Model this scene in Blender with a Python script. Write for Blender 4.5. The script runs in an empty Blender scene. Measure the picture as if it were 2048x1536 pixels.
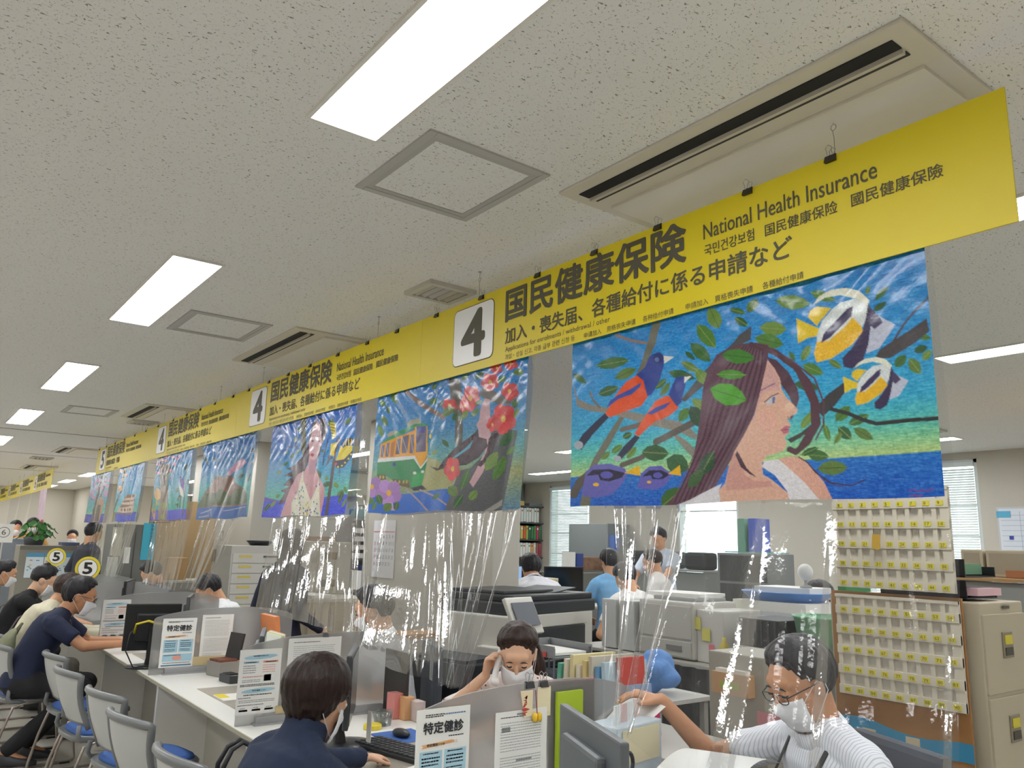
import bpy, bmesh, math, random
import numpy as np
from mathutils import Vector as V, Matrix as Mx, noise as mnoise
random.seed(7); rnd=random.uniform
R=math.radians; PI=math.pi
sc=bpy.context.scene; C=sc.collection
# ---- camera
CZ=1.52
cd=bpy.data.cameras.new('camera'); cam=bpy.data.objects.new('camera',cd); C.objects.link(cam)
cd.sensor_width=36; cd.lens=1590.6*36/2048; cd.clip_start=.05; cd.clip_end=200
_y,_p,_r=R(36.798),R(11.446),R(1.548)
_f=V((math.sin(_y)*math.cos(_p),math.cos(_y)*math.cos(_p),math.sin(_p)))
_rt=V((math.cos(_y),-math.sin(_y),0)); _up=_rt.cross(_f)
_r2=_rt*math.cos(_r)+_up*math.sin(_r); _u2=_up*math.cos(_r)-_rt*math.sin(_r)
cam.matrix_world=Mx(((_r2.x,_u2.x,-_f.x,0),(_r2.y,_u2.y,-_f.y,0),(_r2.z,_u2.z,-_f.z,CZ),(0,0,0,1)))
sc.camera=cam
# ---- daylight outside and exposure
w=bpy.data.worlds.new('world'); sc.world=w; w.use_nodes=True
w.node_tree.nodes['Background'].inputs[0].default_value=(.86,.95,1,1)
w.node_tree.nodes['Background'].inputs[1].default_value=5.0
sc.view_settings.view_transform='Standard'; sc.view_settings.look='None'
sc.view_settings.gamma=1; sc.view_settings.use_curve_mapping=False
sc.view_settings.exposure=0.0
LAMP=22.0            # strength of every ceiling light diffuser
sc.cycles.max_bounces=10; sc.cycles.diffuse_bounces=5; sc.cycles.glossy_bounces=3
sc.cycles.transmission_bounces=5; sc.cycles.transparent_max_bounces=24
sc.cycles.caustics_reflective=False; sc.cycles.caustics_refractive=False
sc.cycles.sample_clamp_indirect=6
# ---------------------------------------------------------------- helpers
def lin(h):
    if isinstance(h,str): h=[int(h[i:i+2],16)/255 for i in (0,2,4)]
    return tuple((c/12.92 if c<=.04045 else ((c+.055)/1.055)**2.4) for c in h)
MATS={}
def mat(n,col='cccccc',rough=.5,metal=0,noise=None,bump=None,spec=.5,trans=0,emit=None,alpha=None,coat=0,aniso=None):
    if n in MATS: return MATS[n]
    m=bpy.data.materials.new(n); MATS[n]=m; m.use_nodes=True; nt=m.node_tree; b=nt.nodes['Principled BSDF']
    c=lin(col)+(1,); b.inputs['Base Color'].default_value=c; b.inputs['Roughness'].default_value=rough
    b.inputs['Metallic'].default_value=metal; b.inputs['Specular IOR Level'].default_value=spec
    b.inputs['Transmission Weight'].default_value=trans; b.inputs['Coat Weight'].default_value=coat
    if emit: b.inputs['Emission Color'].default_value=c; b.inputs['Emission Strength'].default_value=emit
    if noise or bump:
        tc=nt.nodes.new('ShaderNodeTexCoord'); mp=nt.nodes.new('ShaderNodeMapping'); nt.links.new(tc.outputs['Object'],mp.inputs[0])
        if aniso: mp.inputs['Scale'].default_value=aniso
    if noise:
        t=nt.nodes.new('ShaderNodeTexNoise'); t.inputs['Scale'].default_value=noise[0]; t.inputs['Detail'].default_value=4
        nt.links.new(mp.outputs[0],t.inputs['Vector'])
        mx=nt.nodes.new('ShaderNodeMix'); mx.data_type='RGBA'; k=noise[1]
        mx.inputs[6].default_value=tuple(x*(1-k) for x in c[:3])+(1,); mx.inputs[7].default_value=tuple(min(1,x*(1+k)) for x in c[:3])+(1,)
        nt.links.new(t.outputs['Fac'],mx.inputs[0]); nt.links.new(mx.outputs[2],b.inputs['Base Color'])
    if bump:
        t=nt.nodes.new('ShaderNodeTexNoise'); t.inputs['Scale'].default_value=bump[0]; t.inputs['Detail'].default_value=3
        nt.links.new(mp.outputs[0],t.inputs['Vector'])
        bp=nt.nodes.new('ShaderNodeBump'); bp.inputs['Strength'].default_value=bump[1]; bp.inputs['Distance'].default_value=.01
        nt.links.new(t.outputs['Fac'],bp.inputs['Height']); nt.links.new(bp.outputs[0],b.inputs['Normal'])
    return m
def P(h,rough=.5,**k):                       # plain colour by hex
    return mat('m_%s_%d'%(h,rough*100)+''.join(sorted(k)),h,rough,**k)
ID=Mx.Identity(4)
class B:
    def __init__(s): s.v=[];s.f=[];s.m=[]
    def raw(s,v,f,m=0):
        o=len(s.v); s.v+=[tuple(p) for p in v]; s.f+=[tuple(i+o for i in q) for q in f]; s.m+=[m]*len(f); return s
    def box(s,c,d,m=0,rot=None,bev=0):
        hx,hy,hz=d[0]/2,d[1]/2,d[2]/2
        if bev<=0:
            v=[(x*hx,y*hy,z*hz) for x in (-1,1) for y in (-1,1) for z in (-1,1)]
            f=[(0,1,3,2),(4,6,7,5),(0,4,5,1),(2,3,7,6),(0,2,6,4),(1,5,7,3)]
        else:
            b=min(bev,hx*.9,hy*.9,hz*.9); bm=bmesh.new(); bmesh.ops.create_cube(bm,size=1)
            for q in bm.verts: q.co=(q.co.x*2*hx,q.co.y*2*hy,q.co.z*2*hz)
            bmesh.ops.bevel(bm,geom=list(bm.edges),offset=b,segments=2,profile=.6,affect='EDGES')
            bm.verts.index_update(); v=[tuple(q.co) for q in bm.verts]; f=[[q.index for q in g.verts] for g in bm.faces]; bm.free()
        M=Mx.Translation(c)@(rot.to_4x4() if rot else ID)
        return s.raw([M@V(p) for p in v],f,m)
    def tube(s,pts,r,n=8,m=0,cap=True,sq=1):
        pts=[V(p) for p in pts]; k=len(pts); rs=r if isinstance(r,(list,tuple)) else [r]*k
        v=[];f=[];u=None
        for i,p in enumerate(pts):
            t=(pts[min(i+1,k-1)]-pts[max(i-1,0)]); t=t.normalized() if t.length>1e-9 else V((0,0,1))
            if u is None:
                a=V((0,0,1)) if abs(t.z)<.9 else V((1,0,0)); u=t.cross(a).normalized()
            else:
                u=(u-t*u.dot(t)); u=u.normalized() if u.length>1e-6 else t.orthogonal().normalized()
            w=t.cross(u)
            for j in range(n):
                a=2*PI*j/n; v.append(p+(u*math.cos(a)+w*math.sin(a)*sq)*rs[i])
        for i in range(k-1):
            for j in range(n): f.append((i*n+j,i*n+(j+1)%n,(i+1)*n+(j+1)%n,(i+1)*n+j))
        if cap: f.append(tuple(range(n-1,-1,-1))); f.append(tuple((k-1)*n+j for j in range(n)))
        return s.raw(v,f,m)
    def cap(s,a,b,ra,rb,m=0,n=12):               # tapered capsule with round ends
        a=V(a);b=V(b);d=(b-a); L=d.length; d=d/L if L>1e-9 else V((0,0,1)); P_=[];r_=[]
        for t in (-1,-.92,-.7,-.38): P_.append(a+d*ra*t); r_.append(max(1e-4,ra*math.sqrt(max(0,1-t*t))))
        P_.append(a);r_.append(ra);P_.append(b);r_.append(rb)
        for t in (.38,.7,.92,1): P_.append(b+d*rb*t); r_.append(max(1e-4,rb*math.sqrt(max(0,1-t*t))))
        return s.tube(P_,r_,n,m)
    def loft(s,rings,n=20,m=0):                  # rings: (centre, xdir, ydir, rx, ry)
        v=[];f=[]
        for c,xd,yd,rx,ry in rings:
            for j in range(n):
                a=2*PI*j/n; ca,sa=math.cos(a),math.sin(a)
                ca=math.copysign(abs(ca)**.85,ca); sa=math.copysign(abs(sa)**.85,sa)
                v.append(V(c)+V(xd)*ca*rx+V(yd)*sa*ry)
        k=len(rings)
        for i in range(k-1):
            for j in range(n): f.append((i*n+j,i*n+(j+1)%n,(i+1)*n+(j+1)%n,(i+1)*n+j))
        f.append(tuple(range(n-1,-1,-1))); f.append(tuple((k-1)*n+j for j in range(n)))
        return s.raw(v,f,m)
    def lathe(s,prof,c=(0,0,0),n=24,m=0,axis=None,caps=True):
        v=[];f=[];k=len(prof); M=axis.to_4x4() if axis else ID
        for r,z in prof:
            for j in range(n): v.append(V(c)+(M@V((r*math.cos(2*PI*j/n),r*math.sin(2*PI*j/n),z))))
        for i in range(k-1):
            for j in range(n): f.append((i*n+j,i*n+(j+1)%n,(i+1)*n+(j+1)%n,(i+1)*n+j))
        if caps and prof[0][0]>1e-6: f.append(tuple(range(n-1,-1,-1)))
        if caps and prof[-1][0]>1e-6: f.append(tuple((k-1)*n+j for j in range(n)))
        return s.raw(v,f,m)
    def ell(s,c,r,m=0,M=None,n=16,k=10):
        v=[];f=[]; M=M.to_3x3() if M else Mx.Identity(3)
        for i in range(k+1):
            th=PI*i/k
            for j in range(n):
                a=2*PI*j/n; rr=max(math.sin(th),1e-4)
                v.append(V(c)+M@V((r[0]*rr*math.cos(a),r[1]*rr*math.sin(a),r[2]*math.cos(th))))
        for i in range(k):
            for j in range(n): f.append((i*n+j,(i+1)*n+j,(i+1)*n+(j+1)%n,i*n+(j+1)%n))
        return s.raw(v,f,m)
    def prism(s,poly,o,xd,yd,nd,t,m=0):          # polygon in the plane (o,xd,yd) extruded by t along nd
        o,xd,yd,nd=V(o),V(xd),V(yd),V(nd); a=[o+xd*p[0]+yd*p[1] for p in poly]; k=len(a)
        f=[tuple(range(k)),tuple(range(2*k-1,k-1,-1))]+[(i,i+k,(i+1)%k+k,(i+1)%k) for i in range(k)]
        return s.raw(a+[p+nd*t for p in a],f,m)
    def quad(s,a,b,c,d,m=0): return s.raw([a,b,c,d],[(0,1,2,3)],m)
    def grid(s,fn,nu,nv,m=0):
        v=[fn(i/nu,j/nv) for j in range(nv+1) for i in range(nu+1)]
        f=[(j*(nu+1)+i,j*(nu+1)+i+1,(j+1)*(nu+1)+i+1,(j+1)*(nu+1)+i) for j in range(nv) for i in range(nu)]
        return s.raw(v,f,m)
    def text(s,t,o,xd,yd,w,h,m=0,off=0.0):
        vv,ff,(x0,y0,x1,y1)=glyphs(t,0); o,xd,yd=V(o),V(xd),V(yd)
        kx=(w/(x1-x0)) if w else h/(y1-y0); ky=h/(y1-y0)
        ds=[(0,0)] if not off else [(off*math.cos(a),off*math.sin(a)) for a in np.linspace(0,2*PI,9)[:-1]]+[(0,0)]
        nn=xd.cross(yd)*1e-4
        for q,(du,dv) in enumerate(ds): s.raw([o+xd*((p[0]-x0+du)*kx)+yd*((p[1]-y0+dv)*ky)+nn*q for p in vv],ff,m)
        return s
    def mesh(s,name,mats,smooth=False,fixn=True):
        me=bpy.data.meshes.new(name); me.from_pydata(s.v,[],s.f)
        for x in mats: me.materials.append(x)
        me.polygons.foreach_set('material_index',s.m)
        if fixn:
            bm=bmesh.new(); bm.from_mesh(me); bmesh.ops.recalc_face_normals(bm,faces=bm.faces); bm.to_mesh(me); bm.free()
        if smooth: me.polygons.foreach_set('use_smooth',[True]*len(me.polygons))
        me.update(); return me
    def build(s,name,mats,parent=None,smooth=False,fixn=True,loc=None):
        if not isinstance(mats,(list,tuple)): mats=[mats]
        return link(name,s.mesh(name,mats,smooth,fixn),parent,loc)
def link(name,me,parent=None,loc=None):
    o=bpy.data.objects.new(name,me); C.objects.link(o)
    if parent: o.parent=parent
    if loc: o.location=loc
    return o
_G={}
def glyphs(t,off):
    if (t,off) in _G: return _G[t,off]
    c=bpy.data.curves.new('glyphs','FONT'); c.body=t; c.size=1; c.offset=off; c.resolution_u=3
    o=bpy.data.objects.new('glyphs',c); C.objects.link(o); bpy.context.view_layer.update()
    me=bpy.data.meshes.new_from_object(o.evaluated_get(bpy.context.evaluated_depsgraph_get()))
    vv=[tuple(p.co) for p in me.vertices]; ff=[tuple(q.vertices) for q in me.polygons]
    bpy.data.objects.remove(o); bpy.data.curves.remove(c); bpy.data.meshes.remove(me)
    xs=[p[0] for p in vv];ys=[p[1] for p in vv]
    _G[t,off]=(vv,ff,(min(xs),min(ys),max(xs),max(ys))); return _G[t,off]
def thing(name,label,cat,loc=(0,0,0),rz=0,group=None):
    o=bpy.data.objects.new(name,None); C.objects.link(o); o.empty_display_size=.1
    o.location=loc; o.rotation_euler=(0,0,R(rz)); return tag(o,label,cat,group)
def tag(o,label,cat,group=None,kind=None):
    o['label']=label; o['category']=cat
    if group: o['group']=group
    if kind: o['kind']=kind
    return o
def struct(name,b,mats,smooth=False,label=None):
    o=b.build(name,mats,None,smooth); o['kind']='structure'
    if label: o['label']=label
    return o
def dup(t,loc,rz=None,label=None,group=None):
    n=t.copy(); C.objects.link(n); n.location=loc
    if rz is not None: n.rotation_euler=(0,0,R(rz))
    if label: n['label']=label
    if group: n['group']=group
    def kids(a,b):
        for ch in [c for c in a.children]:
            k=ch.copy(); C.objects.link(k); k.parent=b; kids(ch,k)
    kids(t,n); return n
ORD=['first','second','third','fourth','fifth','sixth','seventh','eighth','ninth','tenth','eleventh','twelfth','thirteenth','fourteenth','fifteenth','sixteenth']
def remesh(b,name,m,parent,vox,smooth=4,disp=0,dscale=12,seed=0):
    me=b.mesh(name,[m]); t=bpy.data.objects.new('tmp',me); C.objects.link(t)
    d=t.modifiers.new('r','REMESH'); d.mode='VOXEL'; d.voxel_size=vox; d.adaptivity=0
    if smooth:
        q=t.modifiers.new('s','SMOOTH'); q.factor=.5; q.iterations=smooth
    bpy.context.view_layer.update()
    n=bpy.data.meshes.new_from_object(t.evaluated_get(bpy.context.evaluated_depsgraph_get())); n.name=name
    bpy.data.objects.remove(t); bpy.data.meshes.remove(me)
    if disp:
        k=len(n.vertices); co=np.empty(k*3); no=np.empty(k*3); n.vertices.foreach_get('co',co); n.vertices.foreach_get('normal',no)
        co=co.reshape(-1,3);no=no.reshape(-1,3)
        h=np.array([mnoise.noise((c[0]*dscale+seed,c[1]*dscale,c[2]*dscale*.7))+.5*mnoise.noise((c[0]*dscale*2.3,c[1]*dscale*2.3+seed,c[2]*dscale*1.5)) for c in co])
        n.vertices.foreach_set('co',(co+no*(h*disp)[:,None]).ravel())
    n.materials.clear(); n.materials.append(m); n.polygons.foreach_set('material_index',[0]*len(n.polygons))
    n.polygons.foreach_set('use_smooth',[True]*len(n.polygons)); n.update()
    return link(name,n,parent)
AX,AY,AZ=V((1,0,0)),V((0,1,0)),V((0,0,1))
# ---------------------------------------------------------------- the room
HC=2.70
def ceiling_mat():
    m=mat('ceiling_board','c9c4b8',.9,spec=.2); nt=m.node_tree; b=nt.nodes['Principled BSDF']
    tc=nt.nodes.new('ShaderNodeTexCoord')
    def speck(sc_,th,st):
        mp=nt.nodes.new('ShaderNodeMapping'); mp.inputs['Scale'].default_value=st; nt.links.new(tc.outputs['Object'],mp.inputs[0])
        n=nt.nodes.new('ShaderNodeTexNoise'); n.inputs['Scale'].default_value=sc_; n.inputs['Detail'].default_value=2; n.inputs['Distortion'].default_value=.6
        nt.links.new(mp.outputs[0],n.inputs['Vector'])
        r=nt.nodes.new('ShaderNodeValToRGB'); r.color_ramp.elements[0].position=th; r.color_ramp.elements[1].position=th+.05
        nt.links.new(n.outputs['Fac'],r.inputs[0]); return r.outputs[0]
    a=speck(80,.305,(1,1.8,1)); c=speck(150,.285,(1.6,1,1))
    mu=nt.nodes.new('ShaderNodeMath'); mu.operation='MULTIPLY'; nt.links.new(a,mu.inputs[0]); nt.links.new(c,mu.inputs[1])
    mx=nt.nodes.new('ShaderNodeMix'); mx.data_type='RGBA'; mx.inputs[6].default_value=lin('918d86')+(1,); mx.inputs[7].default_value=lin('e6e6e4')+(1,)
    nt.links.new(mu.outputs[0],mx.inputs[0]); nt.links.new(mx.outputs[2],b.inputs['Base Color'])
    bp=nt.nodes.new('ShaderNodeBump'); bp.inputs['Strength'].default_value=.5; bp.inputs['Distance'].default_value=.004
    nt.links.new(mu.outputs[0],bp.inputs['Height']); nt.links.new(bp.outputs[0],b.inputs['Normal']); return m
def floor_mat():
    m=mat('floor_tile','b6ae9c',.28,spec=.4); nt=m.node_tree; b=nt.nodes['Principled BSDF']
    tc=nt.nodes.new('ShaderNodeTexCoord'); n=nt.nodes.new('ShaderNodeTexNoise'); n.inputs['Scale'].default_value=9; n.inputs['Detail'].default_value=8
    nt.links.new(tc.outputs['Object'],n.inputs['Vector'])
    br=nt.nodes.new('ShaderNodeTexBrick'); br.offset=0; br.inputs['Scale'].default_value=1; br.inputs['Brick Width'].default_value=.45; br.inputs['Row Height'].default_value=.45
    br.inputs['Mortar Size'].default_value=.002; br.inputs['Color1'].default_value=lin('c9c5bb')+(1,); br.inputs['Color2'].default_value=lin('c5c0b5')+(1,); br.inputs['Mortar'].default_value=lin('aaa496')+(1,)
    nt.links.new(tc.outputs['Object'],br.inputs['Vector'])
    mx=nt.nodes.new('ShaderNodeMix'); mx.data_type='RGBA'; mx.blend_type='MULTIPLY'; mx.inputs[0].default_value=.12
    nt.links.new(br.outputs[0],mx.inputs[6]); nt.links.new(n.outputs['Color'],mx.inputs[7]); nt.links.new(mx.outputs[2],b.inputs['Base Color']); return m
WALL=mat('wall_paint','c6c1b6',.75,noise=(30,.02)); WALLG=mat('wall_grey','b4b2ae',.7,noise=(30,.02)); WHITE=P('e8e8e4',.45)
XL,XR,YB,YF=-4.5,9.6,-4.0,25.0
struct('floor',B().box(((XL+XR)/2,(YB+YF)/2,-.05),(XR-XL+.4,YF-YB+.4,.1)),floor_mat())
struct('ceiling',B().box(((XL+XR)/2,(YB+YF)/2,HC+.05),(XR-XL+.4,YF-YB+.4,.1)),ceiling_mat())
struct('wall_left',B().box((XL-.1,(YB+YF)/2,HC/2),(.2,YF-YB,HC)),WALL)
struct('wall_back',B().box(((XL+XR)/2,YB-.1,HC/2),(XR-XL+.4,.2,HC)),WALL)
b=B(); b.box(((XL+XR)/2,YF+.1,HC/2),(XR-XL+.4,.2,HC)); b.box((4.55,23.0,HC/2),(1.7,3.9,HC))
struct('wall_far',b,WALL)
# right wall with window openings
WIN=[(4.02,5.4),(7.3,8.45),(10.45,11.55)]; z0,z1=.95,2.62
b=B(); e=YB
for a,c in WIN+[(YF,YF)]:
    b.box((XR+.1,(e+a)/2,HC/2),(.2,a-e,HC)); e=c
    if a<YF: b.box((XR+.1,(a+c)/2,z0/2),(.2,c-a,z0)); b.box((XR+.1,(a+c)/2,(z1+HC)/2),(.2,c-a,HC-z1))
struct('wall_right',b,WALL)
slat=mat('blind_slat','e6e8e6',.5,trans=.0); 
nt=slat.node_tree; bs=nt.nodes['Principled BSDF']; tl=nt.nodes.new('ShaderNodeBsdfTranslucent'); tl.inputs[0].default_value=(.85,.9,.9,1); ms=nt.nodes.new('ShaderNodeMixShader'); ms.inputs[0].default_value=.22
nt.links.new(bs.outputs[0],ms.inputs[1]); nt.links.new(tl.outputs[0],ms.inputs[2]); nt.links.new(ms.outputs[0],nt.nodes['Material Output'].inputs[0])
def clear_glass(n,tint,gl=.08,rough=.02,haze=0):
    m=bpy.data.materials.new(n); m.use_nodes=True; nt=m.node_tree; nt.nodes.clear(); o=nt.nodes.new('ShaderNodeOutputMaterial')
    t=nt.nodes.new('ShaderNodeBsdfTransparent'); t.inputs[0].default_value=lin(tint)+(1,); g=nt.nodes.new('ShaderNodeBsdfGlossy'); g.inputs['Roughness'].default_value=rough
    lw=nt.nodes.new('ShaderNodeLayerWeight'); lw.inputs[0].default_value=.35
    ma=nt.nodes.new('ShaderNodeMath'); ma.operation='MULTIPLY_ADD'; ma.inputs[1].default_value=.4; ma.inputs[2].default_value=gl; nt.links.new(lw.outputs['Fresnel'],ma.inputs[0])
    x=nt.nodes.new('ShaderNodeMixShader'); nt.links.new(ma.outputs[0],x.inputs[0]); nt.links.new(t.outputs[0],x.inputs[1]); nt.links.new(g.outputs[0],x.inputs[2]); out=x
    if haze:
        d=nt.nodes.new('ShaderNodeBsdfDiffuse'); d.inputs[0].default_value=(.85,.87,.9,1); y=nt.nodes.new('ShaderNodeMixShader'); y.inputs[0].default_value=haze
        nt.links.new(x.outputs[0],y.inputs[1]); nt.links.new(d.outputs[0],y.inputs[2]); out=y
    nt.links.new(out.outputs[0],o.inputs[0]); MATS[n]=m; return m
PANE=clear_glass('window_glass','eef4f2',.04)
for i,(a,c) in enumerate(WIN):
    t=thing('window_%d'%(i+1),['right-hand office window with half-open white slat blind','middle office window glaring with daylight','far office window beside the binder shelf with lowered blind'][i],'window',(0,0,0)); t['kind']='structure'
    b=B(); y=(a+c)/2
    for yy in (a+.02,c-.02): b.box((XR+.06,yy,(z0+z1)/2),(.1,.04,z1-z0))
    for zz in (z0+.02,z1-.02): b.box((XR+.06,y,zz),(.1,c-a,.04))
    b.box((XR+.06,y,1.75),(.06,c-a,.03)) if i!=1 else 0; b.box((XR+.06,y,1.4),(.06,c-a,.02)); b.box((XR+.06,y,2.1),(.06,c-a,.02))
    b.build('window_frame',P('d8dad8',.4),t)
    B().box((XR+.09,y,(z0+z1)/2),(.006,c-a-.06,z1-z0-.06)).build('window_pane',PANE,t)
    if i!=1:
        b=B(); n=int((2.5-z0)/.028)
        for k in range(n): b.box((XR-.02,y,2.5-k*.028),(.024,c-a-.06,.0012),rot=Mx.Rotation(R(-62),3,'Y'))
        b.box((XR-.02,y,2.56),(.04,c-a-.05,.05)); b.build('slat_blind',slat,t)
    B().box((XR-.03,y,z0-.015),(.14,c-a+.06,.03)).build('window_sill',WHITE,t)
# office end wall: glazed upper part between the far column and the right wall
YO=12.3
b=B(); b.box(((4.2+XR)/2+.1,YO+.06,.92),(XR-4.4,.12,1.84)); struct('wall_office',b,WALLG)
t=thing('window_4','glazed upper band of the office end wall above the shelves','window'); t['kind']='structure'
b=B()
for z in (1.86,2.66): b.box(((4.2+XR)/2+.1,YO+.05,z),(XR-4.4,.08,.045))
for x in np.linspace(4.35,XR-.03,6): b.box((x,YO+.05,2.26),(.04,.07,.78))
b.build('window_frame',P('8b8d8c',.4),t); B().box(((4.2+XR)/2+.1,YO+.05,2.26),(XR-4.4,.01,.78)).build('window_pane',PANE,t)
# columns
for nme,x0,x1,ya,yb_ in (('wall_column_near',3.6,3.86,5.0,7.15),('wall_column_far',3.39,4.3,9.76,12.4)):
    b=B(); b.box(((x0+x1)/2,(ya+yb_)/2,HC/2),(x1-x0,yb_-ya,HC),bev=.012); struct(nme,b,mat('column_paint','bdb9b0',.6))
for i,(x0,x1,ya,yb_) in enumerate(((3.6,3.86,5.0,7.15),(3.39,4.3,9.76,12.4))):
    b=B(); b.box(((x0+x1)/2,(ya+yb_)/2,.04),(x1-x0+.016,yb_-ya+.016,.08)); struct('baseboard_column_%d'%(i+1),b,P('77736c',.6))
b=B(); b.box((XR-.006,(YB+YF)/2,.04),(.012,YF-YB,.08)); struct('baseboard_right',b,P('77736c',.6))
# ceiling joint lines
b=B()
for y in (10.9,14.2,18.0): b.box((0,y,HC-.002),(9,.014,.004))
struct('trim_1',b,P('8d897f',.8))
# ---- ceiling fixtures
LIT=mat('lamp_diffuser','ffffff',.5,emit=LAMP); MATS['lamp_diffuser'].node_tree.nodes['Principled BSDF'].inputs['Emission Color'].default_value=(.985,.993,1,1)
lt=thing('ceiling_light','x','ceiling light')
b=B()
for x in (-.108,.108): b.box((x,0,-.003),(.012,1.345,.012))
for y in (-.666,.666): b.box((0,y,-.003),(.204,.012,.012))
b.build('frame',P('e2e0da',.5),lt)
B().box((0,0,-.001),(.206,1.32,.006)).build('diffuser',LIT,lt)
rows=[(-3.2,'by the left wall'),(-1.17,'over the left aisle'),(.865,'above the blue chairs'),(2.9,'just behind the yellow banner'),(4.93,'in the middle of the office'),(6.6,'towards the office windows'),(8.35,'along the office windows')]
first=True
for x,w_ in rows:
    off=.2 if x>2 else 0; j=0
    for k in range(-1,9):
        y=1.345+off+2.77*k
        if x>4 and 11.6<y<13.2: continue
        if 3.3<x<5.5 and y>20.5: continue
        lab='recessed white ceiling light %s, %s from the near end'%(w_,ORD[j]); j+=1
        if first: lt.location=(x,y,HC); lt['label']=lab; lt['group']='recessed ceiling lights'; first=False
        else: dup(lt,(x,y,HC),0,lab)
# access hatches
def hatch(x0,x1,ya,yb_,lab):
    t=thing('access_hatch',lab,'access hatch',((x0+x1)/2,(ya+yb_)/2,HC),0,'ceiling access hatches'); W,H=x1-x0,yb_-ya; b=B()
    for s in (-1,1):
        b.box((s*(W/2-.012),0,-.003),(.026,H,.007)); b.box((0,s*(H/2-.012),-.003),(W-.052,.026,.007))
    b.build('frame',P('b4b3b0',.5),t)
    b=B()
    for s in (-1,1): b.box((s*(W/2-.036),0,-.002),(.02,H-.052,.006)); b.box((0,s*(H/2-.036),-.002),(W-.092,.02,.006))
    b.build('door_rim',P('aeada9',.5),t)
    B().box((0,0,-.0005),(W-.092,H-.092,.003)).build('door_panel',MATS['ceiling_board'],t)
for q in ((1.065,1.515,1.85,2.34,'square grey framed access hatch in ceiling nearest the camera'),(1.065,1.51,4.28,4.78,'second grey framed access hatch further along the ceiling'),(1.1,1.53,8.4,8.95,'third access hatch far along the ceiling above the chairs'),(3.22,3.68,3.2,3.66,'access hatch in office ceiling seen between two paintings')): hatch(*q)
# air conditioner cassettes
def aircon(ya,yb_,lab,x0=1.645,wd=.46):
    t=thing('air_conditioner',lab,'air conditioner',(x0+wd/2,(ya+yb_)/2,HC),0,'ceiling air conditioners'); L=yb_-ya; h=wd/2; b=B()
    b.box((0,0,-.006),(wd+.05,L+.1,.012),bev=.004); b.build('panel_frame',P('cfcabd',.5),t)
    B().box((-h+.045,0,-.0135),(.045,L,.004)).build('air_slot',P('1d1e22',.8),t)
    B().box((-h+.078,0,-.018),(.012,L,.014)).build('louver',P('c6c0b2',.45),t)
    B().box((-h+.098,0,-.0135),(.02,L,.004)).build('slot_gap',P('3a3a3c',.8),t)
    B().box((h/2-.015,0,-.017),(wd*.68,L,.012),bev=.003).build('intake_panel',P('d6d1c3',.3),t)
for i,(a,c,l) in enumerate(((.80,1.88,'nearest'),(4.27,5.28,'second'),(7.79,8.72,'third'),(12.6,13.5,'fourth'),(16.6,17.5,'fifth'))): aircon(a,c,'%s long ceiling air conditioner with black outlet slot'%l)
def vent(x0,x1,ya,yb_,lab):
    t=thing('ceiling_vent',lab,'vent',((x0+x1)/2,(ya+yb_)/2,HC),0,'ceiling vents'); W,H=x1-x0,yb_-ya; b=B()
    for s in (-1,1): b.box((s*(W/2-.014),0,-.01),(.028,H,.02)); b.box((0,s*(H/2-.014),-.01),(W-.056,.028,.02))
    b.build('frame',P('c2bfb6',.5),t); B().box((0,0,-.002),(W-.05,H-.05,.003)).build('backing',P('48484a',.8),t)
    for k in range(5): B().box((-W/2+.045+k*(W-.09)/4,0,-.012),(.022,H-.05,.003),rot=Mx.Rotation(R(35),3,'Y')).build('slat',P('b5b2aa',.5),t)
vent(1.765,2.02,3.0,3.24,'square slatted vent in ceiling near the big 4 sign'); vent(1.76,2.02,8.9,9.2,'slatted vent far along the ceiling near the 5 sign'); vent(1.5,1.8,14.6,15,'small dark vent in far ceiling by the second banner'); vent(7.4,7.8,3.5,3.9,'grey vent in office ceiling at right of the large painting')
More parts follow.
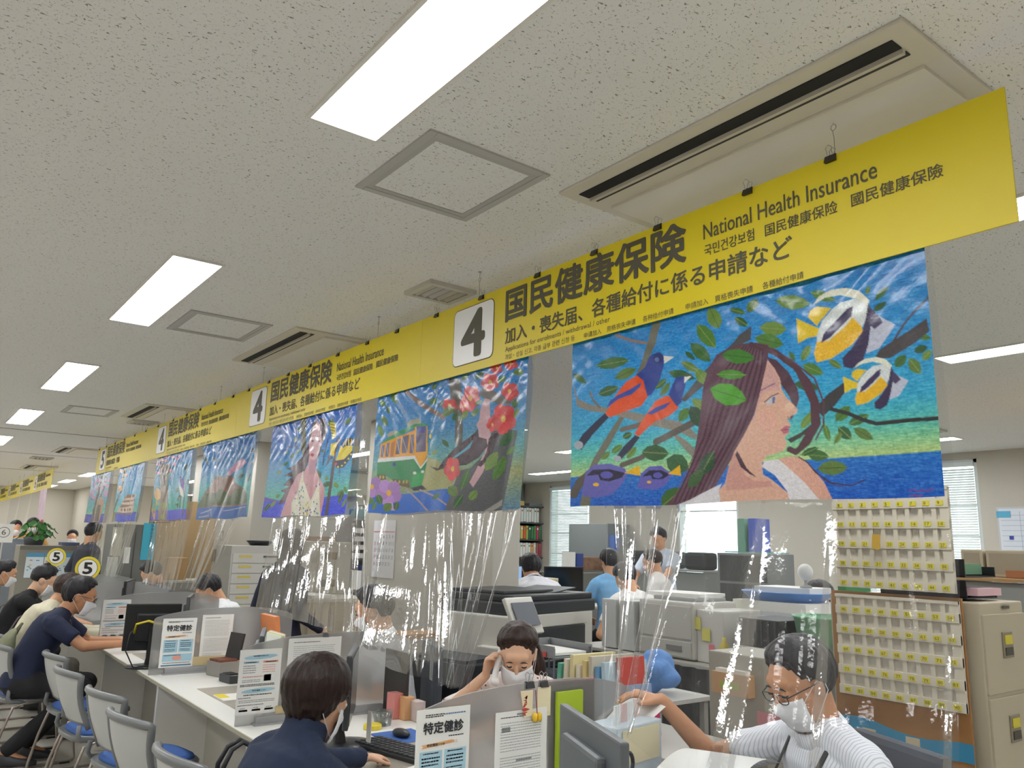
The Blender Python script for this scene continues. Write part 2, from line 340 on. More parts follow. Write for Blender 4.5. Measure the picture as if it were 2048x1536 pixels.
PAINT={
1:[(0,'6f6f62',[308,24,340,29,316,146,280,265,219,492,157,660,112,758,83,985,83,1023,39,1021,58,858,92,736,150,601,207,480,244,310,281,170]),(1,'8d7c75',16,[175,35,232,88,284,124]),(0,'87837a',[5,254,27,364,77,412,176,461,267,509,314,538,391,579,422,612,447,660,442,684,390,631,302,581,219,526,156,485,70,446,24,409]),(0,'85857b',[363,617,411,679,456,755,451,800,415,740,379,664]),(1,'6b655e',28,[201,583,267,569,314,543]),(1,'6b6a60',12,[76,337,90,391,117,438]),(0,'4c4b4c',[608,170,605,235,570,255,526,340,476,410,413,483,400,471,461,362,522,279,556,233,576,198]),(1,'5f574e',28,[201,779,267,747,313,705]),(1,'5a554f',36,[319,670,369,636,443,591]),(1,'554f48',58,[17,923,38,866,79,821]),(0,'3f6a38',[99,188,129,216,168,228,204,219,226,198,199,173,160,157,123,164]),(1,'8aa055',3,[99,188,226,198]),(0,'5d7a3c',[172,287,194,301,220,299,240,280,250,254,230,242,204,241,182,259]),(1,'35502a',3,[172,287,250,254]),(0,'2f5a35',[110,362,131,379,157,380,177,364,188,340,169,325,143,321,121,336]),(1,'8aa055',3,[110,362,188,340]),(0,'6b8a40',[519,144,528,114,525,75,510,41,491,21,483,51,484,91,499,125]),(1,'35502a',2,[519,144,491,21]),(0,'4f7a35',[454,93,452,135,463,184,485,222,508,239,509,199,499,150,478,111]),(1,'8aa055',3,[454,93,508,239]),(0,'3f6a38',[432,183,434,222,448,264,471,293,492,303,489,266,476,223,454,193]),(1,'35502a',3,[432,183,492,303]),(0,'5d7a3c',[402,270,409,298,424,325,443,340,459,343,452,318,437,290,418,273]),(1,'8aa055',3,[402,270,459,343]),(0,'2f5a35',[416,221,418,239,426,258,437,272,446,278,444,261,436,241,426,227]),(1,'35502a',3,[416,221,446,278]),(0,'6b8a40',[434,476,437,504,450,532,468,547,484,549,480,522,468,494,451,477]),(1,'8aa055',2,[434,476,484,549]),(0,'4f7a35',[391,579,406,580,419,566,425,541,423,516,408,516,394,528,388,553]),(1,'35502a',2,[391,579,423,516]),(0,'3f6a38',[309,386,323,390,339,382,350,364,354,345,341,342,325,349,313,366]),(1,'8aa055',3,[309,386,354,345]),(0,'5d7a3c',[331,429,345,426,357,411,364,388,365,367,353,370,340,384,332,407]),(1,'35502a',3,[331,429,365,367]),(0,'2f5a35',[204,630,215,639,226,637,234,625,237,609,227,602,215,602,206,613]),(1,'8aa055',3,[204,630,237,609]),(0,'6b8a40',[219,745,232,742,245,728,252,706,252,686,239,689,226,702,219,724]),(1,'35502a',3,[219,745,252,686]),(0,'4f7a35',[163,708,177,712,191,704,201,687,204,668,191,665,176,672,166,688]),(1,'8aa055',3,[163,708,204,668]),(0,'3f6a38',[5,202,10,228,25,256,45,275,62,282,56,257,42,228,23,208]),(1,'35502a',3,[5,202,62,282]),(0,'5d7a3c',[125,741,137,741,149,732,156,715,157,698,145,698,133,706,125,723]),(1,'8aa055',2,[125,741,157,698]),(0,'2f5a35',[360,310,375,342,400,368,426,378,445,374,432,346,408,318,381,306]),(1,'35502a',3,[360,310,445,374]),(0,'6b8a40',[446,322,444,352,452,387,468,411,485,421,487,392,480,358,464,332]),(1,'8aa055',2,[446,322,485,421]),(0,'22452d',[428,509,422,545,428,586,447,617,468,630,473,596,468,555,451,523]),(1,'35502a',3,[428,509,468,630]),(0,'2f5530',[270,716,287,753,313,772,341,764,360,739,344,706,318,684,290,689]),(1,'8aa055',3,[270,716,360,739]),(0,'35603c',[351,764,355,810,372,841,397,843,420,825,415,784,400,750,375,744]),(1,'35502a',3,[351,764,420,825]),(0,'3b6332',[333,1006,361,1014,387,998,402,959,403,917,377,910,350,923,334,961]),(1,'8aa055',3,[333,1006,403,917]),(0,'d9531f',[253,294,274,329,291,418,268,467,219,483,156,506,138,484,176,385,213,319]),(0,'27408f',[307,194,333,193,349,224,345,278,326,354,303,412,288,419,274,329,250,291,280,255,292,212]),(0,'1d2f66',[343,231,340,246,331,253,320,249,312,236,309,218,312,203,321,196,331,200,340,213]),(0,'5f76b0',[330,234,329,241,325,244,320,242,316,236,314,228,316,221,320,218,325,219,329,226]),(0,'e4e2dc',[345,218,380,237,347,262]),(0,'2e4a9c',[269,337,262,364,232,396,188,408,143,449,156,409,185,386,226,366]),(0,'1b2644',[137,477,151,505,91,589,44,672,15,650,50,581,97,522]),(0,'a8b0ba',[52,646,49,660,39,668,27,666,17,655,13,639,17,625,27,618,39,620,49,631]),(0,'d65525',[351,433,381,461,391,508,358,545,314,561,261,632,246,615,285,518,314,452]),(0,'27408f',[387,347,412,350,415,400,400,484,386,500,365,449,359,428,375,379]),(0,'2e4a9c',[365,470,348,497,302,522,288,514,314,488]),(0,'e4e2dc',[412,354,434,357,411,387]),(0,'1b2644',[248,622,264,637,231,701,189,761,174,743,207,678]),(0,'a8b0ba',[199,744,196,753,189,758,181,757,174,750,171,740,174,730,181,725,189,726,196,733]),(0,'6a68b4',[49,925,65,800,98,766,157,766,213,799,220,828,207,872,170,934,112,955,59,945]),(0,'20203a',[68,825,92,794,157,797,212,822,202,846,157,865,122,856,113,823,85,827]),(0,'5f5db0',[170,831,165,843,153,849,138,848,126,839,121,826,126,814,138,808,153,810,165,819]),(0,'e4b41f',[210,822,261,787,267,842]),(0,'e4b41f',[117,881,115,887,109,890,102,889,96,885,93,879,96,873,102,869,109,870,115,874]),(0,'6664b2',[254,904,272,825,295,796,335,797,362,835,367,853,350,895,317,918,278,912]),(0,'20203a',[272,847,295,816,334,819,363,843,340,865,306,863,301,842]),(0,'5f5db0',[339,846,336,854,328,859,318,858,310,852,308,842,311,834,318,829,328,830,336,837]),(0,'e4b41f',[356,841,393,801,396,855]),(0,'e4b41f',[302,878,301,882,297,884,293,884,289,881,287,877,289,873,293,870,297,871,301,874]),(0,'6b8a40',[671,74,687,112,712,139,739,144,757,133,742,99,717,69,691,61]),(1,'35502a',3,[671,74,757,133]),(0,'4f7a35',[758,78,767,107,783,133,801,146,815,146,806,119,791,92,773,77]),(1,'8aa055',3,[758,78,815,146]),(0,'3f6a38',[897,187,906,186,916,176,924,157,927,140,918,141,908,150,900,168]),(1,'35502a',2,[897,187,927,140]),(0,'5d7a3c',[880,152,885,150,889,142,890,130,888,119,884,121,880,129,878,141]),(1,'8aa055',3,[880,152,888,119]),(0,'2f5a35',[892,228,900,234,909,231,917,219,920,205,912,201,903,203,895,214]),(1,'35502a',3,[892,228,920,205]),(0,'6b8a40',[629,187,642,221,662,242,683,241,697,225,685,194,666,171,645,169]),(1,'8aa055',3,[629,187,697,225]),(0,'4f7a35',[615,231,626,268,647,296,670,303,688,293,677,259,657,229,634,219]),(1,'35502a',2,[615,231,688,293]),(0,'3f6a38',[548,57,556,77,569,94,584,102,594,100,587,82,574,63,559,54]),(1,'8aa055',2,[548,57,594,100]),(0,'5d7a3c',[599,98,612,102,624,91,629,68,627,44,615,42,603,51,597,73]),(1,'35502a',3,[599,98,627,44]),(0,'2f5a35',[562,106,564,129,573,151,587,164,598,165,595,144,586,121,574,107]),(1,'8aa055',3,[562,106,598,165]),(0,'6b8a40',[731,388,741,383,750,365,754,340,752,319,742,324,733,341,729,365]),(1,'35502a',2,[731,388,752,319]),(0,'4f7a35',[734,405,739,433,751,456,767,465,780,462,775,436,763,412,748,400]),(1,'8aa055',2,[734,405,780,462]),(0,'3f6a38',[703,331,702,344,703,360,709,374,715,382,716,370,715,353,710,339]),(1,'35502a',2,[703,331,715,382]),(0,'5d7a3c',[793,403,795,420,803,438,813,448,821,450,818,433,811,415,801,404]),(1,'8aa055',2,[793,403,821,450]),(0,'2f5a35',[712,483,722,507,739,525,757,529,770,523,761,501,745,482,726,475]),(1,'35502a',2,[712,483,770,523]),(0,'6b8a40',[723,692,735,686,747,667,755,640,756,617,745,623,732,641,724,667]),(1,'8aa055',2,[723,692,756,617]),(0,'4f7a35',[802,672,815,674,827,663,834,639,834,615,822,613,810,624,802,646]),(1,'35502a',2,[802,672,834,615]),(0,'3f6a38',[829,692,840,700,854,696,866,679,872,660,860,653,846,656,834,671]),(1,'8aa055',2,[829,692,872,660]),(0,'5d7a3c',[839,709,842,732,852,753,866,763,877,762,873,740,864,719,851,707]),(1,'35502a',2,[839,709,877,762]),(0,'2f5a35',[807,698,806,722,812,744,823,754,834,754,834,732,829,709,819,697]),(1,'8aa055',3,[807,698,834,754]),(0,'6b8a40',[797,769,805,763,811,750,814,733,813,718,807,723,800,736,797,754]),(1,'35502a',2,[797,769,813,718]),(0,'4f7a35',[778,681,774,698,775,721,780,743,787,756,790,739,789,716,785,694]),(1,'8aa055',2,[778,681,787,756]),(0,'3f6a38',[928,480,937,483,946,476,950,458,950,439,941,436,932,442,927,459]),(1,'35502a',2,[928,480,950,439]),(0,'5d7a3c',[955,454,952,477,955,501,964,517,974,523,976,502,974,477,965,460]),(1,'8aa055',2,[955,454,974,523]),(0,'2f5a35',[965,431,972,441,980,442,987,433,990,420,984,411,976,408,968,416]),(1,'35502a',2,[965,431,990,420]),(0,'6b8a40',[979,470,987,473,993,466,997,451,997,436,990,434,983,440,979,454]),(1,'8aa055',2,[979,470,997,436]),(0,'4f7a35',[975,372,979,385,985,394,992,394,998,389,994,377,988,367,980,366]),(1,'35502a',2,[975,372,998,389]),(0,'474346',[993,307,996,361,963,402,919,441,889,430,900,399,931,368,962,339]),(0,'3c393c',[828,508,825,554,802,606,775,647,759,606,789,551]),(0,'3c3a38',[690,731,723,707,763,656,759,684,722,729,698,749]),(1,'2f3032',16,[794,619,830,646,857,677,884,699,937,699,1000,704]),(1,'4d4448',8,[924,387,950,312,970,273,999,223]),(0,'3f6a38',[736,806,745,827,759,839,774,834,785,821,776,801,762,788,747,791]),(1,'8aa055',2,[736,806,785,821]),(0,'5d7a3c',[757,868,771,891,791,900,811,890,823,869,811,848,791,836,771,844]),(1,'35502a',2,[757,868,823,869]),(0,'2f5a35',[720,807,731,811,745,806,757,792,764,777,753,774,739,778,727,791]),(1,'8aa055',2,[720,807,764,777]),(0,'5d4150',[649,278,619,256,590,247,550,251,511,275,488,327,469,416,457,585,434,768,396,916,348,998,451,1003,496,924,541,808,570,732,593,657,613,581,627,505,641,388,648,342]),(1,'6f4d5c',5,[582,260,524,365,488,507,461,671,413,833,369,982]),(1,'38242f',5,[586,261,531,368,496,509,468,672,420,833,376,982]),(1,'6f4d5c',5,[590,263,538,370,504,512,475,674,426,834,383,983]),(1,'38242f',5,[593,264,545,372,512,514,483,675,433,835,390,983]),(1,'6f4d5c',5,[597,265,552,375,521,516,490,676,439,836,397,983]),(1,'38242f',5,[601,267,559,377,529,518,497,678,446,837,404,984]),(1,'6f4d5c',5,[604,268,566,379,537,520,505,679,452,838,410,984]),(1,'38242f',5,[608,270,573,382,545,523,512,681,459,838,417,985]),(1,'6f4d5c',5,[611,271,580,384,553,525,519,682,465,839,424,985]),(1,'38242f',5,[615,272,587,386,561,527,526,683,472,840,430,985]),(1,'6f4d5c',5,[619,274,594,389,568,529,533,685,478,841,437,986]),(1,'38242f',5,[622,275,601,391,576,531,540,686,485,841,443,986]),(1,'6f4d5c',5,[626,277,607,393,584,533,547,688,491,842,450,987]),(1,'38242f',5,[629,278,614,395,592,535,554,689,497,843,456,987]),(1,'6f4d5c',5,[633,279,621,398,599,537,561,690,503,844,463,987]),(1,'38242f',5,[636,281,627,400,607,539,568,692,510,844,469,988]),(1,'52353f',25,[605,260,662,315,714,405,744,485,761,581,762,678,737,754,709,791,695,777]),(1,'52353f',15,[605,260,661,322,714,405,735,482,754,579,756,676,729,753,709,791,695,777]),(1,'52353f',9,[605,260,661,327,714,405,729,480,750,578,751,675,723,752,709,791,695,777]),(1,'5d3d49',7,[619,266,699,361,760,475,778,585,776,681,757,743]),(0,'4e3341',[646,337,669,358,697,423,720,508,723,555,711,613,700,649,697,629,708,589,699,541,679,480,660,403]),(0,'d9b09c',[646,350,664,396,676,448,679,496,690,538,710,582,718,603,714,621,699,629,691,639,700,672,693,685,696,701,690,711,684,722,690,753,681,782,656,794,639,799,627,828,628,882,649,907,689,971,690,1015,514,1006,506,941,525,911,535,840,551,769,579,694,608,604,623,519,635,427]),(0,'cfa5a0',[646,358,662,403,673,455,675,503,645,494,629,521,612,605,598,658,624,520,636,431]),(0,'c99a90',[535,840,551,769,567,772,580,877,606,911,645,914,653,938,570,947,525,943]),(0,'dcae9c',[667,641,662,672,649,689,633,686,620,663,616,630,622,598,635,581,651,585,663,608]),(0,'e3c0a6',[710,590,707,600,701,606,693,604,687,595,685,584,688,573,694,567,702,569,708,578]),(1,'8f6f86',6,[628,490,647,477,663,468]),(0,'c7c6cc',[639,552,653,529,666,525,662,558,644,565]),(0,'6d7095',[655,530,663,529,662,559,656,559]),(1,'5b4668',5,[636,547,653,525,671,516]),(0,'bb7280',[674,685,687,669,699,675,692,685,696,701,682,706]),(1,'7b3d4c',3,[674,686,694,687]),(1,'9c6b62',4,[692,628,696,640,700,634]),(0,'e2e0e4',[626,847,634,821,668,818,691,859,725,922,767,1019,692,1015,687,963,658,889]),(0,'d8aa98',[668,818,692,808,720,815,739,851,771,927,792,1020,767,1019,725,922,691,859]),(0,'dfdde2',[369,1007,422,977,452,954,516,910,507,942,514,1014]),(0,'4a2f3c',[561,761,573,801,586,848,612,894,594,877,570,840,556,780]),(1,'3c2530',5,[716,814,735,839,753,885,786,930,828,945,857,921]),(1,'4a2f3c',3,[742,858,778,927,814,952]),(0,'3f7a2c',[525,280,541,317,567,342,594,344,613,329,598,296,573,269,545,264]),(1,'35502a',3,[525,280,613,329]),(0,'4a8a30',[509,373,525,397,549,413,573,414,589,403,574,381,551,364,526,361]),(1,'8aa055',3,[509,373,589,403]),(0,'4f9a2a',[489,439,502,493,530,533,563,541,589,526,576,478,550,435,517,422]),(1,'35502a',3,[489,439,589,526]),(0,'2c4f33',[453,863,475,855,493,828,498,788,494,752,473,760,455,786,448,825]),(1,'8aa055',2,[453,863,494,752]),(0,'3a5c34',[417,918,436,914,454,894,463,861,464,831,446,834,427,854,417,886]),(1,'35502a',2,[417,918,464,831]),(0,'e9ead8',[761,143,777,111,805,94,838,100,867,130,886,181,880,212,859,160,826,127,792,123]),(0,'dfc33a',[756,164,772,152,804,175,779,221,770,241,751,193]),(0,'e0c435',[722,184,751,224,774,254,770,287,749,286,725,304]),(0,'dde4e4',[806,180,826,159,859,160,883,202,880,252,865,297,846,356,819,375,793,395,768,325,769,279,782,223]),(0,'e6b92e',[768,313,795,320,830,274,849,238,866,283,869,306,846,356,823,378,800,399,766,406,761,361]),(0,'40365a',[778,322,784,285,808,242,839,196,851,190,848,230,822,271,799,307]),(0,'c4c9da',[888,227,908,265,933,305,923,336,900,392,873,404,878,339,887,277]),(0,'3b3152',[883,191,889,220,888,270,878,368,865,436,843,459,825,445,823,406,845,370,868,306,877,251]),(0,'4a4262',[889,219,905,263,910,288,893,309,883,283]),(0,'e9ead8',[846,458,856,438,872,425,893,426,910,441,922,471,918,490,905,460,885,443,865,444]),(0,'dfc33a',[843,472,853,463,872,474,856,504,851,516,840,489]),(0,'e0c435',[823,486,840,508,854,524,851,544,839,545,824,558]),(0,'dde4e4',[873,477,885,462,905,460,920,484,918,515,909,543,897,581,881,594,864,608,850,567,850,539,858,505]),(0,'e6b92e',[850,560,866,562,887,532,899,509,909,535,911,549,897,581,883,596,869,610,848,616,845,589]),(0,'40365a',[855,565,859,542,874,514,893,484,900,479,898,504,883,531,868,554]),(0,'c4c9da',[923,498,935,520,951,543,944,563,931,599,913,609,917,568,922,530]),(0,'3b3152',[920,477,924,494,923,525,916,586,908,629,895,644,884,637,883,613,896,590,911,549,916,514]),(0,'4a4262',[923,494,933,520,937,534,926,549,920,533]),(1,'9a3550',3,[938,971,946,967,954,976,961,970,970,975,980,969]),(1,'9a3550',3,[938,992,946,988,953,994,960,989]),],
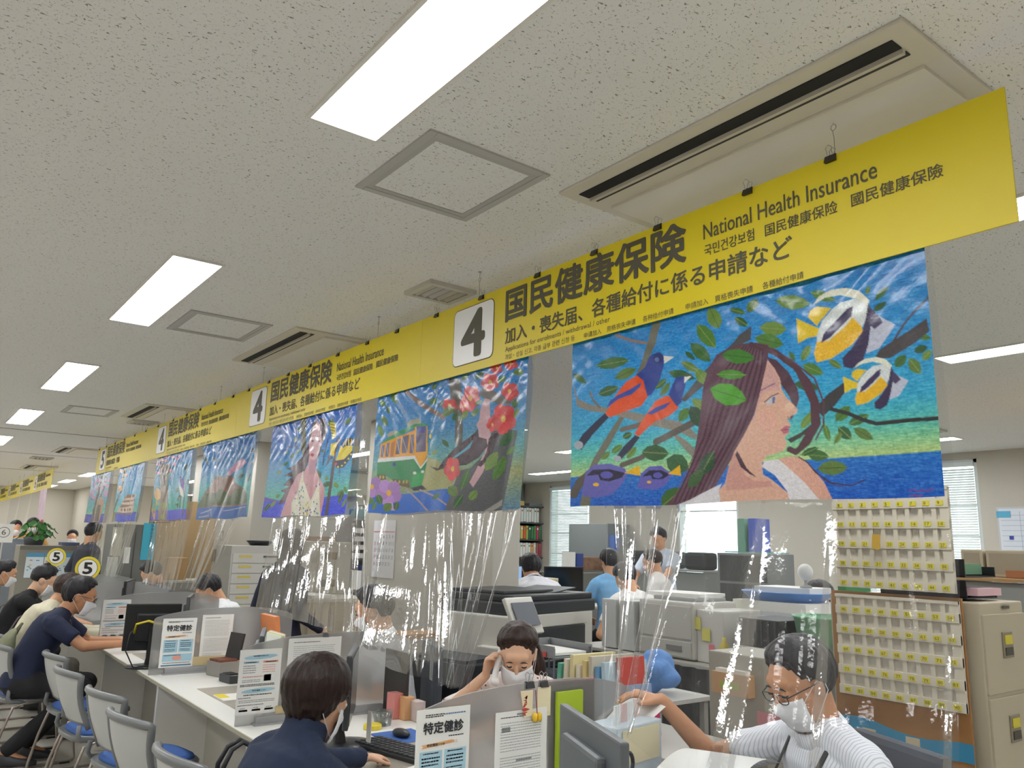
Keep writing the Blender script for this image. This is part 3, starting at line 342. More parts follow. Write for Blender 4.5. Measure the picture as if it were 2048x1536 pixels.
2:[(0,'a0a06c',[397,576,511,631,569,748,649,863,409,845]),(0,'2f6cc4',[-57,809,246,848,417,849,585,844,680,865,661,1018,-44,1004]),(0,'6b8a40',[19,46,14,64,21,85,39,101,58,108,62,91,56,70,40,53]),(1,'8aa055',3,[19,46,58,108]),(0,'4f7a35',[103,8,101,37,115,72,142,103,168,119,168,92,156,56,131,25]),(1,'35502a',3,[103,8,168,119]),(0,'3f6a38',[130,33,148,39,165,34,176,20,178,4,161,-1,143,2,131,15]),(1,'8aa055',2,[130,33,178,4]),(0,'5d7a3c',[45,183,38,208,47,241,69,270,94,287,99,263,93,230,72,200]),(1,'35502a',2,[45,183,94,287]),(0,'2f5a35',[75,104,69,122,74,148,89,172,105,188,110,170,106,145,93,120]),(1,'8aa055',2,[75,104,105,188]),(0,'6b8a40',[23,255,17,281,24,318,43,353,65,375,70,350,65,313,47,278]),(1,'35502a',3,[23,255,65,375]),(0,'4f7a35',[416,183,436,187,451,178,455,158,449,137,431,134,414,141,409,160]),(1,'8aa055',2,[416,183,449,137]),(0,'3f6a38',[481,223,496,222,509,212,515,194,513,177,499,179,486,188,479,205]),(1,'35502a',2,[481,223,513,177]),(0,'5d7a3c',[418,65,432,69,446,65,452,51,452,36,438,32,424,36,417,49]),(1,'8aa055',2,[418,65,452,36]),(0,'2f5a35',[518,475,520,495,532,516,550,531,567,535,565,516,554,494,536,479]),(1,'35502a',2,[518,475,567,535]),(0,'6b8a40',[454,577,470,584,486,582,497,569,501,554,486,548,469,550,457,561]),(1,'8aa055',3,[454,577,501,554]),(1,'7b665e',33,[231,28,349,158,425,232,519,308]),(1,'6b7b8b',6,[377,133,455,91,542,47]),(1,'6b7b8b',5,[140,213,192,117,262,241]),(1,'6b7b8b',5,[209,138,233,284]),(1,'6b7b8b',4,[167,111,129,15]),(0,'a7a796',[102,352,130,333,181,339,193,362,117,386]),(0,'a0a18e',[252,290,294,273,356,275,365,317,315,320,258,326]),(0,'2a8a5a',[58,426,108,383,250,327,319,312,404,328,407,355,328,338,268,358,150,401]),(0,'dd9a28',[56,428,150,399,321,359,336,571,215,556,50,548]),(0,'e4a525',[318,336,407,349,422,569,383,661,333,571]),(0,'6a6480',[329,338,403,348,410,544,337,538]),(0,'3c479a',[331,341,398,350,391,398,337,384]),(0,'6c6478',[65,443,90,437,88,539,62,539]),(1,'c9cdd6',3,[65,443,88,539]),(0,'6c6478',[101,432,129,424,130,541,102,539]),(1,'c9cdd6',3,[101,432,130,541]),(0,'6c6478',[182,413,215,403,214,533,182,530]),(1,'c9cdd6',4,[182,413,214,533]),(0,'6c6478',[227,397,274,386,274,530,230,529]),(1,'c9cdd6',3,[227,397,274,530]),(0,'6c6478',[285,396,315,392,320,541,292,538]),(1,'c9cdd6',3,[285,396,320,541]),(0,'a8692a',[142,431,168,419,168,546,142,545]),(0,'dfe3e2',[46,548,215,553,331,560,383,659,428,585,422,618,384,673,328,588,217,583,41,578]),(0,'23834f',[41,578,217,582,328,586,384,672,419,618,417,663,402,808,321,816,310,752,177,732,118,693,46,694]),(0,'2f9c58',[334,707,410,693,402,808,321,816]),(0,'223a8a',[193,611,191,620,185,625,177,624,170,617,167,607,169,598,175,593,183,594,190,601]),(0,'5c5638',[50,684,117,686,128,727,61,729]),(0,'5c5638',[176,722,307,755,317,808,195,766]),(0,'3c3844',[317,808,407,799,444,836,351,834]),(0,'b59b58',[85,705,84,713,80,718,75,718,70,712,68,703,69,694,73,689,78,690,83,696]),(0,'b59b58',[110,707,109,716,105,721,100,720,95,714,93,705,94,697,98,692,104,692,108,698]),(0,'b59b58',[210,750,209,758,205,763,200,763,196,757,194,748,195,740,199,735,204,735,208,741]),(0,'b59b58',[241,753,240,761,237,766,232,765,228,760,226,751,227,743,230,738,235,739,239,744]),(0,'b59b58',[272,756,271,764,268,769,263,768,259,763,257,754,258,746,262,741,266,742,271,747]),(0,'b59b58',[295,758,294,766,291,771,286,771,282,765,280,757,281,748,285,744,289,744,293,750]),(0,'e5c832',[439,433,438,444,435,450,430,449,426,442,424,430,425,420,428,414,433,415,437,422]),(1,'c9a22a',3,[410,381,430,389,431,416]),(0,'d8dfd2',[358,699,356,705,349,708,341,707,334,702,331,695,334,689,340,686,348,687,355,692]),(0,'d8dfd2',[409,697,408,703,403,706,396,705,391,701,389,694,391,688,396,685,402,686,407,690]),(1,'a99a9a',11,[291,812,376,895,472,1004]),(1,'a99a9a',11,[395,832,495,888,590,958]),(0,'9e79b4',[108,808,97,839,65,850,30,835,14,801,26,769,59,759,93,775]),(0,'b087c8',[59,835,47,866,14,878,-21,862,-38,828,-25,796,8,785,43,801]),(0,'9e79b4',[10,792,-2,824,-36,835,-72,819,-89,784,-77,752,-42,741,-7,758]),(0,'b087c8',[30,739,18,771,-15,781,-51,765,-68,730,-55,698,-21,688,14,705]),(0,'9e79b4',[91,750,80,781,47,792,13,775,-4,741,9,710,42,699,76,716]),(0,'d8a63a',[32,783,26,800,10,803,-4,790,-6,769,7,758,23,764]),(0,'a680bb',[263,863,250,899,215,912,178,894,160,856,174,820,210,808,247,826]),(0,'b98fd0',[209,894,196,930,160,943,121,926,103,888,117,851,154,838,192,856]),(0,'a680bb',[155,847,142,883,105,896,65,878,47,839,61,802,99,789,138,808]),(0,'b98fd0',[178,786,165,822,128,835,89,816,71,777,85,740,122,728,161,747]),(0,'a680bb',[245,797,232,833,197,845,159,827,141,789,155,753,191,741,228,759]),(0,'d8a63a',[180,835,173,855,155,859,140,844,139,821,152,808,170,814]),(0,'c2a3d2',[154,906,195,908,218,973,190,971]),(0,'4f7a35',[-42,895,-21,917,9,927,37,918,54,900,34,880,5,868,-24,875]),(1,'35502a',3,[-42,895,54,900]),(0,'3f6a38',[68,844,56,867,60,895,81,917,106,928,116,905,114,877,95,854]),(1,'8aa055',2,[68,844,106,928]),(0,'5d7a3c',[134,977,166,983,189,971,195,944,187,916,158,911,132,921,124,947]),(1,'35502a',3,[134,977,187,916]),(0,'2f5a35',[222,973,241,963,251,944,247,921,234,902,216,912,204,931,207,954]),(1,'8aa055',2,[222,973,234,902]),(0,'6b8a40',[-45,979,-21,979,-3,966,2,944,-5,922,-28,923,-48,935,-54,956]),(1,'35502a',3,[-45,979,-5,922]),(0,'4f7a35',[42,974,58,966,69,948,70,926,63,909,48,918,36,935,34,956]),(1,'8aa055',2,[42,974,63,909]),(0,'3f6a38',[489,910,506,915,524,909,537,894,541,876,524,872,505,877,492,891]),(1,'35502a',2,[489,910,541,876]),(0,'57524c',[541,16,615,47,627,208,652,390,661,580,606,520,593,348,564,191]),(0,'6f6c68',[772,132,866,244,953,281,954,315,867,299,781,249,738,194]),(0,'55585c',[831,429,958,496,906,1012,819,1009,585,1001,623,825,651,721,723,702,808,603]),(0,'9a9894',[818,996,904,928,905,967,862,998]),(0,'c9a4ac',[771,232,802,247,814,397,821,523,816,645,794,738,745,839,721,803,753,720,780,640,796,601,773,570,756,504,751,454,734,408,749,383,753,313]),(0,'3f2836',[745,438,756,498,800,519,808,569,763,638,692,684,637,684,553,692,501,705,449,661,513,689,544,624,607,553,674,507,728,463]),(0,'4f9ab4',[578,640,615,609,676,568,723,512,707,566,641,613]),(0,'3a2632',[811,521,838,465,867,504,826,647,779,703,740,685,751,669,786,658,805,603]),(0,'c24749',[660,726,653,756,635,766,616,752,607,720,614,690,632,680,651,695]),(0,'d84f52',[632,752,625,781,606,792,587,778,578,746,585,716,603,705,623,720]),(0,'c24749',[604,712,597,742,579,753,559,738,549,706,556,675,575,665,595,680]),(0,'d84f52',[616,662,609,692,590,702,571,687,561,655,568,625,587,614,607,630]),(0,'c24749',[650,671,644,701,625,711,606,696,597,664,604,634,622,624,642,640]),(0,'dcb45a',[616,703,613,719,604,723,596,710,596,691,603,680,612,685]),(0,'c24749',[949,435,940,469,918,479,895,459,884,421,893,387,916,378,939,398]),(0,'d84f52',[914,461,906,495,883,506,859,486,848,448,857,413,880,403,904,423]),(0,'c24749',[881,411,873,446,849,456,825,435,814,396,823,361,847,352,871,373]),(0,'d84f52',[897,354,888,388,865,398,841,377,830,338,839,303,862,294,886,315]),(0,'c24749',[938,370,930,403,907,413,884,393,873,354,882,320,905,311,928,332]),(0,'dcb45a',[897,402,892,421,881,423,872,408,871,385,880,373,891,381]),(0,'c24749',[750,246,742,277,722,285,700,266,691,230,698,199,719,191,741,210]),(0,'d84f52',[718,269,711,300,690,309,668,290,658,254,666,222,687,214,709,233]),(0,'c24749',[688,221,680,253,659,261,636,241,626,205,634,173,656,164,678,185]),(0,'d84f52',[701,168,693,200,672,208,650,188,640,151,648,119,669,111,691,132]),(0,'c24749',[740,184,732,215,712,224,690,204,680,167,688,136,709,128,730,148]),(0,'dcb45a',[702,213,698,230,688,232,679,217,678,196,686,186,697,193]),(0,'c24749',[853,156,846,176,828,180,810,165,801,140,808,120,827,116,845,131]),(0,'d84f52',[825,169,818,189,800,193,781,178,773,153,780,132,798,129,817,144]),(0,'c24749',[799,134,792,154,773,158,754,143,746,118,753,97,772,93,791,109]),(0,'d84f52',[811,99,804,120,786,124,767,108,758,83,765,62,784,59,803,74]),(0,'c24749',[845,113,838,134,820,137,801,122,793,97,800,77,818,73,837,88]),(0,'dcb45a',[811,130,808,141,799,141,791,130,791,116,798,110,807,116]),(0,'c24749',[953,247,948,267,932,272,917,258,910,235,916,215,931,210,947,223]),(0,'d84f52',[930,261,924,281,909,286,893,272,886,249,892,228,907,224,923,237]),(0,'c24749',[908,229,902,249,886,253,870,240,863,216,869,196,885,191,901,205]),(0,'d84f52',[918,195,912,215,897,219,881,206,874,182,880,161,895,157,911,171]),(0,'c24749',[946,206,940,226,925,231,910,218,903,194,909,174,924,169,940,183]),(0,'dcb45a',[918,224,915,235,908,236,902,226,901,212,907,206,915,211]),(0,'c24749',[603,250,597,267,581,270,564,259,556,238,563,221,579,217,595,229]),(0,'d84f52',[578,261,572,278,556,282,539,270,531,249,537,232,554,229,570,241]),(0,'c24749',[554,233,548,250,532,254,514,242,507,221,513,203,530,200,547,212]),(0,'d84f52',[565,204,559,221,542,225,525,212,517,192,524,174,540,171,557,183]),(0,'c24749',[595,215,589,232,573,235,556,223,548,203,554,185,571,182,587,194]),(0,'dcb45a',[565,229,562,238,554,239,547,230,547,219,553,213,561,218]),(0,'c24749',[698,281,692,298,677,301,662,290,654,270,660,253,676,250,691,261]),(0,'d84f52',[675,292,669,309,654,313,638,301,630,281,636,265,652,261,668,272]),(0,'c24749',[652,265,647,282,631,285,615,274,607,254,613,237,629,233,645,245]),(0,'d84f52',[663,237,657,254,641,257,625,246,618,225,624,208,639,205,655,217]),(0,'c24749',[691,247,685,264,670,267,654,256,647,236,653,219,668,216,684,227]),(0,'dcb45a',[663,261,660,270,652,271,646,263,646,251,651,246,659,250]),(0,'c24749',[858,445,854,461,843,465,831,456,826,438,830,422,841,417,853,427]),(0,'d84f52',[841,457,837,473,826,478,814,469,809,451,813,434,824,430,836,439]),(0,'c24749',[825,433,821,450,809,454,798,445,793,426,797,410,808,405,820,415]),(0,'d84f52',[832,406,828,422,817,427,805,417,800,399,804,383,815,378,827,388]),(0,'c24749',[852,413,848,429,837,434,826,425,821,406,825,390,836,385,847,395]),(0,'dcb45a',[832,429,830,438,825,439,820,432,820,421,824,415,829,419]),(0,'c24749',[867,58,863,71,851,73,839,63,833,46,838,33,850,31,862,41]),(0,'d84f52',[849,66,844,79,832,82,820,71,815,54,819,41,831,39,844,49]),(0,'c24749',[832,42,827,56,815,58,802,47,797,30,802,17,814,15,826,25]),(0,'d84f52',[840,19,835,33,823,35,811,25,805,7,810,-6,822,-8,834,2]),(0,'c24749',[862,29,857,43,845,45,833,35,828,18,832,4,844,2,857,12]),(0,'dcb45a',[840,39,837,47,832,47,827,40,827,30,831,26,837,30]),(0,'c24749',[944,56,939,69,928,71,916,61,911,45,916,31,927,29,939,39]),(0,'d84f52',[926,63,922,77,910,79,898,69,893,52,898,39,909,37,921,47]),(0,'c24749',[910,40,905,54,894,56,882,46,876,29,881,16,893,14,905,24]),(0,'d84f52',[917,18,913,31,901,34,890,23,884,7,889,-7,901,-9,912,2]),(0,'c24749',[938,28,934,41,923,43,911,33,906,16,910,3,922,1,933,11]),(0,'dcb45a',[917,38,915,45,910,45,905,38,905,29,909,25,915,29]),(0,'5d7a3c',[511,292,540,307,568,303,586,280,589,250,562,237,533,238,514,259]),(1,'8aa055',2,[511,292,589,250]),(0,'2f5a35',[580,345,604,354,624,346,632,323,630,297,607,290,586,295,576,317]),(1,'35502a',2,[580,345,630,297]),(0,'6b8a40',[638,351,658,352,674,339,682,317,680,295,661,294,644,305,635,327]),(1,'8aa055',2,[638,351,680,295]),(0,'4f7a35',[700,343,719,347,737,338,746,318,747,297,729,294,710,301,700,320]),(1,'35502a',2,[700,343,747,297]),(0,'3f6a38',[722,269,736,275,750,272,757,258,757,242,743,237,729,239,722,252]),(1,'8aa055',2,[722,269,757,242]),(0,'5d7a3c',[622,57,637,64,651,61,659,48,659,31,644,24,629,26,621,39]),(1,'35502a',2,[622,57,659,31]),(0,'2f5a35',[710,77,729,85,748,80,760,63,763,43,745,36,725,38,712,55]),(1,'8aa055',2,[710,77,763,43]),(0,'6b8a40',[923,102,937,120,954,128,968,121,976,106,963,88,946,79,931,85]),(1,'35502a',2,[923,102,976,106]),(0,'4f7a35',[847,147,863,153,878,147,886,130,885,110,869,105,854,110,846,127]),(1,'8aa055',3,[847,147,885,110]),(0,'3f6a38',[933,343,947,336,954,319,951,297,943,278,930,286,922,303,924,324]),(1,'35502a',2,[933,343,943,278]),(0,'5d7a3c',[935,404,948,398,957,382,959,360,955,342,942,348,932,364,930,385]),(1,'8aa055',2,[935,404,955,342]),(0,'2f5a35',[869,579,900,583,930,566,946,530,947,493,918,490,887,506,869,540]),(1,'35502a',2,[869,579,947,493]),(0,'6b8a40',[805,733,837,724,862,694,870,651,864,612,834,621,807,649,797,692]),(1,'8aa055',2,[805,733,864,612]),(0,'4f7a35',[852,805,881,784,903,740,909,687,903,645,876,666,852,709,844,762]),(1,'35502a',2,[852,805,903,645]),(0,'3f6a38',[674,858,698,837,716,797,719,751,711,714,689,735,669,775,664,821]),(1,'8aa055',2,[674,858,711,714]),(0,'5d7a3c',[591,830,589,863,603,890,630,899,656,892,657,860,645,832,619,822]),(1,'35502a',2,[591,830,656,892]),(0,'2f5a35',[641,982,666,973,686,949,692,916,687,887,663,895,642,919,634,952]),(1,'8aa055',2,[641,982,687,887]),(0,'6b8a40',[730,924,752,923,769,908,774,883,769,858,748,860,730,874,723,899]),(1,'35502a',2,[730,924,769,858]),(0,'4f7a35',[908,639,925,641,940,632,948,613,949,593,933,592,917,600,908,618]),(1,'8aa055',2,[908,639,949,593]),],
3:[(0,'2a5fc0',[8,27,30,79,-61,787,-121,1001,-165,1000,-96,847]),(0,'6a5cb8',[-52,772,97,804,207,825,266,843,-56,826]),(0,'4c5038',[363,-18,445,1,488,356,469,439,417,345]),(1,'4f4a40',11,[316,61,341,215,359,306]),(1,'5a4a44',8,[144,339,226,284,301,282,379,331]),(0,'3f6a38',[208,477,228,477,244,468,250,452,247,437,228,437,211,446,204,461]),(1,'35502a',2,[208,477,247,437]),(0,'5d7a3c',[139,559,161,557,180,546,189,528,188,512,167,514,147,524,137,541]),(1,'8aa055',2,[139,559,188,512]),(0,'2f5a35',[335,154,358,154,375,142,381,122,375,103,353,104,334,114,328,134]),(1,'35502a',2,[335,154,375,103]),(0,'6b8a40',[287,235,311,237,332,229,341,211,338,192,316,190,294,197,283,215]),(1,'8aa055',2,[287,235,338,192]),(0,'4f7a35',[348,378,371,382,391,375,400,359,398,342,377,338,356,344,345,359]),(1,'35502a',2,[348,378,398,342]),(0,'3f6a38',[277,411,301,410,319,398,324,377,318,358,296,360,277,372,270,391]),(1,'8aa055',3,[277,411,318,358]),(0,'5d7a3c',[195,355,212,353,229,344,238,330,239,316,222,318,205,326,195,340]),(1,'35502a',2,[195,355,239,316]),(0,'2f5a35',[20,936,52,928,83,905,100,875,102,849,71,858,39,880,21,910]),(1,'8aa055',3,[20,936,102,849]),(0,'6b8a40',[107,895,133,888,157,869,169,844,168,823,143,830,118,848,105,873]),(1,'35502a',2,[107,895,168,823]),(0,'4f7a35',[155,793,177,799,198,796,209,783,210,767,189,761,167,763,155,776]),(1,'8aa055',2,[155,793,210,767]),(0,'3f6a38',[710,166,737,166,759,151,765,126,759,101,733,102,710,115,702,139]),(1,'35502a',2,[710,166,759,101]),(0,'5d7a3c',[894,197,915,192,933,175,941,150,939,128,919,134,900,151,891,175]),(1,'8aa055',2,[894,197,939,128]),(0,'2f5a35',[733,724,760,736,786,735,803,719,807,697,782,686,755,685,737,700]),(1,'35502a',2,[733,724,807,697]),(0,'6b8a40',[838,707,841,727,856,746,879,756,900,758,897,739,883,719,860,707]),(1,'8aa055',2,[838,707,900,758]),(0,'4f7a35',[744,665,761,675,776,675,782,664,781,649,765,640,749,638,742,648]),(1,'35502a',2,[744,665,781,649]),(0,'5b6c50',[632,565,621,590,629,619,656,642,688,652,697,628,691,599,666,575]),(1,'8aa055',2,[632,565,688,652]),(0,'5d7a3c',[892,834,913,831,933,818,944,798,945,780,925,783,904,795,892,814]),(1,'35502a',2,[892,834,945,780]),(0,'2f5a35',[919,905,941,886,956,853,959,815,953,787,932,806,915,839,911,876]),(1,'8aa055',2,[919,905,953,787]),(0,'6b8a40',[957,944,974,931,988,907,994,880,993,859,977,872,962,896,955,923]),(1,'35502a',2,[957,944,993,859]),(0,'4f7a35',[950,749,949,767,957,790,974,810,990,821,990,804,982,781,967,761]),(1,'8aa055',2,[950,749,990,821]),(0,'3f6a38',[666,398,678,406,690,407,696,400,697,389,685,382,673,380,666,387]),(1,'35502a',2,[666,398,697,389]),(0,'4d3545',[605,24,570,51,523,91,505,173,501,315,450,414,358,481,240,507,327,536,229,583,334,602,239,681,325,695,211,730,276,757,202,869,287,859,350,762,408,624,499,563,540,463,530,214,574,95]),(0,'3c2a36',[595,50,672,95,711,200,697,280,668,330,649,437,622,543,609,534,629,434,647,271,611,138]),(0,'c99aa2',[532,419,616,432,613,535,679,638,754,745,766,825,758,1021,265,1010,325,782,373,628,423,590,499,563,536,504]),(0,'d5b3ba',[585,83,620,147,657,273,650,382,622,446,583,469,547,443,519,361,516,247,537,151,562,106]),(0,'b88e9c',[557,465,607,465,617,536,643,600,553,604,542,526]),(1,'6a4a58',4,[529,229,557,229]),(1,'6a4a58',5,[591,239,632,244]),(0,'4f4560',[559,277,557,283,551,287,544,285,538,280,535,273,536,266,542,263,549,265,556,270]),(0,'4f4560',[637,291,636,297,630,300,623,299,617,294,614,287,616,281,621,278,628,279,635,284]),(0,'b4485c',[543,403,568,400,586,415,570,435,549,422]),(1,'a98490',4,[571,292,572,355,586,368]),(0,'dfdccb',[479,553,503,655,568,764,617,853,657,751,670,671,655,595,683,686,723,856,763,1028,426,1021,397,872,454,735]),(0,'4a4590',[471,799,468,809,460,808,456,798,459,788,466,789]),(0,'4a4590',[520,945,517,954,509,954,504,944,507,935,515,935]),(0,'3a8a8a',[688,952,685,961,678,961,673,951,676,942,683,942]),(0,'3a8a8a',[515,734,512,744,504,743,499,733,502,724,510,724]),(0,'c9b43a',[592,897,589,906,581,906,577,896,580,887,587,887]),(0,'3a8a8a',[507,752,504,761,496,761,492,751,494,741,502,742]),(0,'3a8a8a',[503,671,500,680,492,680,488,670,491,660,498,661]),(0,'55408a',[598,955,595,964,587,964,583,954,586,945,593,945]),(0,'55408a',[515,811,512,821,505,820,500,810,503,801,511,801]),(0,'4a4590',[512,723,509,733,502,732,497,722,500,713,508,713]),(0,'3a8a8a',[560,701,557,710,550,710,545,700,548,690,555,691]),(0,'c9b43a',[478,901,475,911,467,911,462,901,465,891,473,892]),(0,'55408a',[698,708,695,718,688,717,684,707,686,698,694,699]),(0,'3a8a8a',[532,763,529,773,522,772,517,762,520,753,528,753]),(0,'3a8a8a',[493,880,490,889,482,889,478,879,481,870,488,870]),(0,'3a8a8a',[505,874,502,884,494,883,490,874,493,864,500,864]),(0,'4a4590',[532,981,529,990,522,990,517,980,520,971,528,971]),(0,'3a8a8a',[733,975,730,984,723,983,719,974,722,965,729,965]),(0,'c9b43a',[503,675,500,684,492,683,487,673,490,664,498,665]),(0,'4a4590',[565,930,562,939,555,939,550,929,553,920,560,920]),(0,'55408a',[480,765,477,775,469,774,464,764,467,755,475,755]),(0,'c9b43a',[499,766,496,776,488,775,483,765,486,755,494,756]),(0,'4a4590',[421,774,418,783,410,783,405,773,408,763,416,764]),(0,'3a8a8a',[541,823,538,832,530,832,526,822,528,813,536,813]),(0,'55408a',[621,1004,619,1013,611,1013,607,1003,610,994,617,994]),(0,'c9b43a',[576,997,573,1007,565,1007,561,997,563,988,571,988]),(0,'c9b43a',[621,920,618,929,611,929,606,919,609,910,617,910]),(0,'c9b43a',[602,876,599,886,592,885,587,876,590,866,598,867]),(0,'3a8a8a',[429,771,426,781,418,780,413,770,416,760,424,761]),(0,'c9b43a',[565,929,562,939,554,938,550,929,552,919,560,920]),(0,'55408a',[502,828,499,838,491,837,487,827,490,818,497,818]),(0,'55408a',[495,833,492,842,484,842,480,832,483,822,490,823]),(0,'c9b43a',[696,767,693,776,686,775,682,766,684,757,691,757]),(0,'3a8a8a',[434,831,431,841,423,840,418,830,421,821,429,821]),(0,'3a8a8a',[567,929,564,938,557,938,552,928,555,919,562,919]),(0,'55408a',[618,981,615,990,607,990,603,981,606,972,613,972]),(0,'4a4590',[645,993,642,1002,635,1002,631,993,634,984,641,984]),(0,'c9b43a',[454,831,451,840,443,840,438,830,441,820,449,821]),(0,'c9b43a',[620,982,617,991,610,991,605,981,608,972,615,972]),(0,'55408a',[637,941,635,950,627,949,623,940,626,931,633,931]),(0,'55408a',[517,898,514,908,507,907,502,898,505,888,512,889]),(0,'3a8a8a',[463,986,460,996,452,995,448,986,451,976,458,976]),(0,'4a4590',[650,993,647,1002,640,1002,635,993,638,983,645,984]),(0,'4a4590',[520,925,517,935,510,934,505,925,508,915,515,915]),(0,'55408a',[653,964,650,973,643,973,639,963,641,954,649,954]),(0,'55408a',[662,868,659,877,652,876,648,867,650,858,658,858]),(0,'3a8a8a',[442,974,439,984,431,983,426,974,429,964,437,964]),(0,'55408a',[668,722,666,731,658,730,654,721,657,711,664,712]),(0,'c9b43a',[612,965,609,974,601,974,597,964,600,955,607,955]),(0,'55408a',[613,946,611,955,603,955,599,945,602,936,609,936]),(0,'4a4590',[578,976,576,985,568,985,563,975,566,966,574,966]),(0,'c9b43a',[695,844,693,853,685,852,681,843,684,834,691,834]),(0,'3a8a8a',[718,969,715,978,708,978,704,968,707,959,714,960]),(0,'4a4590',[694,955,691,964,684,964,680,954,682,945,690,946]),(0,'c9b43a',[584,991,581,1000,574,1000,569,990,572,981,580,981]),(0,'c9b43a',[534,932,531,942,524,942,519,932,522,922,529,923]),(0,'55408a',[700,930,697,939,690,939,686,929,689,920,696,921]),(0,'55408a',[705,886,702,895,695,895,691,886,694,877,701,877]),(0,'dcc92e',[755,338,827,337,807,460,760,443]),(0,'dcc92e',[860,376,990,398,986,467,917,509,833,507,854,441]),(0,'d6c548',[729,128,782,150,804,286,760,298]),(0,'3a2d5c',[800,326,834,285,870,318,824,340]),(0,'37305a',[870,361,903,318,985,326,997,392,922,386,888,403]),(1,'e0cc3a',9,[918,327,918,379]),(1,'e0cc3a',9,[943,332,944,383]),(1,'e0cc3a',9,[968,336,969,388]),(0,'232c4a',[818,505,917,505,993,437,990,493,923,580,858,582,829,542]),(0,'e0cc3a',[875,568,870,575,859,574,853,565,858,558,869,559]),(0,'e0cc3a',[911,563,906,570,895,568,889,560,894,553,905,554]),(0,'e0cc3a',[941,541,936,548,926,547,920,538,924,531,935,532]),(0,'e0cc3a',[971,510,966,517,955,515,949,507,954,500,965,501]),(0,'e0cc3a',[992,475,988,482,977,480,971,472,976,464,987,466]),(0,'232c4a',[740,437,804,473,768,494,759,520,726,542,741,491]),(1,'1f2238',6,[880,581,891,657]),(1,'33302c',6,[740,151,780,170]),(1,'33302c',6,[742,179,782,198]),(1,'33302c',6,[744,207,784,225]),(1,'33302c',5,[747,235,787,253]),(1,'33302c',6,[749,262,789,280]),(0,'d0452e',[847,536,846,544,840,548,833,547,826,541,823,533,825,526,831,522,838,523,845,528]),(1,'6b4a34',18,[856,322,818,409,814,501]),(1,'51474a',31,[814,494,814,665,811,828,812,984]),(1,'45455a',11,[721,298,701,431,701,526]),],
4:[(0,'c391ac',[546,471,595,404,699,324,817,311,867,363,778,426,643,448,607,483]),(0,'7b5f56',[-19,836,129,656,326,476,397,466,489,495,624,484,737,593,906,686,962,858]),(0,'4f5f45',[-28,842,131,667,359,683,494,637,642,725,793,651,944,724,967,858]),(0,'8a6a58',[-18,846,455,840,960,843,967,860,458,857]),(0,'2c66b0',[-28,845,458,857,967,858,984,1041,-47,1026]),(1,'b9c2cc',10,[95,917,338,891]),(1,'b9c2cc',8,[568,900,948,883]),(1,'b9c2cc',9,[328,891,355,976]),(1,'b9c2cc',9,[64,963,294,963]),(0,'2b4a3c',[15,166,14,187,33,214,66,237,99,250,99,229,82,202,50,179]),(1,'8aa055',3,[15,166,99,250]),(0,'2b4a3c',[-24,111,-25,134,-8,168,24,200,55,220,54,197,39,164,8,132]),(1,'35502a',4,[-24,111,55,220]),(0,'2b4a3c',[207,205,212,224,234,248,265,266,294,276,288,257,268,234,237,215]),(1,'8aa055',4,[207,205,294,276]),(0,'2b4a3c',[916,254,945,256,966,247,971,228,963,209,936,207,913,215,906,233]),(1,'35502a',3,[916,254,963,209]),(0,'2b4a3c',[778,543,807,541,830,527,838,505,833,485,806,488,781,501,771,522]),(1,'8aa055',4,[778,543,833,485]),(0,'2b4a3c',[925,599,947,584,966,556,974,525,971,501,950,516,930,543,921,575]),(1,'35502a',3,[925,599,971,501]),(0,'2b4a3c',[966,407,981,404,993,394,995,381,991,369,977,372,965,381,961,395]),(1,'8aa055',3,[966,407,991,369]),(0,'2b4a3c',[95,225,92,244,104,272,126,298,149,316,151,297,141,270,119,243]),(1,'35502a',4,[95,225,149,316]),(1,'3c5a48',15,[837,966,888,886]),],
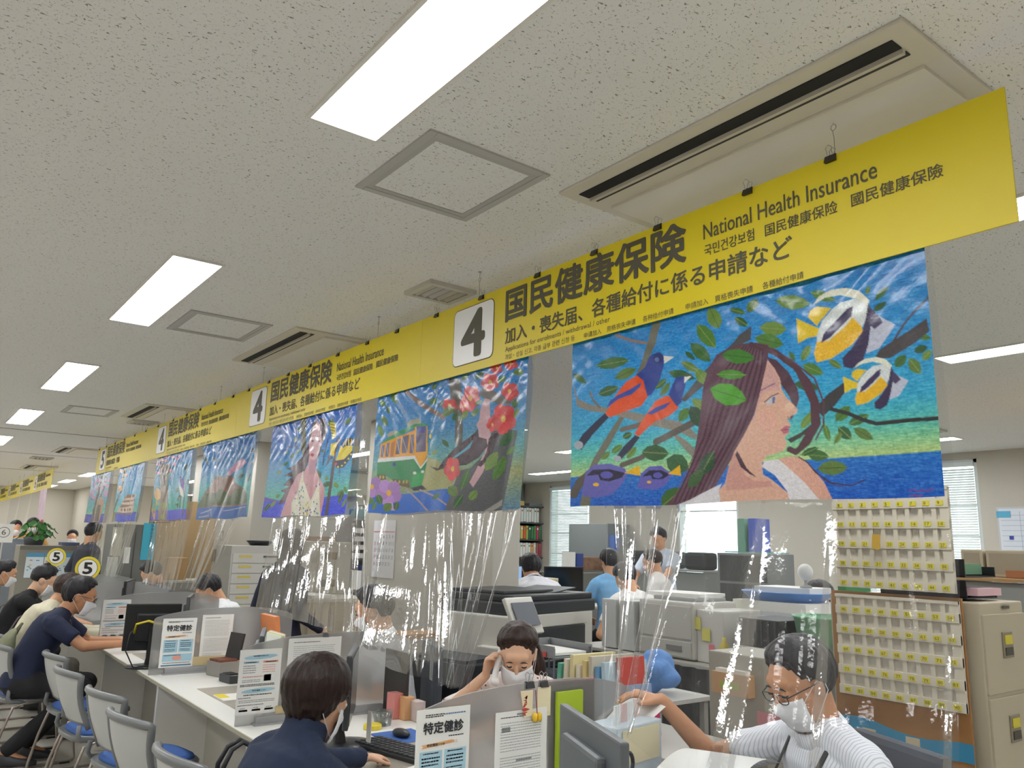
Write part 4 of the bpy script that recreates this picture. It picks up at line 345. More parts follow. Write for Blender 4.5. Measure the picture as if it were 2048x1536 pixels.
5:[(0,'4a55d0',[-119,850,1028,852,1019,1035,-78,1022]),(0,'8f8478',[86,124,417,166,416,465,488,685,521,1016,272,1012,200,446]),(1,'6a625c',58,[162,92,286,288,296,455]),(1,'6a625c',42,[423,194,346,322,349,459]),(0,'98a068',[459,790,451,821,417,839,368,837,324,816,301,783,310,751,345,733,394,736,438,758]),(0,'9aa26a',[468,949,461,972,432,986,392,986,355,970,337,946,345,923,375,909,415,910,451,925]),(0,'d3a0b4',[121,129,102,149,50,148,2,126,-3,100,37,90,92,103]),(0,'d3a0b4',[196,222,178,242,127,242,81,221,75,196,114,185,168,197]),(0,'d3a0b4',[529,73,512,91,465,90,423,70,417,45,453,35,503,48]),(0,'d3a0b4',[635,114,619,133,573,132,532,112,527,88,562,78,610,90]),(0,'d3a0b4',[602,190,585,209,539,208,498,188,493,164,528,154,577,166]),(0,'d3a0b4',[520,274,503,293,456,293,414,273,409,249,445,238,494,250]),(0,'d3a0b4',[217,71,199,90,148,89,102,67,96,42,135,32,189,45]),(0,'d3a0b4',[342,32,324,52,275,50,230,29,225,3,262,-6,315,7]),(0,'d3a0b4',[330,100,312,119,263,118,218,97,213,72,251,62,303,75]),(0,'d3a0b4',[153,274,135,294,83,294,36,273,30,248,70,237,124,249]),(0,'d3a0b4',[701,84,685,102,640,101,600,81,595,57,630,48,677,60]),(0,'d3a0b4',[50,62,31,82,-22,81,-71,59,-77,33,-36,23,20,36]),(0,'d9a63c',[258,610,250,666,206,698,141,695,79,656,44,595,52,538,98,506,164,511,225,551]),(1,'d6b23a',48,[167,666,147,762]),(1,'dca23c',37,[14,798,139,969]),(1,'dca23c',28,[132,817,147,942]),(0,'5d3f9c',[728,362,850,452,890,658,841,579,722,453]),(0,'e4dfd0',[715,478,841,579,884,683,814,679]),(1,'5a4a4a',21,[868,249,907,571,915,960]),(1,'3a5a48',30,[814,679,821,831]),(0,'3a5048',[660,617,696,610,722,591,728,565,717,543,683,550,654,569,646,594]),(1,'8aa055',4,[660,617,717,543]),(0,'3a5048',[732,738,767,727,793,704,797,675,785,651,752,662,724,685,718,714]),(1,'35502a',4,[732,738,785,651]),(0,'3a5048',[946,537,975,522,992,495,989,463,972,438,944,453,925,480,926,511]),(1,'8aa055',3,[946,537,972,438]),(0,'3a5048',[832,296,867,291,892,274,897,248,887,226,854,232,826,248,819,273]),(1,'35502a',4,[832,296,887,226]),(0,'3a5048',[667,773,691,786,727,795,764,796,790,792,767,780,731,770,694,768]),(1,'8aa055',4,[667,773,790,792]),(0,'3a5048',[753,841,766,825,772,799,768,771,758,752,746,768,739,795,742,822]),(1,'35502a',4,[753,841,758,752]),],
6:[(0,'3a52cc',[-271,850,177,830,974,840,959,1032,-260,1019]),(0,'d8c2b0',[227,734,849,722,852,858,216,831]),(0,'8f7a70',[271,752,812,736,875,716,363,676]),(0,'d8c2b0',[354,644,815,645,827,729,349,692]),(0,'8f6f60',[284,664,860,662,824,630,421,616]),(0,'d8c2b0',[409,575,788,582,794,644,416,623]),(0,'9a6f5c',[357,588,836,596,788,547,508,534]),(0,'7a6a72',[139,837,847,865,803,894,147,861]),(0,'5a4a50',[407,789,398,811,368,810,346,787,355,765,386,767]),(0,'5a4a50',[520,793,511,815,481,814,460,791,469,770,499,771]),(0,'5a4a50',[629,797,621,819,592,818,571,795,580,774,609,775]),(0,'5a4a50',[736,801,728,822,700,821,679,799,688,778,716,779]),(1,'5a4a40',47,[230,83,243,395,112,615,10,808,-58,988]),(0,'7a8450',[10,808,117,828,206,992,-58,988]),(0,'d9a23c',[234,402,227,434,189,452,135,448,84,424,57,389,64,356,102,339,157,343,207,367]),(1,'3c4a40',17,[-31,273,-21,575]),(0,'c9b59c',[195,95,173,119,106,118,45,93,36,63,86,51,157,65]),(0,'c9b59c',[343,79,321,102,257,101,197,77,189,47,238,35,306,49]),(0,'c9b59c',[294,171,272,195,206,194,147,171,138,141,187,128,257,142]),(0,'c9b59c',[487,63,465,86,403,85,345,61,337,32,385,20,451,34]),(0,'c9b59c',[279,251,256,275,191,275,131,252,122,222,172,209,241,222]),(0,'c9b59c',[410,183,388,206,325,206,266,183,258,153,306,141,374,154]),],
7:[(0,'3146bc',[-249,821,1036,830,1059,1035,-228,1024]),(1,'5a524c',75,[519,88,503,324,438,557,417,993]),(1,'6a5c54',55,[760,112,761,326,645,533]),(0,'c0a088',[505,543,656,498,855,545,896,669,846,999,516,995,519,725]),(0,'4c4440',[583,673,758,663,818,981,582,978]),(1,'5a524c',26,[169,506,431,539]),(0,'b48fb8',[456,155,425,184,334,184,249,154,237,117,306,101,403,118]),(0,'b48fb8',[330,218,300,248,206,248,120,218,106,181,177,165,277,181]),(0,'b48fb8',[281,363,250,393,156,395,69,366,55,329,126,312,227,327]),(0,'b48fb8',[256,436,225,466,131,468,43,441,30,403,101,386,202,400]),(0,'b48fb8',[863,263,835,292,751,292,673,264,661,229,725,213,815,229]),(0,'b48fb8',[1000,414,972,442,890,444,815,418,804,383,866,367,953,381]),(0,'b48fb8',[1021,207,994,235,912,235,837,207,826,172,887,157,974,173]),(0,'b48fb8',[747,325,719,354,632,355,553,327,541,292,606,275,698,290]),(0,'b48fb8',[457,302,427,332,336,333,251,304,239,267,308,251,405,267]),(0,'b48fb8',[403,501,373,530,281,533,196,506,183,470,252,452,350,466]),(0,'b48fb8',[1010,311,983,339,901,340,826,313,815,278,876,262,964,277]),(0,'b48fb8',[603,169,573,197,485,197,403,168,390,131,457,116,552,133]),(0,'b48fb8',[1000,484,973,512,891,514,815,489,804,454,866,437,953,451]),],
}
# ---------------------------------------------------------------- yellow banner, pictures, vinyl curtains
YEL=mat('banner_yellow','d3c019',.42,spec=.35); INK=P('4e4a3a',.6); GREY=P('8d8a80',.5); PLT=P('e6e6e6',.35); DK=P('1c1c1e',.35); STEEL=P('a9a9a6',.3,metal=.8)
SX=1.88; nY=(0,-1,0); ZT,ZB=2.583,2.254
def banner(y1,y0,plate,num,lines,lab,x=SX,small=True):
    t=thing('hanging_sign',lab,'sign',(x,(y0+y1)/2,ZB),0,'yellow banner boards over the counter'); L=y1-y0; H=ZT-ZB
    B().box((.0025,0,H/2),(.005,L-.001,H)).build('board',YEL,t)
    f=-.0012; q=plate-(y0+y1)/2         # left edge of the number plate in local y
    def rr(w,h,r,n=5):
        P_=[]
        for cx,cy,a0 in ((w-r,h-r,0),(r,h-r,90),(r,r,180),(w-r,r,270)):
            for k in range(n+1): a=R(a0+90*k/n); P_.append((cx+r*math.cos(a),cy+r*math.sin(a)))
        return P_
    pl=B(); pl.prism(rr(.312,.262,.03),(f+.0005,q,.038),nY,AZ,(-1,0,0),.0008,1); pl.prism(rr(.304,.254,.027),(f-.0002,q-.004,.042),nY,AZ,(-1,0,0),.0008,0)
    p=pl.build('number_plate',[PLT,INK],t)
    B().text(num,(f-.0016,q-.075,.07),nY,AZ,.165,.2,0,.03).build('numeral',INK,p)
    for (s,a,w,z,h,off) in lines: B().text(s,(f,q-a,z),nY,AZ,w,h,0,off).build('lettering',INK,t,fixn=False)
    for k in range(2):
        yy=L*(-.33+.66*k)+rnd(-.05,.05); b=B()
        b.tube([(0.002,yy,H),(0.002,yy,H+.05),(.002,yy+.003,HC-ZB-.045)],.0011,5); b.tube([(.002,yy+.008*math.sin(u),HC-ZB-.036+.009*math.cos(u)) for u in np.linspace(0,2*PI,9)],.0012,5); b.tube([(.002,yy,HC-ZB-.028),(.002,yy,HC-ZB-.004)],.0012,5); b.lathe([(.006,-.004),(.009,-.001),(.009,0)],(.002,yy,HC-ZB),8)
        b.build('hanging_wire',STEEL,t)
    return t
K1=[('国民健康保険',.396,.964,.171,.139,.026),('加入・喪失届、各種給付に係る申請など',.396,1.346,.076,.066,.016),('Applications for enrolments / withdrawal / other',.398,.616,.037,.026,0),('가입・상실 신고, 각종 급부 관련 신청 등',.399,.43,.008,.023,0),
 ('申请加入',.879,.092,.007,.021,0),('资格丧失申请',.998,.14,.007,.021,0),('各种给付申请',1.171,.135,.007,.021,0),('申請加入',1.356,.09,.007,.021,0),('資格喪失申請',1.471,.137,.006,.021,0),('各種給付申請',1.641,.133,.005,.021,0),
 ('National Health Insurance',1.433,.565,.219,.05,.004),('국민건강보험',1.435,.184,.163,.037,.004),('国民健康保险',1.657,.227,.161,.037,.004),('國民健康保險',1.924,.236,.162,.037,.004)]
K5=[('国民健康保険',.396,.964,.171,.139,.026),('保険税の賦課・相談',.396,.75,.076,.066,.016),('Taxation and consultation',.398,.33,.037,.024,0),('보험세 부과・상담',.399,.25,.008,.023,0),('国民健康保险税',.9,.2,.007,.021,0),('National Health Insurance',1.433,.565,.219,.05,.004),('국민건강보험',1.435,.184,.163,.037,.004),('国民健康保险',1.657,.227,.161,.037,.004),('國民健康保險',1.924,.236,.162,.037,.004)]
banner(3.25,.655,2.963,'4',K1,'yellow banner board with black 4, nearest and largest in the row')
banner(5.93,3.25,5.635,'4',K1,'yellow banner board with black 4, second in the row from the near end')
banner(8.56,5.93,8.27,'4',K1,'yellow banner board with black 4, third in the row from the near end')
banner(11.34,8.56,11.1,'5',K5,'yellow banner board with number 5 at the far end of the near row')
for i in range(4):
    y=15.3+2.3*i; banner(y+2.3,y,y+2.25-.0,'6',[K1[0],K1[1],K1[10]],'distant pale yellow banner board beyond the gap, %s from its near end'%ORD[i],1.9)
# binder clips on the banner top edge
def clip(loc,lab,group,rz=90,s=1):
    t=thing('binder_clip',lab,'binder clip',loc,rz,group)
    b=B(); b.prism([(-.011,.0),(.011,0),(.003,.02),(-.003,.02)],(-.016*s,0,-.018),AY,AZ,AX,.032*s); b.build('clip_body',DK,t)
    for s_ in (-1,1):
        b=B(); b.tube([(-.008,s_*.003,.0),(-.007,s_*.007,.012),(-.009,s_*.01,.022),(0,s_*.011,.029),(.009,s_*.01,.022),(.007,s_*.007,.012),(.008,s_*.003,0)],.0011,5); b.build('wire_handle',STEEL,t)
    return t
cl=[1.09,1.36,1.72,2.03,2.36,2.75,3.12,3.5,3.83,4.2,4.6,4.95,5.3,5.7,6.05,6.5,6.9,7.3,7.75,8.3,8.8,9.3,9.8,10.3,10.8,11.25]
c0=None
for i,y in enumerate(cl):
    lab='black binder clip on banner top edge %s'%(['just right of the last word','above the word Insurance','above the word Health','above the word National','above the last large character','above the second large character','above the nearest number plate'][i] if i<7 else 'of %s, number %d along'%('second board' if y<5.93 else 'third board' if y<8.56 else 'farthest board',i+1))
    if c0 is None: c0=clip((SX,y,ZT),lab,'binder clips on the yellow banner')
    else: dup(c0,(SX,y,ZT),90,lab)
# ---- painted sheets
BGS={1:[(0,'2a82c6'),(.35,'2b93d0'),(.6,'39a8cc'),(.7,'5fbdb4'),(.76,'88c79c'),(.825,'b9d08c'),(.83,'2a76c4'),(1,'1c5fbc')],
 2:[(0,'3b86cf'),(.4,'2f84b8'),(.6,'5f9fa0'),(.75,'9a9f6c'),(1,'5f86a0')],3:[(0,'3a6cc4'),(.35,'3383c8'),(.6,'3f9ec2'),(.78,'5fb8ac'),(.825,'62b8aa'),(.83,'4458d6'),(1,'3b50e0')],
 4:[(0,'3674b8'),(.4,'3a86bb'),(.65,'2ea3a4'),(1,'2c9f9a')],5:[(0,'4484c4'),(.5,'3a9abb'),(.8,'33ab9f'),(1,'33ab9f')],6:[(0,'5a94cc'),(.5,'3f9fcc'),(.75,'58bcc0'),(.88,'8cc8a0'),(1,'5a90c0')],7:[(0,'6f94c4'),(.5,'4aa6c8'),(.75,'5cc0bc'),(.85,'93cfa6'),(1,'8fc8a0')]}
def raster(n,W,H):
    S=2; w_,h_=W*S,H*S; yy,xx=np.mgrid[0:h_,0:w_]; U=(xx+.5)/w_*1000; T=(yy+.5)/h_*1000
    st=BGS[n]; ps=[p for p,_ in st]; cs=np.array([[int(c[i:i+2],16)/255 for i in (0,2,4)] for _,c in st])
    tt=T/1000; tt=tt+.012*np.sin(U*.02)*0
    img=np.stack([np.interp(tt,ps,cs[:,k]) for k in range(3)],-1)
    rg=np.random.RandomState(n)
    def brush(a,b):
        z=rg.rand(h_//b+2,w_//a+2); z=np.repeat(np.repeat(z,b,0),a,1)[:h_,:w_]; return z-.5
    img+=(.13*brush(7,2)+.10*brush(15,3)+.09*brush(3,6))[...,None]*np.array([1,.9,.7])
    asp=(W/H)
    for e in PAINT[n]:
        c=np.array([int(e[1][i:i+2],16)/255 for i in (0,2,4)]); pts=np.array(e[-1],float).reshape(-1,2); pad=0 if e[0]==0 else e[2]+4
        x0,y0=pts.min(0)-pad; x1,y1=pts.max(0)+pad
        i0,i1=max(0,int(x0/1000*w_)),min(w_,int(x1/1000*w_)+2); j0,j1=max(0,int(y0/1000*h_)),min(h_,int(y1/1000*h_)+2)
        if i1<=i0 or j1<=j0: continue
        u=U[j0:j1,i0:i1]; t=T[j0:j1,i0:i1]; k=len(pts)
        if e[0]==0:
            ins=np.zeros(u.shape,bool)
            for a in range(k):
                xa,ya=pts[a]; xb,yb=pts[a-1]
                if ya==yb: continue
                ins^=((ya>t)!=(yb>t))&(u<(xb-xa)*(t-ya)/(yb-ya)+xa)
        else:
            ins=np.zeros(u.shape,bool); hw=e[2]/2
            for a in range(k-1):
                p=pts[a]*[asp,1]; q=pts[a+1]*[asp,1]; d=q-p; L=max(d@d,1e-9); uu=u*asp
                s=np.clip(((uu-p[0])*d[0]+(t-p[1])*d[1])/L,0,1)
                ins|=((uu-p[0]-s*d[0])**2+(t-p[1]-s*d[1])**2)<max(hw,1.2)**2
        nz=rg.rand(*u.shape)-.5; nz2=np.repeat(np.repeat(rg.rand(u.shape[0]//3+1,u.shape[1]//2+1),3,0),2,1)[:u.shape[0],:u.shape[1]]-.5
        col=c*(1+.13*nz2+.06*nz)[...,None]
        img[j0:j1,i0:i1]=np.where(ins[...,None],col,img[j0:j1,i0:i1])
    g_=img.mean(-1,keepdims=True); img=np.clip(g_+(img-g_)*1.12,0,1)*.88; img=np.where(img<=.04045,img/12.92,((img+.055)/1.055)**2.4)
    return img.reshape(H,S,W,S,3).mean((1,3))
def paint_mat():
    m=mat('painted_print','ffffff',.24,spec=.4,coat=.12); nt=m.node_tree; b=nt.nodes['Principled BSDF']; b.inputs['Coat Roughness'].default_value=.12
    a=nt.nodes.new('ShaderNodeVertexColor'); a.layer_name='paint'; nt.links.new(a.outputs[0],b.inputs['Base Color'])
    tc=nt.nodes.new('ShaderNodeTexCoord'); n=nt.nodes.new('ShaderNodeTexNoise'); n.inputs['Scale'].default_value=70; n.inputs['Detail'].default_value=3; nt.links.new(tc.outputs['Object'],n.inputs['Vector'])
    bp=nt.nodes.new('ShaderNodeBump'); bp.inputs['Strength'].default_value=.16; bp.inputs['Distance'].default_value=.006; nt.links.new(n.outputs['Fac'],bp.inputs['Height']); nt.links.new(bp.outputs[0],b.inputs['Normal']); return m
PM=paint_mat(); KS=1.893/1.875; PZT,PZB=1.52+.74*KS,1.52+.136*KS
def sheet(n,ya,yb,W,H,lab,crinkle,lean=0,hem=.004):
    ya*=KS; yb*=KS; img=raster(n,W,H); j,i=np.mgrid[0:H,0:W]; s=i/(W-1); t=j/(H-1)
    rg=random.Random(n); fl=[(rg.uniform(.0,1),rg.uniform(.2,.9),rg.uniform(.02,.05)) for _ in range(9)]
    x=np.full(s.shape,SX+.013)
    x+=-.006*np.sin(PI*s)*t - .004*np.sin(s*9+n)*t
    for (c0_,c1_,w_) in fl:                         # soft folds fanning out from the top hooks
        cc=c0_+(c1_-c0_)*t*.7; x+=crinkle*.006*np.exp(-((s-cc)/w_)**2)*(1-t*.75)
    x+=crinkle*.0022*np.sin(s*70+5*np.sin(t*9+n)+n)*np.clip(1-t*1.6,0,1)+crinkle*.0016*np.sin(t*60+7*np.sin(s*14))*np.clip(1-t*1.8,0,1)
    y=ya+(yb-ya)*s+lean*t*t; z=PZT+(PZB-PZT)*t+hem*np.sin(s*11+n)*t*t
    co=np.stack([x,y,z],-1).reshape(-1,3)
    idx=np.arange(W*H).reshape(H,W); f=np.stack([idx[:-1,:-1],idx[1:,:-1],idx[1:,1:],idx[:-1,1:]],-1).reshape(-1,4)
    ce=co.mean(0); me=bpy.data.meshes.new('picture_sheet'); me.from_pydata((co-ce).tolist(),[],f.tolist()); me.materials.append(PM)
    at=me.color_attributes.new('paint','FLOAT_COLOR','POINT'); at.data.foreach_set('color',np.concatenate([img.reshape(-1,3),np.ones((W*H,1))],1).ravel())
    me.polygons.foreach_set('use_smooth',[True]*len(me.polygons)); me.update()
    o=link('picture_sheet',me); o.location=tuple(ce); tag(o,lab,'picture','painted sheets hung from the banner')
for a in ((1,2.14,.86,460,270,'large painted sheet of long-haired woman in profile with birds and striped fish',.5,0,.003),(2,3.66,2.41,330,300,'painted sheet of yellow and green tram with red flowers',.8,.03,.005),(3,5.14,3.9,260,260,'painted sheet of woman in dotted dress with yellow butterfly',.9,.07,.005),
 (4,6.67,5.45,200,200,'painted sheet of smoking brown volcano over blue sea',1.2,.03,.006),(5,8.19,6.98,150,180,'painted sheet of grey tree trunk with purple and yellow flowers',1,0,.006),(6,9.85,8.68,120,160,'painted sheet of tiered white castle beside a leaning tree',.8,.1,.004),(7,11.5,10.32,90,140,'painted sheet of dark forked tree trunk, farthest of the row',.7,.15,.004)): sheet(*a)
# ---- clear vinyl curtains
VIN=clear_glass('clear_vinyl','fafbfb',.012,.05,.02)
nt=VIN.node_tree; tc=nt.nodes.new('ShaderNodeTexCoord'); nz=nt.nodes.new('ShaderNodeTexNoise'); nz.inputs['Scale'].default_value=55; nz.inputs['Detail'].default_value=2
mp=nt.nodes.new('ShaderNodeMapping'); mp.inputs['Scale'].default_value=(1,1,.8); nt.links.new(tc.outputs['Object'],mp.inputs[0]); nt.links.new(mp.outputs[0],nz.inputs['Vector'])
bp=nt.nodes.new('ShaderNodeBump'); bp.inputs['Strength'].default_value=.05; bp.inputs['Distance'].default_value=.006; nt.links.new(nz.outputs['Fac'],bp.inputs['Height'])
for nd in nt.nodes:
    if nd.type in('BSDF_GLOSSY','LAYER_WEIGHT'): nt.links.new(bp.outputs[0],nd.inputs['Normal'])
def curtain(seed,ya,yb,bot,zb,lab,n=7,xb=1.8,pw=1.3,amp=.03):
    # bot: list of (s, y) for where the lower hem ends up ; zb: (z at s=0, z at s=1)
    rg=random.Random(seed); ph=[rg.uniform(0,6.28) for _ in range(6)]; NU,NV=190,90; v=[]
    bs=[q[0] for q in bot]; by=[q[1] for q in bot]; zs=[q[0] for q in zb]; zz=[q[1] for q in zb]
    for j in range(NV+1):
        t=j/NV; k=t**pw
        for i in range(NU+1):
            s=i/NU; s2=s+.012*math.sin(s*17+ph[0])
            y0=ya+(yb-ya)*s; y1=float(np.interp(s,bs,by)); zbot=float(np.interp(s,zs,zz))
            y=y0+(y1-y0)*k; z=2.27+(zbot-2.27)*t
            d0=abs(float(np.interp(min(1,s+.03),bs,by))-float(np.interp(max(0,s-.03),bs,by)))/max(.03+.03*(0<s<1)*1.0,.03)/abs(yb-ya)
            gat=max(0,1-min(1,d0)); A=(.004+amp*gat*k+.007*k)
            fo=math.sin(2*PI*n*s2+ph[1])+.5*math.sin(2*PI*n*.43*s2+ph[2])+.16*math.sin(2*PI*n*3.3*s2+ph[3])
            fo=math.copysign(abs(fo/1.6)**.8,fo)
            x=1.908+.012*min(1,t*2.2)+(xb-1.90)*max(0,(t-.42)/.58)**1.4+A*fo*min(1,max(0,t-.3)*2.2+.05)+.0015*math.sin(t*23+s*9+ph[4])*t
            v.append((x,y,z))
    b=B(); b.v=v; W=NU+1
    b.f=[(j*W+i,j*W+i+1,(j+1)*W+i+1,(j+1)*W+i) for j in range(NV) for i in range(NU)]; b.m=[0]*len(b.f)
    o=b.build('vinyl_curtain',VIN,None,True,False); tag(o,lab,'curtain','clear vinyl curtains under the banner'); return o
curtain(1,2.14,.86,[(0,1.83),(.12,1.80),(.45,1.74),(.55,1.62),(.7,1.25),(1,.84)],[(0,1.0),(.45,.99),(.6,.9),(1,.9)],'clear vinyl curtain below the large woman painting, tied at a grey monitor',6,1.74,1.1,.03)
curtain(2,3.68,2.40,[(0,3.57),(.12,3.5),(.25,3.0),(.4,2.76),(.9,2.66),(1,2.62)],[(0,1.05),(.2,.98),(.4,.98),(1,.98)],'clear vinyl curtain below the tram painting, gathered to a point',8,1.76,1.2,.04)
curtain(3,5.16,3.88,[(0,5.0),(.12,4.85),(.5,4.35),(.8,3.72),(1,3.6)],[(0,1.10),(.5,1.08),(1,1.05)],'clear vinyl curtain below the butterfly woman painting',7,1.80,1.3,.035)
curtain(4,6.69,5.43,[(0,6.75),(.3,6.6),(.7,6.35),(1,6.2)],[(0,1.12),(1,1.12)],'clear vinyl curtain below the volcano painting, pulled to the left',5,1.82,1.2,.04)
curtain(5,8.21,6.96,[(0,8.05),(.3,7.75),(.7,7.3),(1,7.0)],[(0,1.08),(1,1.08)],'clear vinyl curtain below the tree trunk and flower painting',8,1.84,1.3,.03)
curtain(6,9.87,8.66,[(0,9.75),(.4,9.5),(.7,9.3),(1,9.1)],[(0,1.08),(1,1.08)],'clear vinyl curtain below the castle painting',7,1.82,1.2,.035)
curtain(7,11.52,10.3,[(0,11.75),(.4,11.3),(1,10.35)],[(0,1.08),(1,1.08)],'clear vinyl curtain below the farthest tree painting',6,1.84,1.2,.03)
for i in range(3):
    y=16.0+1.9*i; curtain(20+i,y+1.8,y,[(0,y+2.4),(.5,y+2),(1,y+1.6)],[(0,1.1),(1,1.1)],['clear curtain under distant banner, nearest the gap','clear curtain under distant banner, middle one','clear curtain under distant banner, farthest one'][i],6,1.85,1.2,.03)
b=B(); b.grid(lambda s,t:(1.87+.01*math.sin(s*14),16.3-.75*s,2.25-.95*t),30,10); o=b.build('picture_sheet',mat('blossom_print','c9b3c4',.3,noise=(25,.35),aniso=(1,1,.25)),None,True); tag(o,'narrow pale pink blossom sheet hanging from near end of distant banner','picture')
# ---------------------------------------------------------------- counter, partitions, chairs
CX0,CX1,CZT=1.265,2.12,.72
WHT=mat('counter_white','e9e8e2',.35,spec=.5); PNL=mat('counter_panel','b5b2aa',.5); EDGE=P('a8a48f',.5)
t=thing('service_counter','long white reception counter with grey front panels running into the distance','counter')
b=B(); b.box(((CX0+CX1)/2,5.7,CZT-.0125),(CX1-CX0,10.9,.025),bev=.004); b.build('worktop',WHT,t)
B().box((CX0-.0012,5.7,CZT-.013),(.003,10.88,.016)).build('edge_strip',EDGE,t)
PY=[.57]+[2.1+1.53*k for k in range(7)]
for i,y in enumerate(PY):
    B().box(((CX0+CX1)/2+.03,y-.04,(CZT-.025)/2),(CX1-CX0-.05,.035,CZT-.026)).build('end_panel',WHT,t)
    if i: B().box((CX0+.36,(y+PY[i-1])/2-.04,.39),(.02,y-PY[i-1]-.036,.60)).build('front_panel',PNL,t)
FR=bpy.data.materials.new('frosted_acrylic'); FR.use_nodes=True; nt=FR.node_tree; nt.nodes.clear(); o_=nt.nodes.new('ShaderNodeOutputMaterial')
d=nt.nodes.new('ShaderNodeBsdfPrincipled'); d.inputs['Base Color'].default_value=lin('cfcfcd')+(1,); d.inputs['Roughness'].default_value=.4
r=nt.nodes.new('ShaderNodeBsdfRefraction'); r.inputs['Roughness'].default_value=.34; r.inputs['IOR'].default_value=1.15; r.inputs['Color'].default_value=(.88,.88,.88,1)
tr=nt.nodes.new('ShaderNodeBsdfTranslucent'); tr.inputs[0].default_value=(.7,.7,.7,1)
m1=nt.nodes.new('ShaderNodeMixShader'); m1.inputs[0].default_value=.35; nt.links.new(d.outputs[0],m1.inputs[1]); nt.links.new(tr.outputs[0],m1.inputs[2])
m2=nt.nodes.new('ShaderNodeMixShader'); m2.inputs[0].default_value=.6; nt.links.new(m1.outputs[0],m2.inputs[1]); nt.links.new(r.outputs[0],m2.inputs[2]); nt.links.new(m2.outputs[0],o_.inputs[0])
prof=[(1.268,.0),(1.268,.30),(1.272,.315),(1.285,.325),(1.35,.342),(1.45,.358),(1.55,.366),(1.68,.372),(1.85,.372),(1.98,.36),(2.08,.338),(2.115,.322),(2.12,.30),(2.12,0)]
PART=[(2.1,'nearest the camera'),(3.63,'behind the brown-haired woman'),(5.16,'third from the camera'),(6.68,'fourth from the camera beside the navy shirt man'),(8.21,'fifth from the camera'),(9.74,'sixth and farthest from the camera')]
for y,w_ in PART:
    t=thing('counter_partition','arched frosted grey acrylic divider standing on the counter, '+w_,'partition',(0,y,CZT),0,'frosted dividers on the counter')
    B().prism(prof,(0,.004,.0005),AX,AZ,(0,-1,0),.008).build('acrylic_panel',FR,t)
    b=B(); b.box((1.66,-.018,.018),(.62,.028,.035),bev=.003); b.box((1.66,-.02,.004),(.64,.05,.008)); b.build('base_bracket',P('9a9b9c',.35),t)
# counter mats
for y,k in ((4.28,'second'),(5.8,'third'),(2.75,'nearest')):
    o=B().box((1.62,y,CZT+.0015),(.47,.62,.003)).build('counter_mat',P('a9a296',.3),None); tag(o,'grey translucent writing mat on the counter, %s from the camera'%k,'mat','writing mats')
o=B().box((1.43,4.32,CZT+.0036),(.05,.11,.0012)).build('paper_note',P('d9c520',.6)); tag(o,'small yellow sticker note on grey counter mat','note')
o=B().box((1.5,4.28,CZT+.0034),(.2,.17,.0007)).build('paper_sheet',P('e8e6df',.6)); tag(o,'white paper under the small yellow note on the counter','paper')
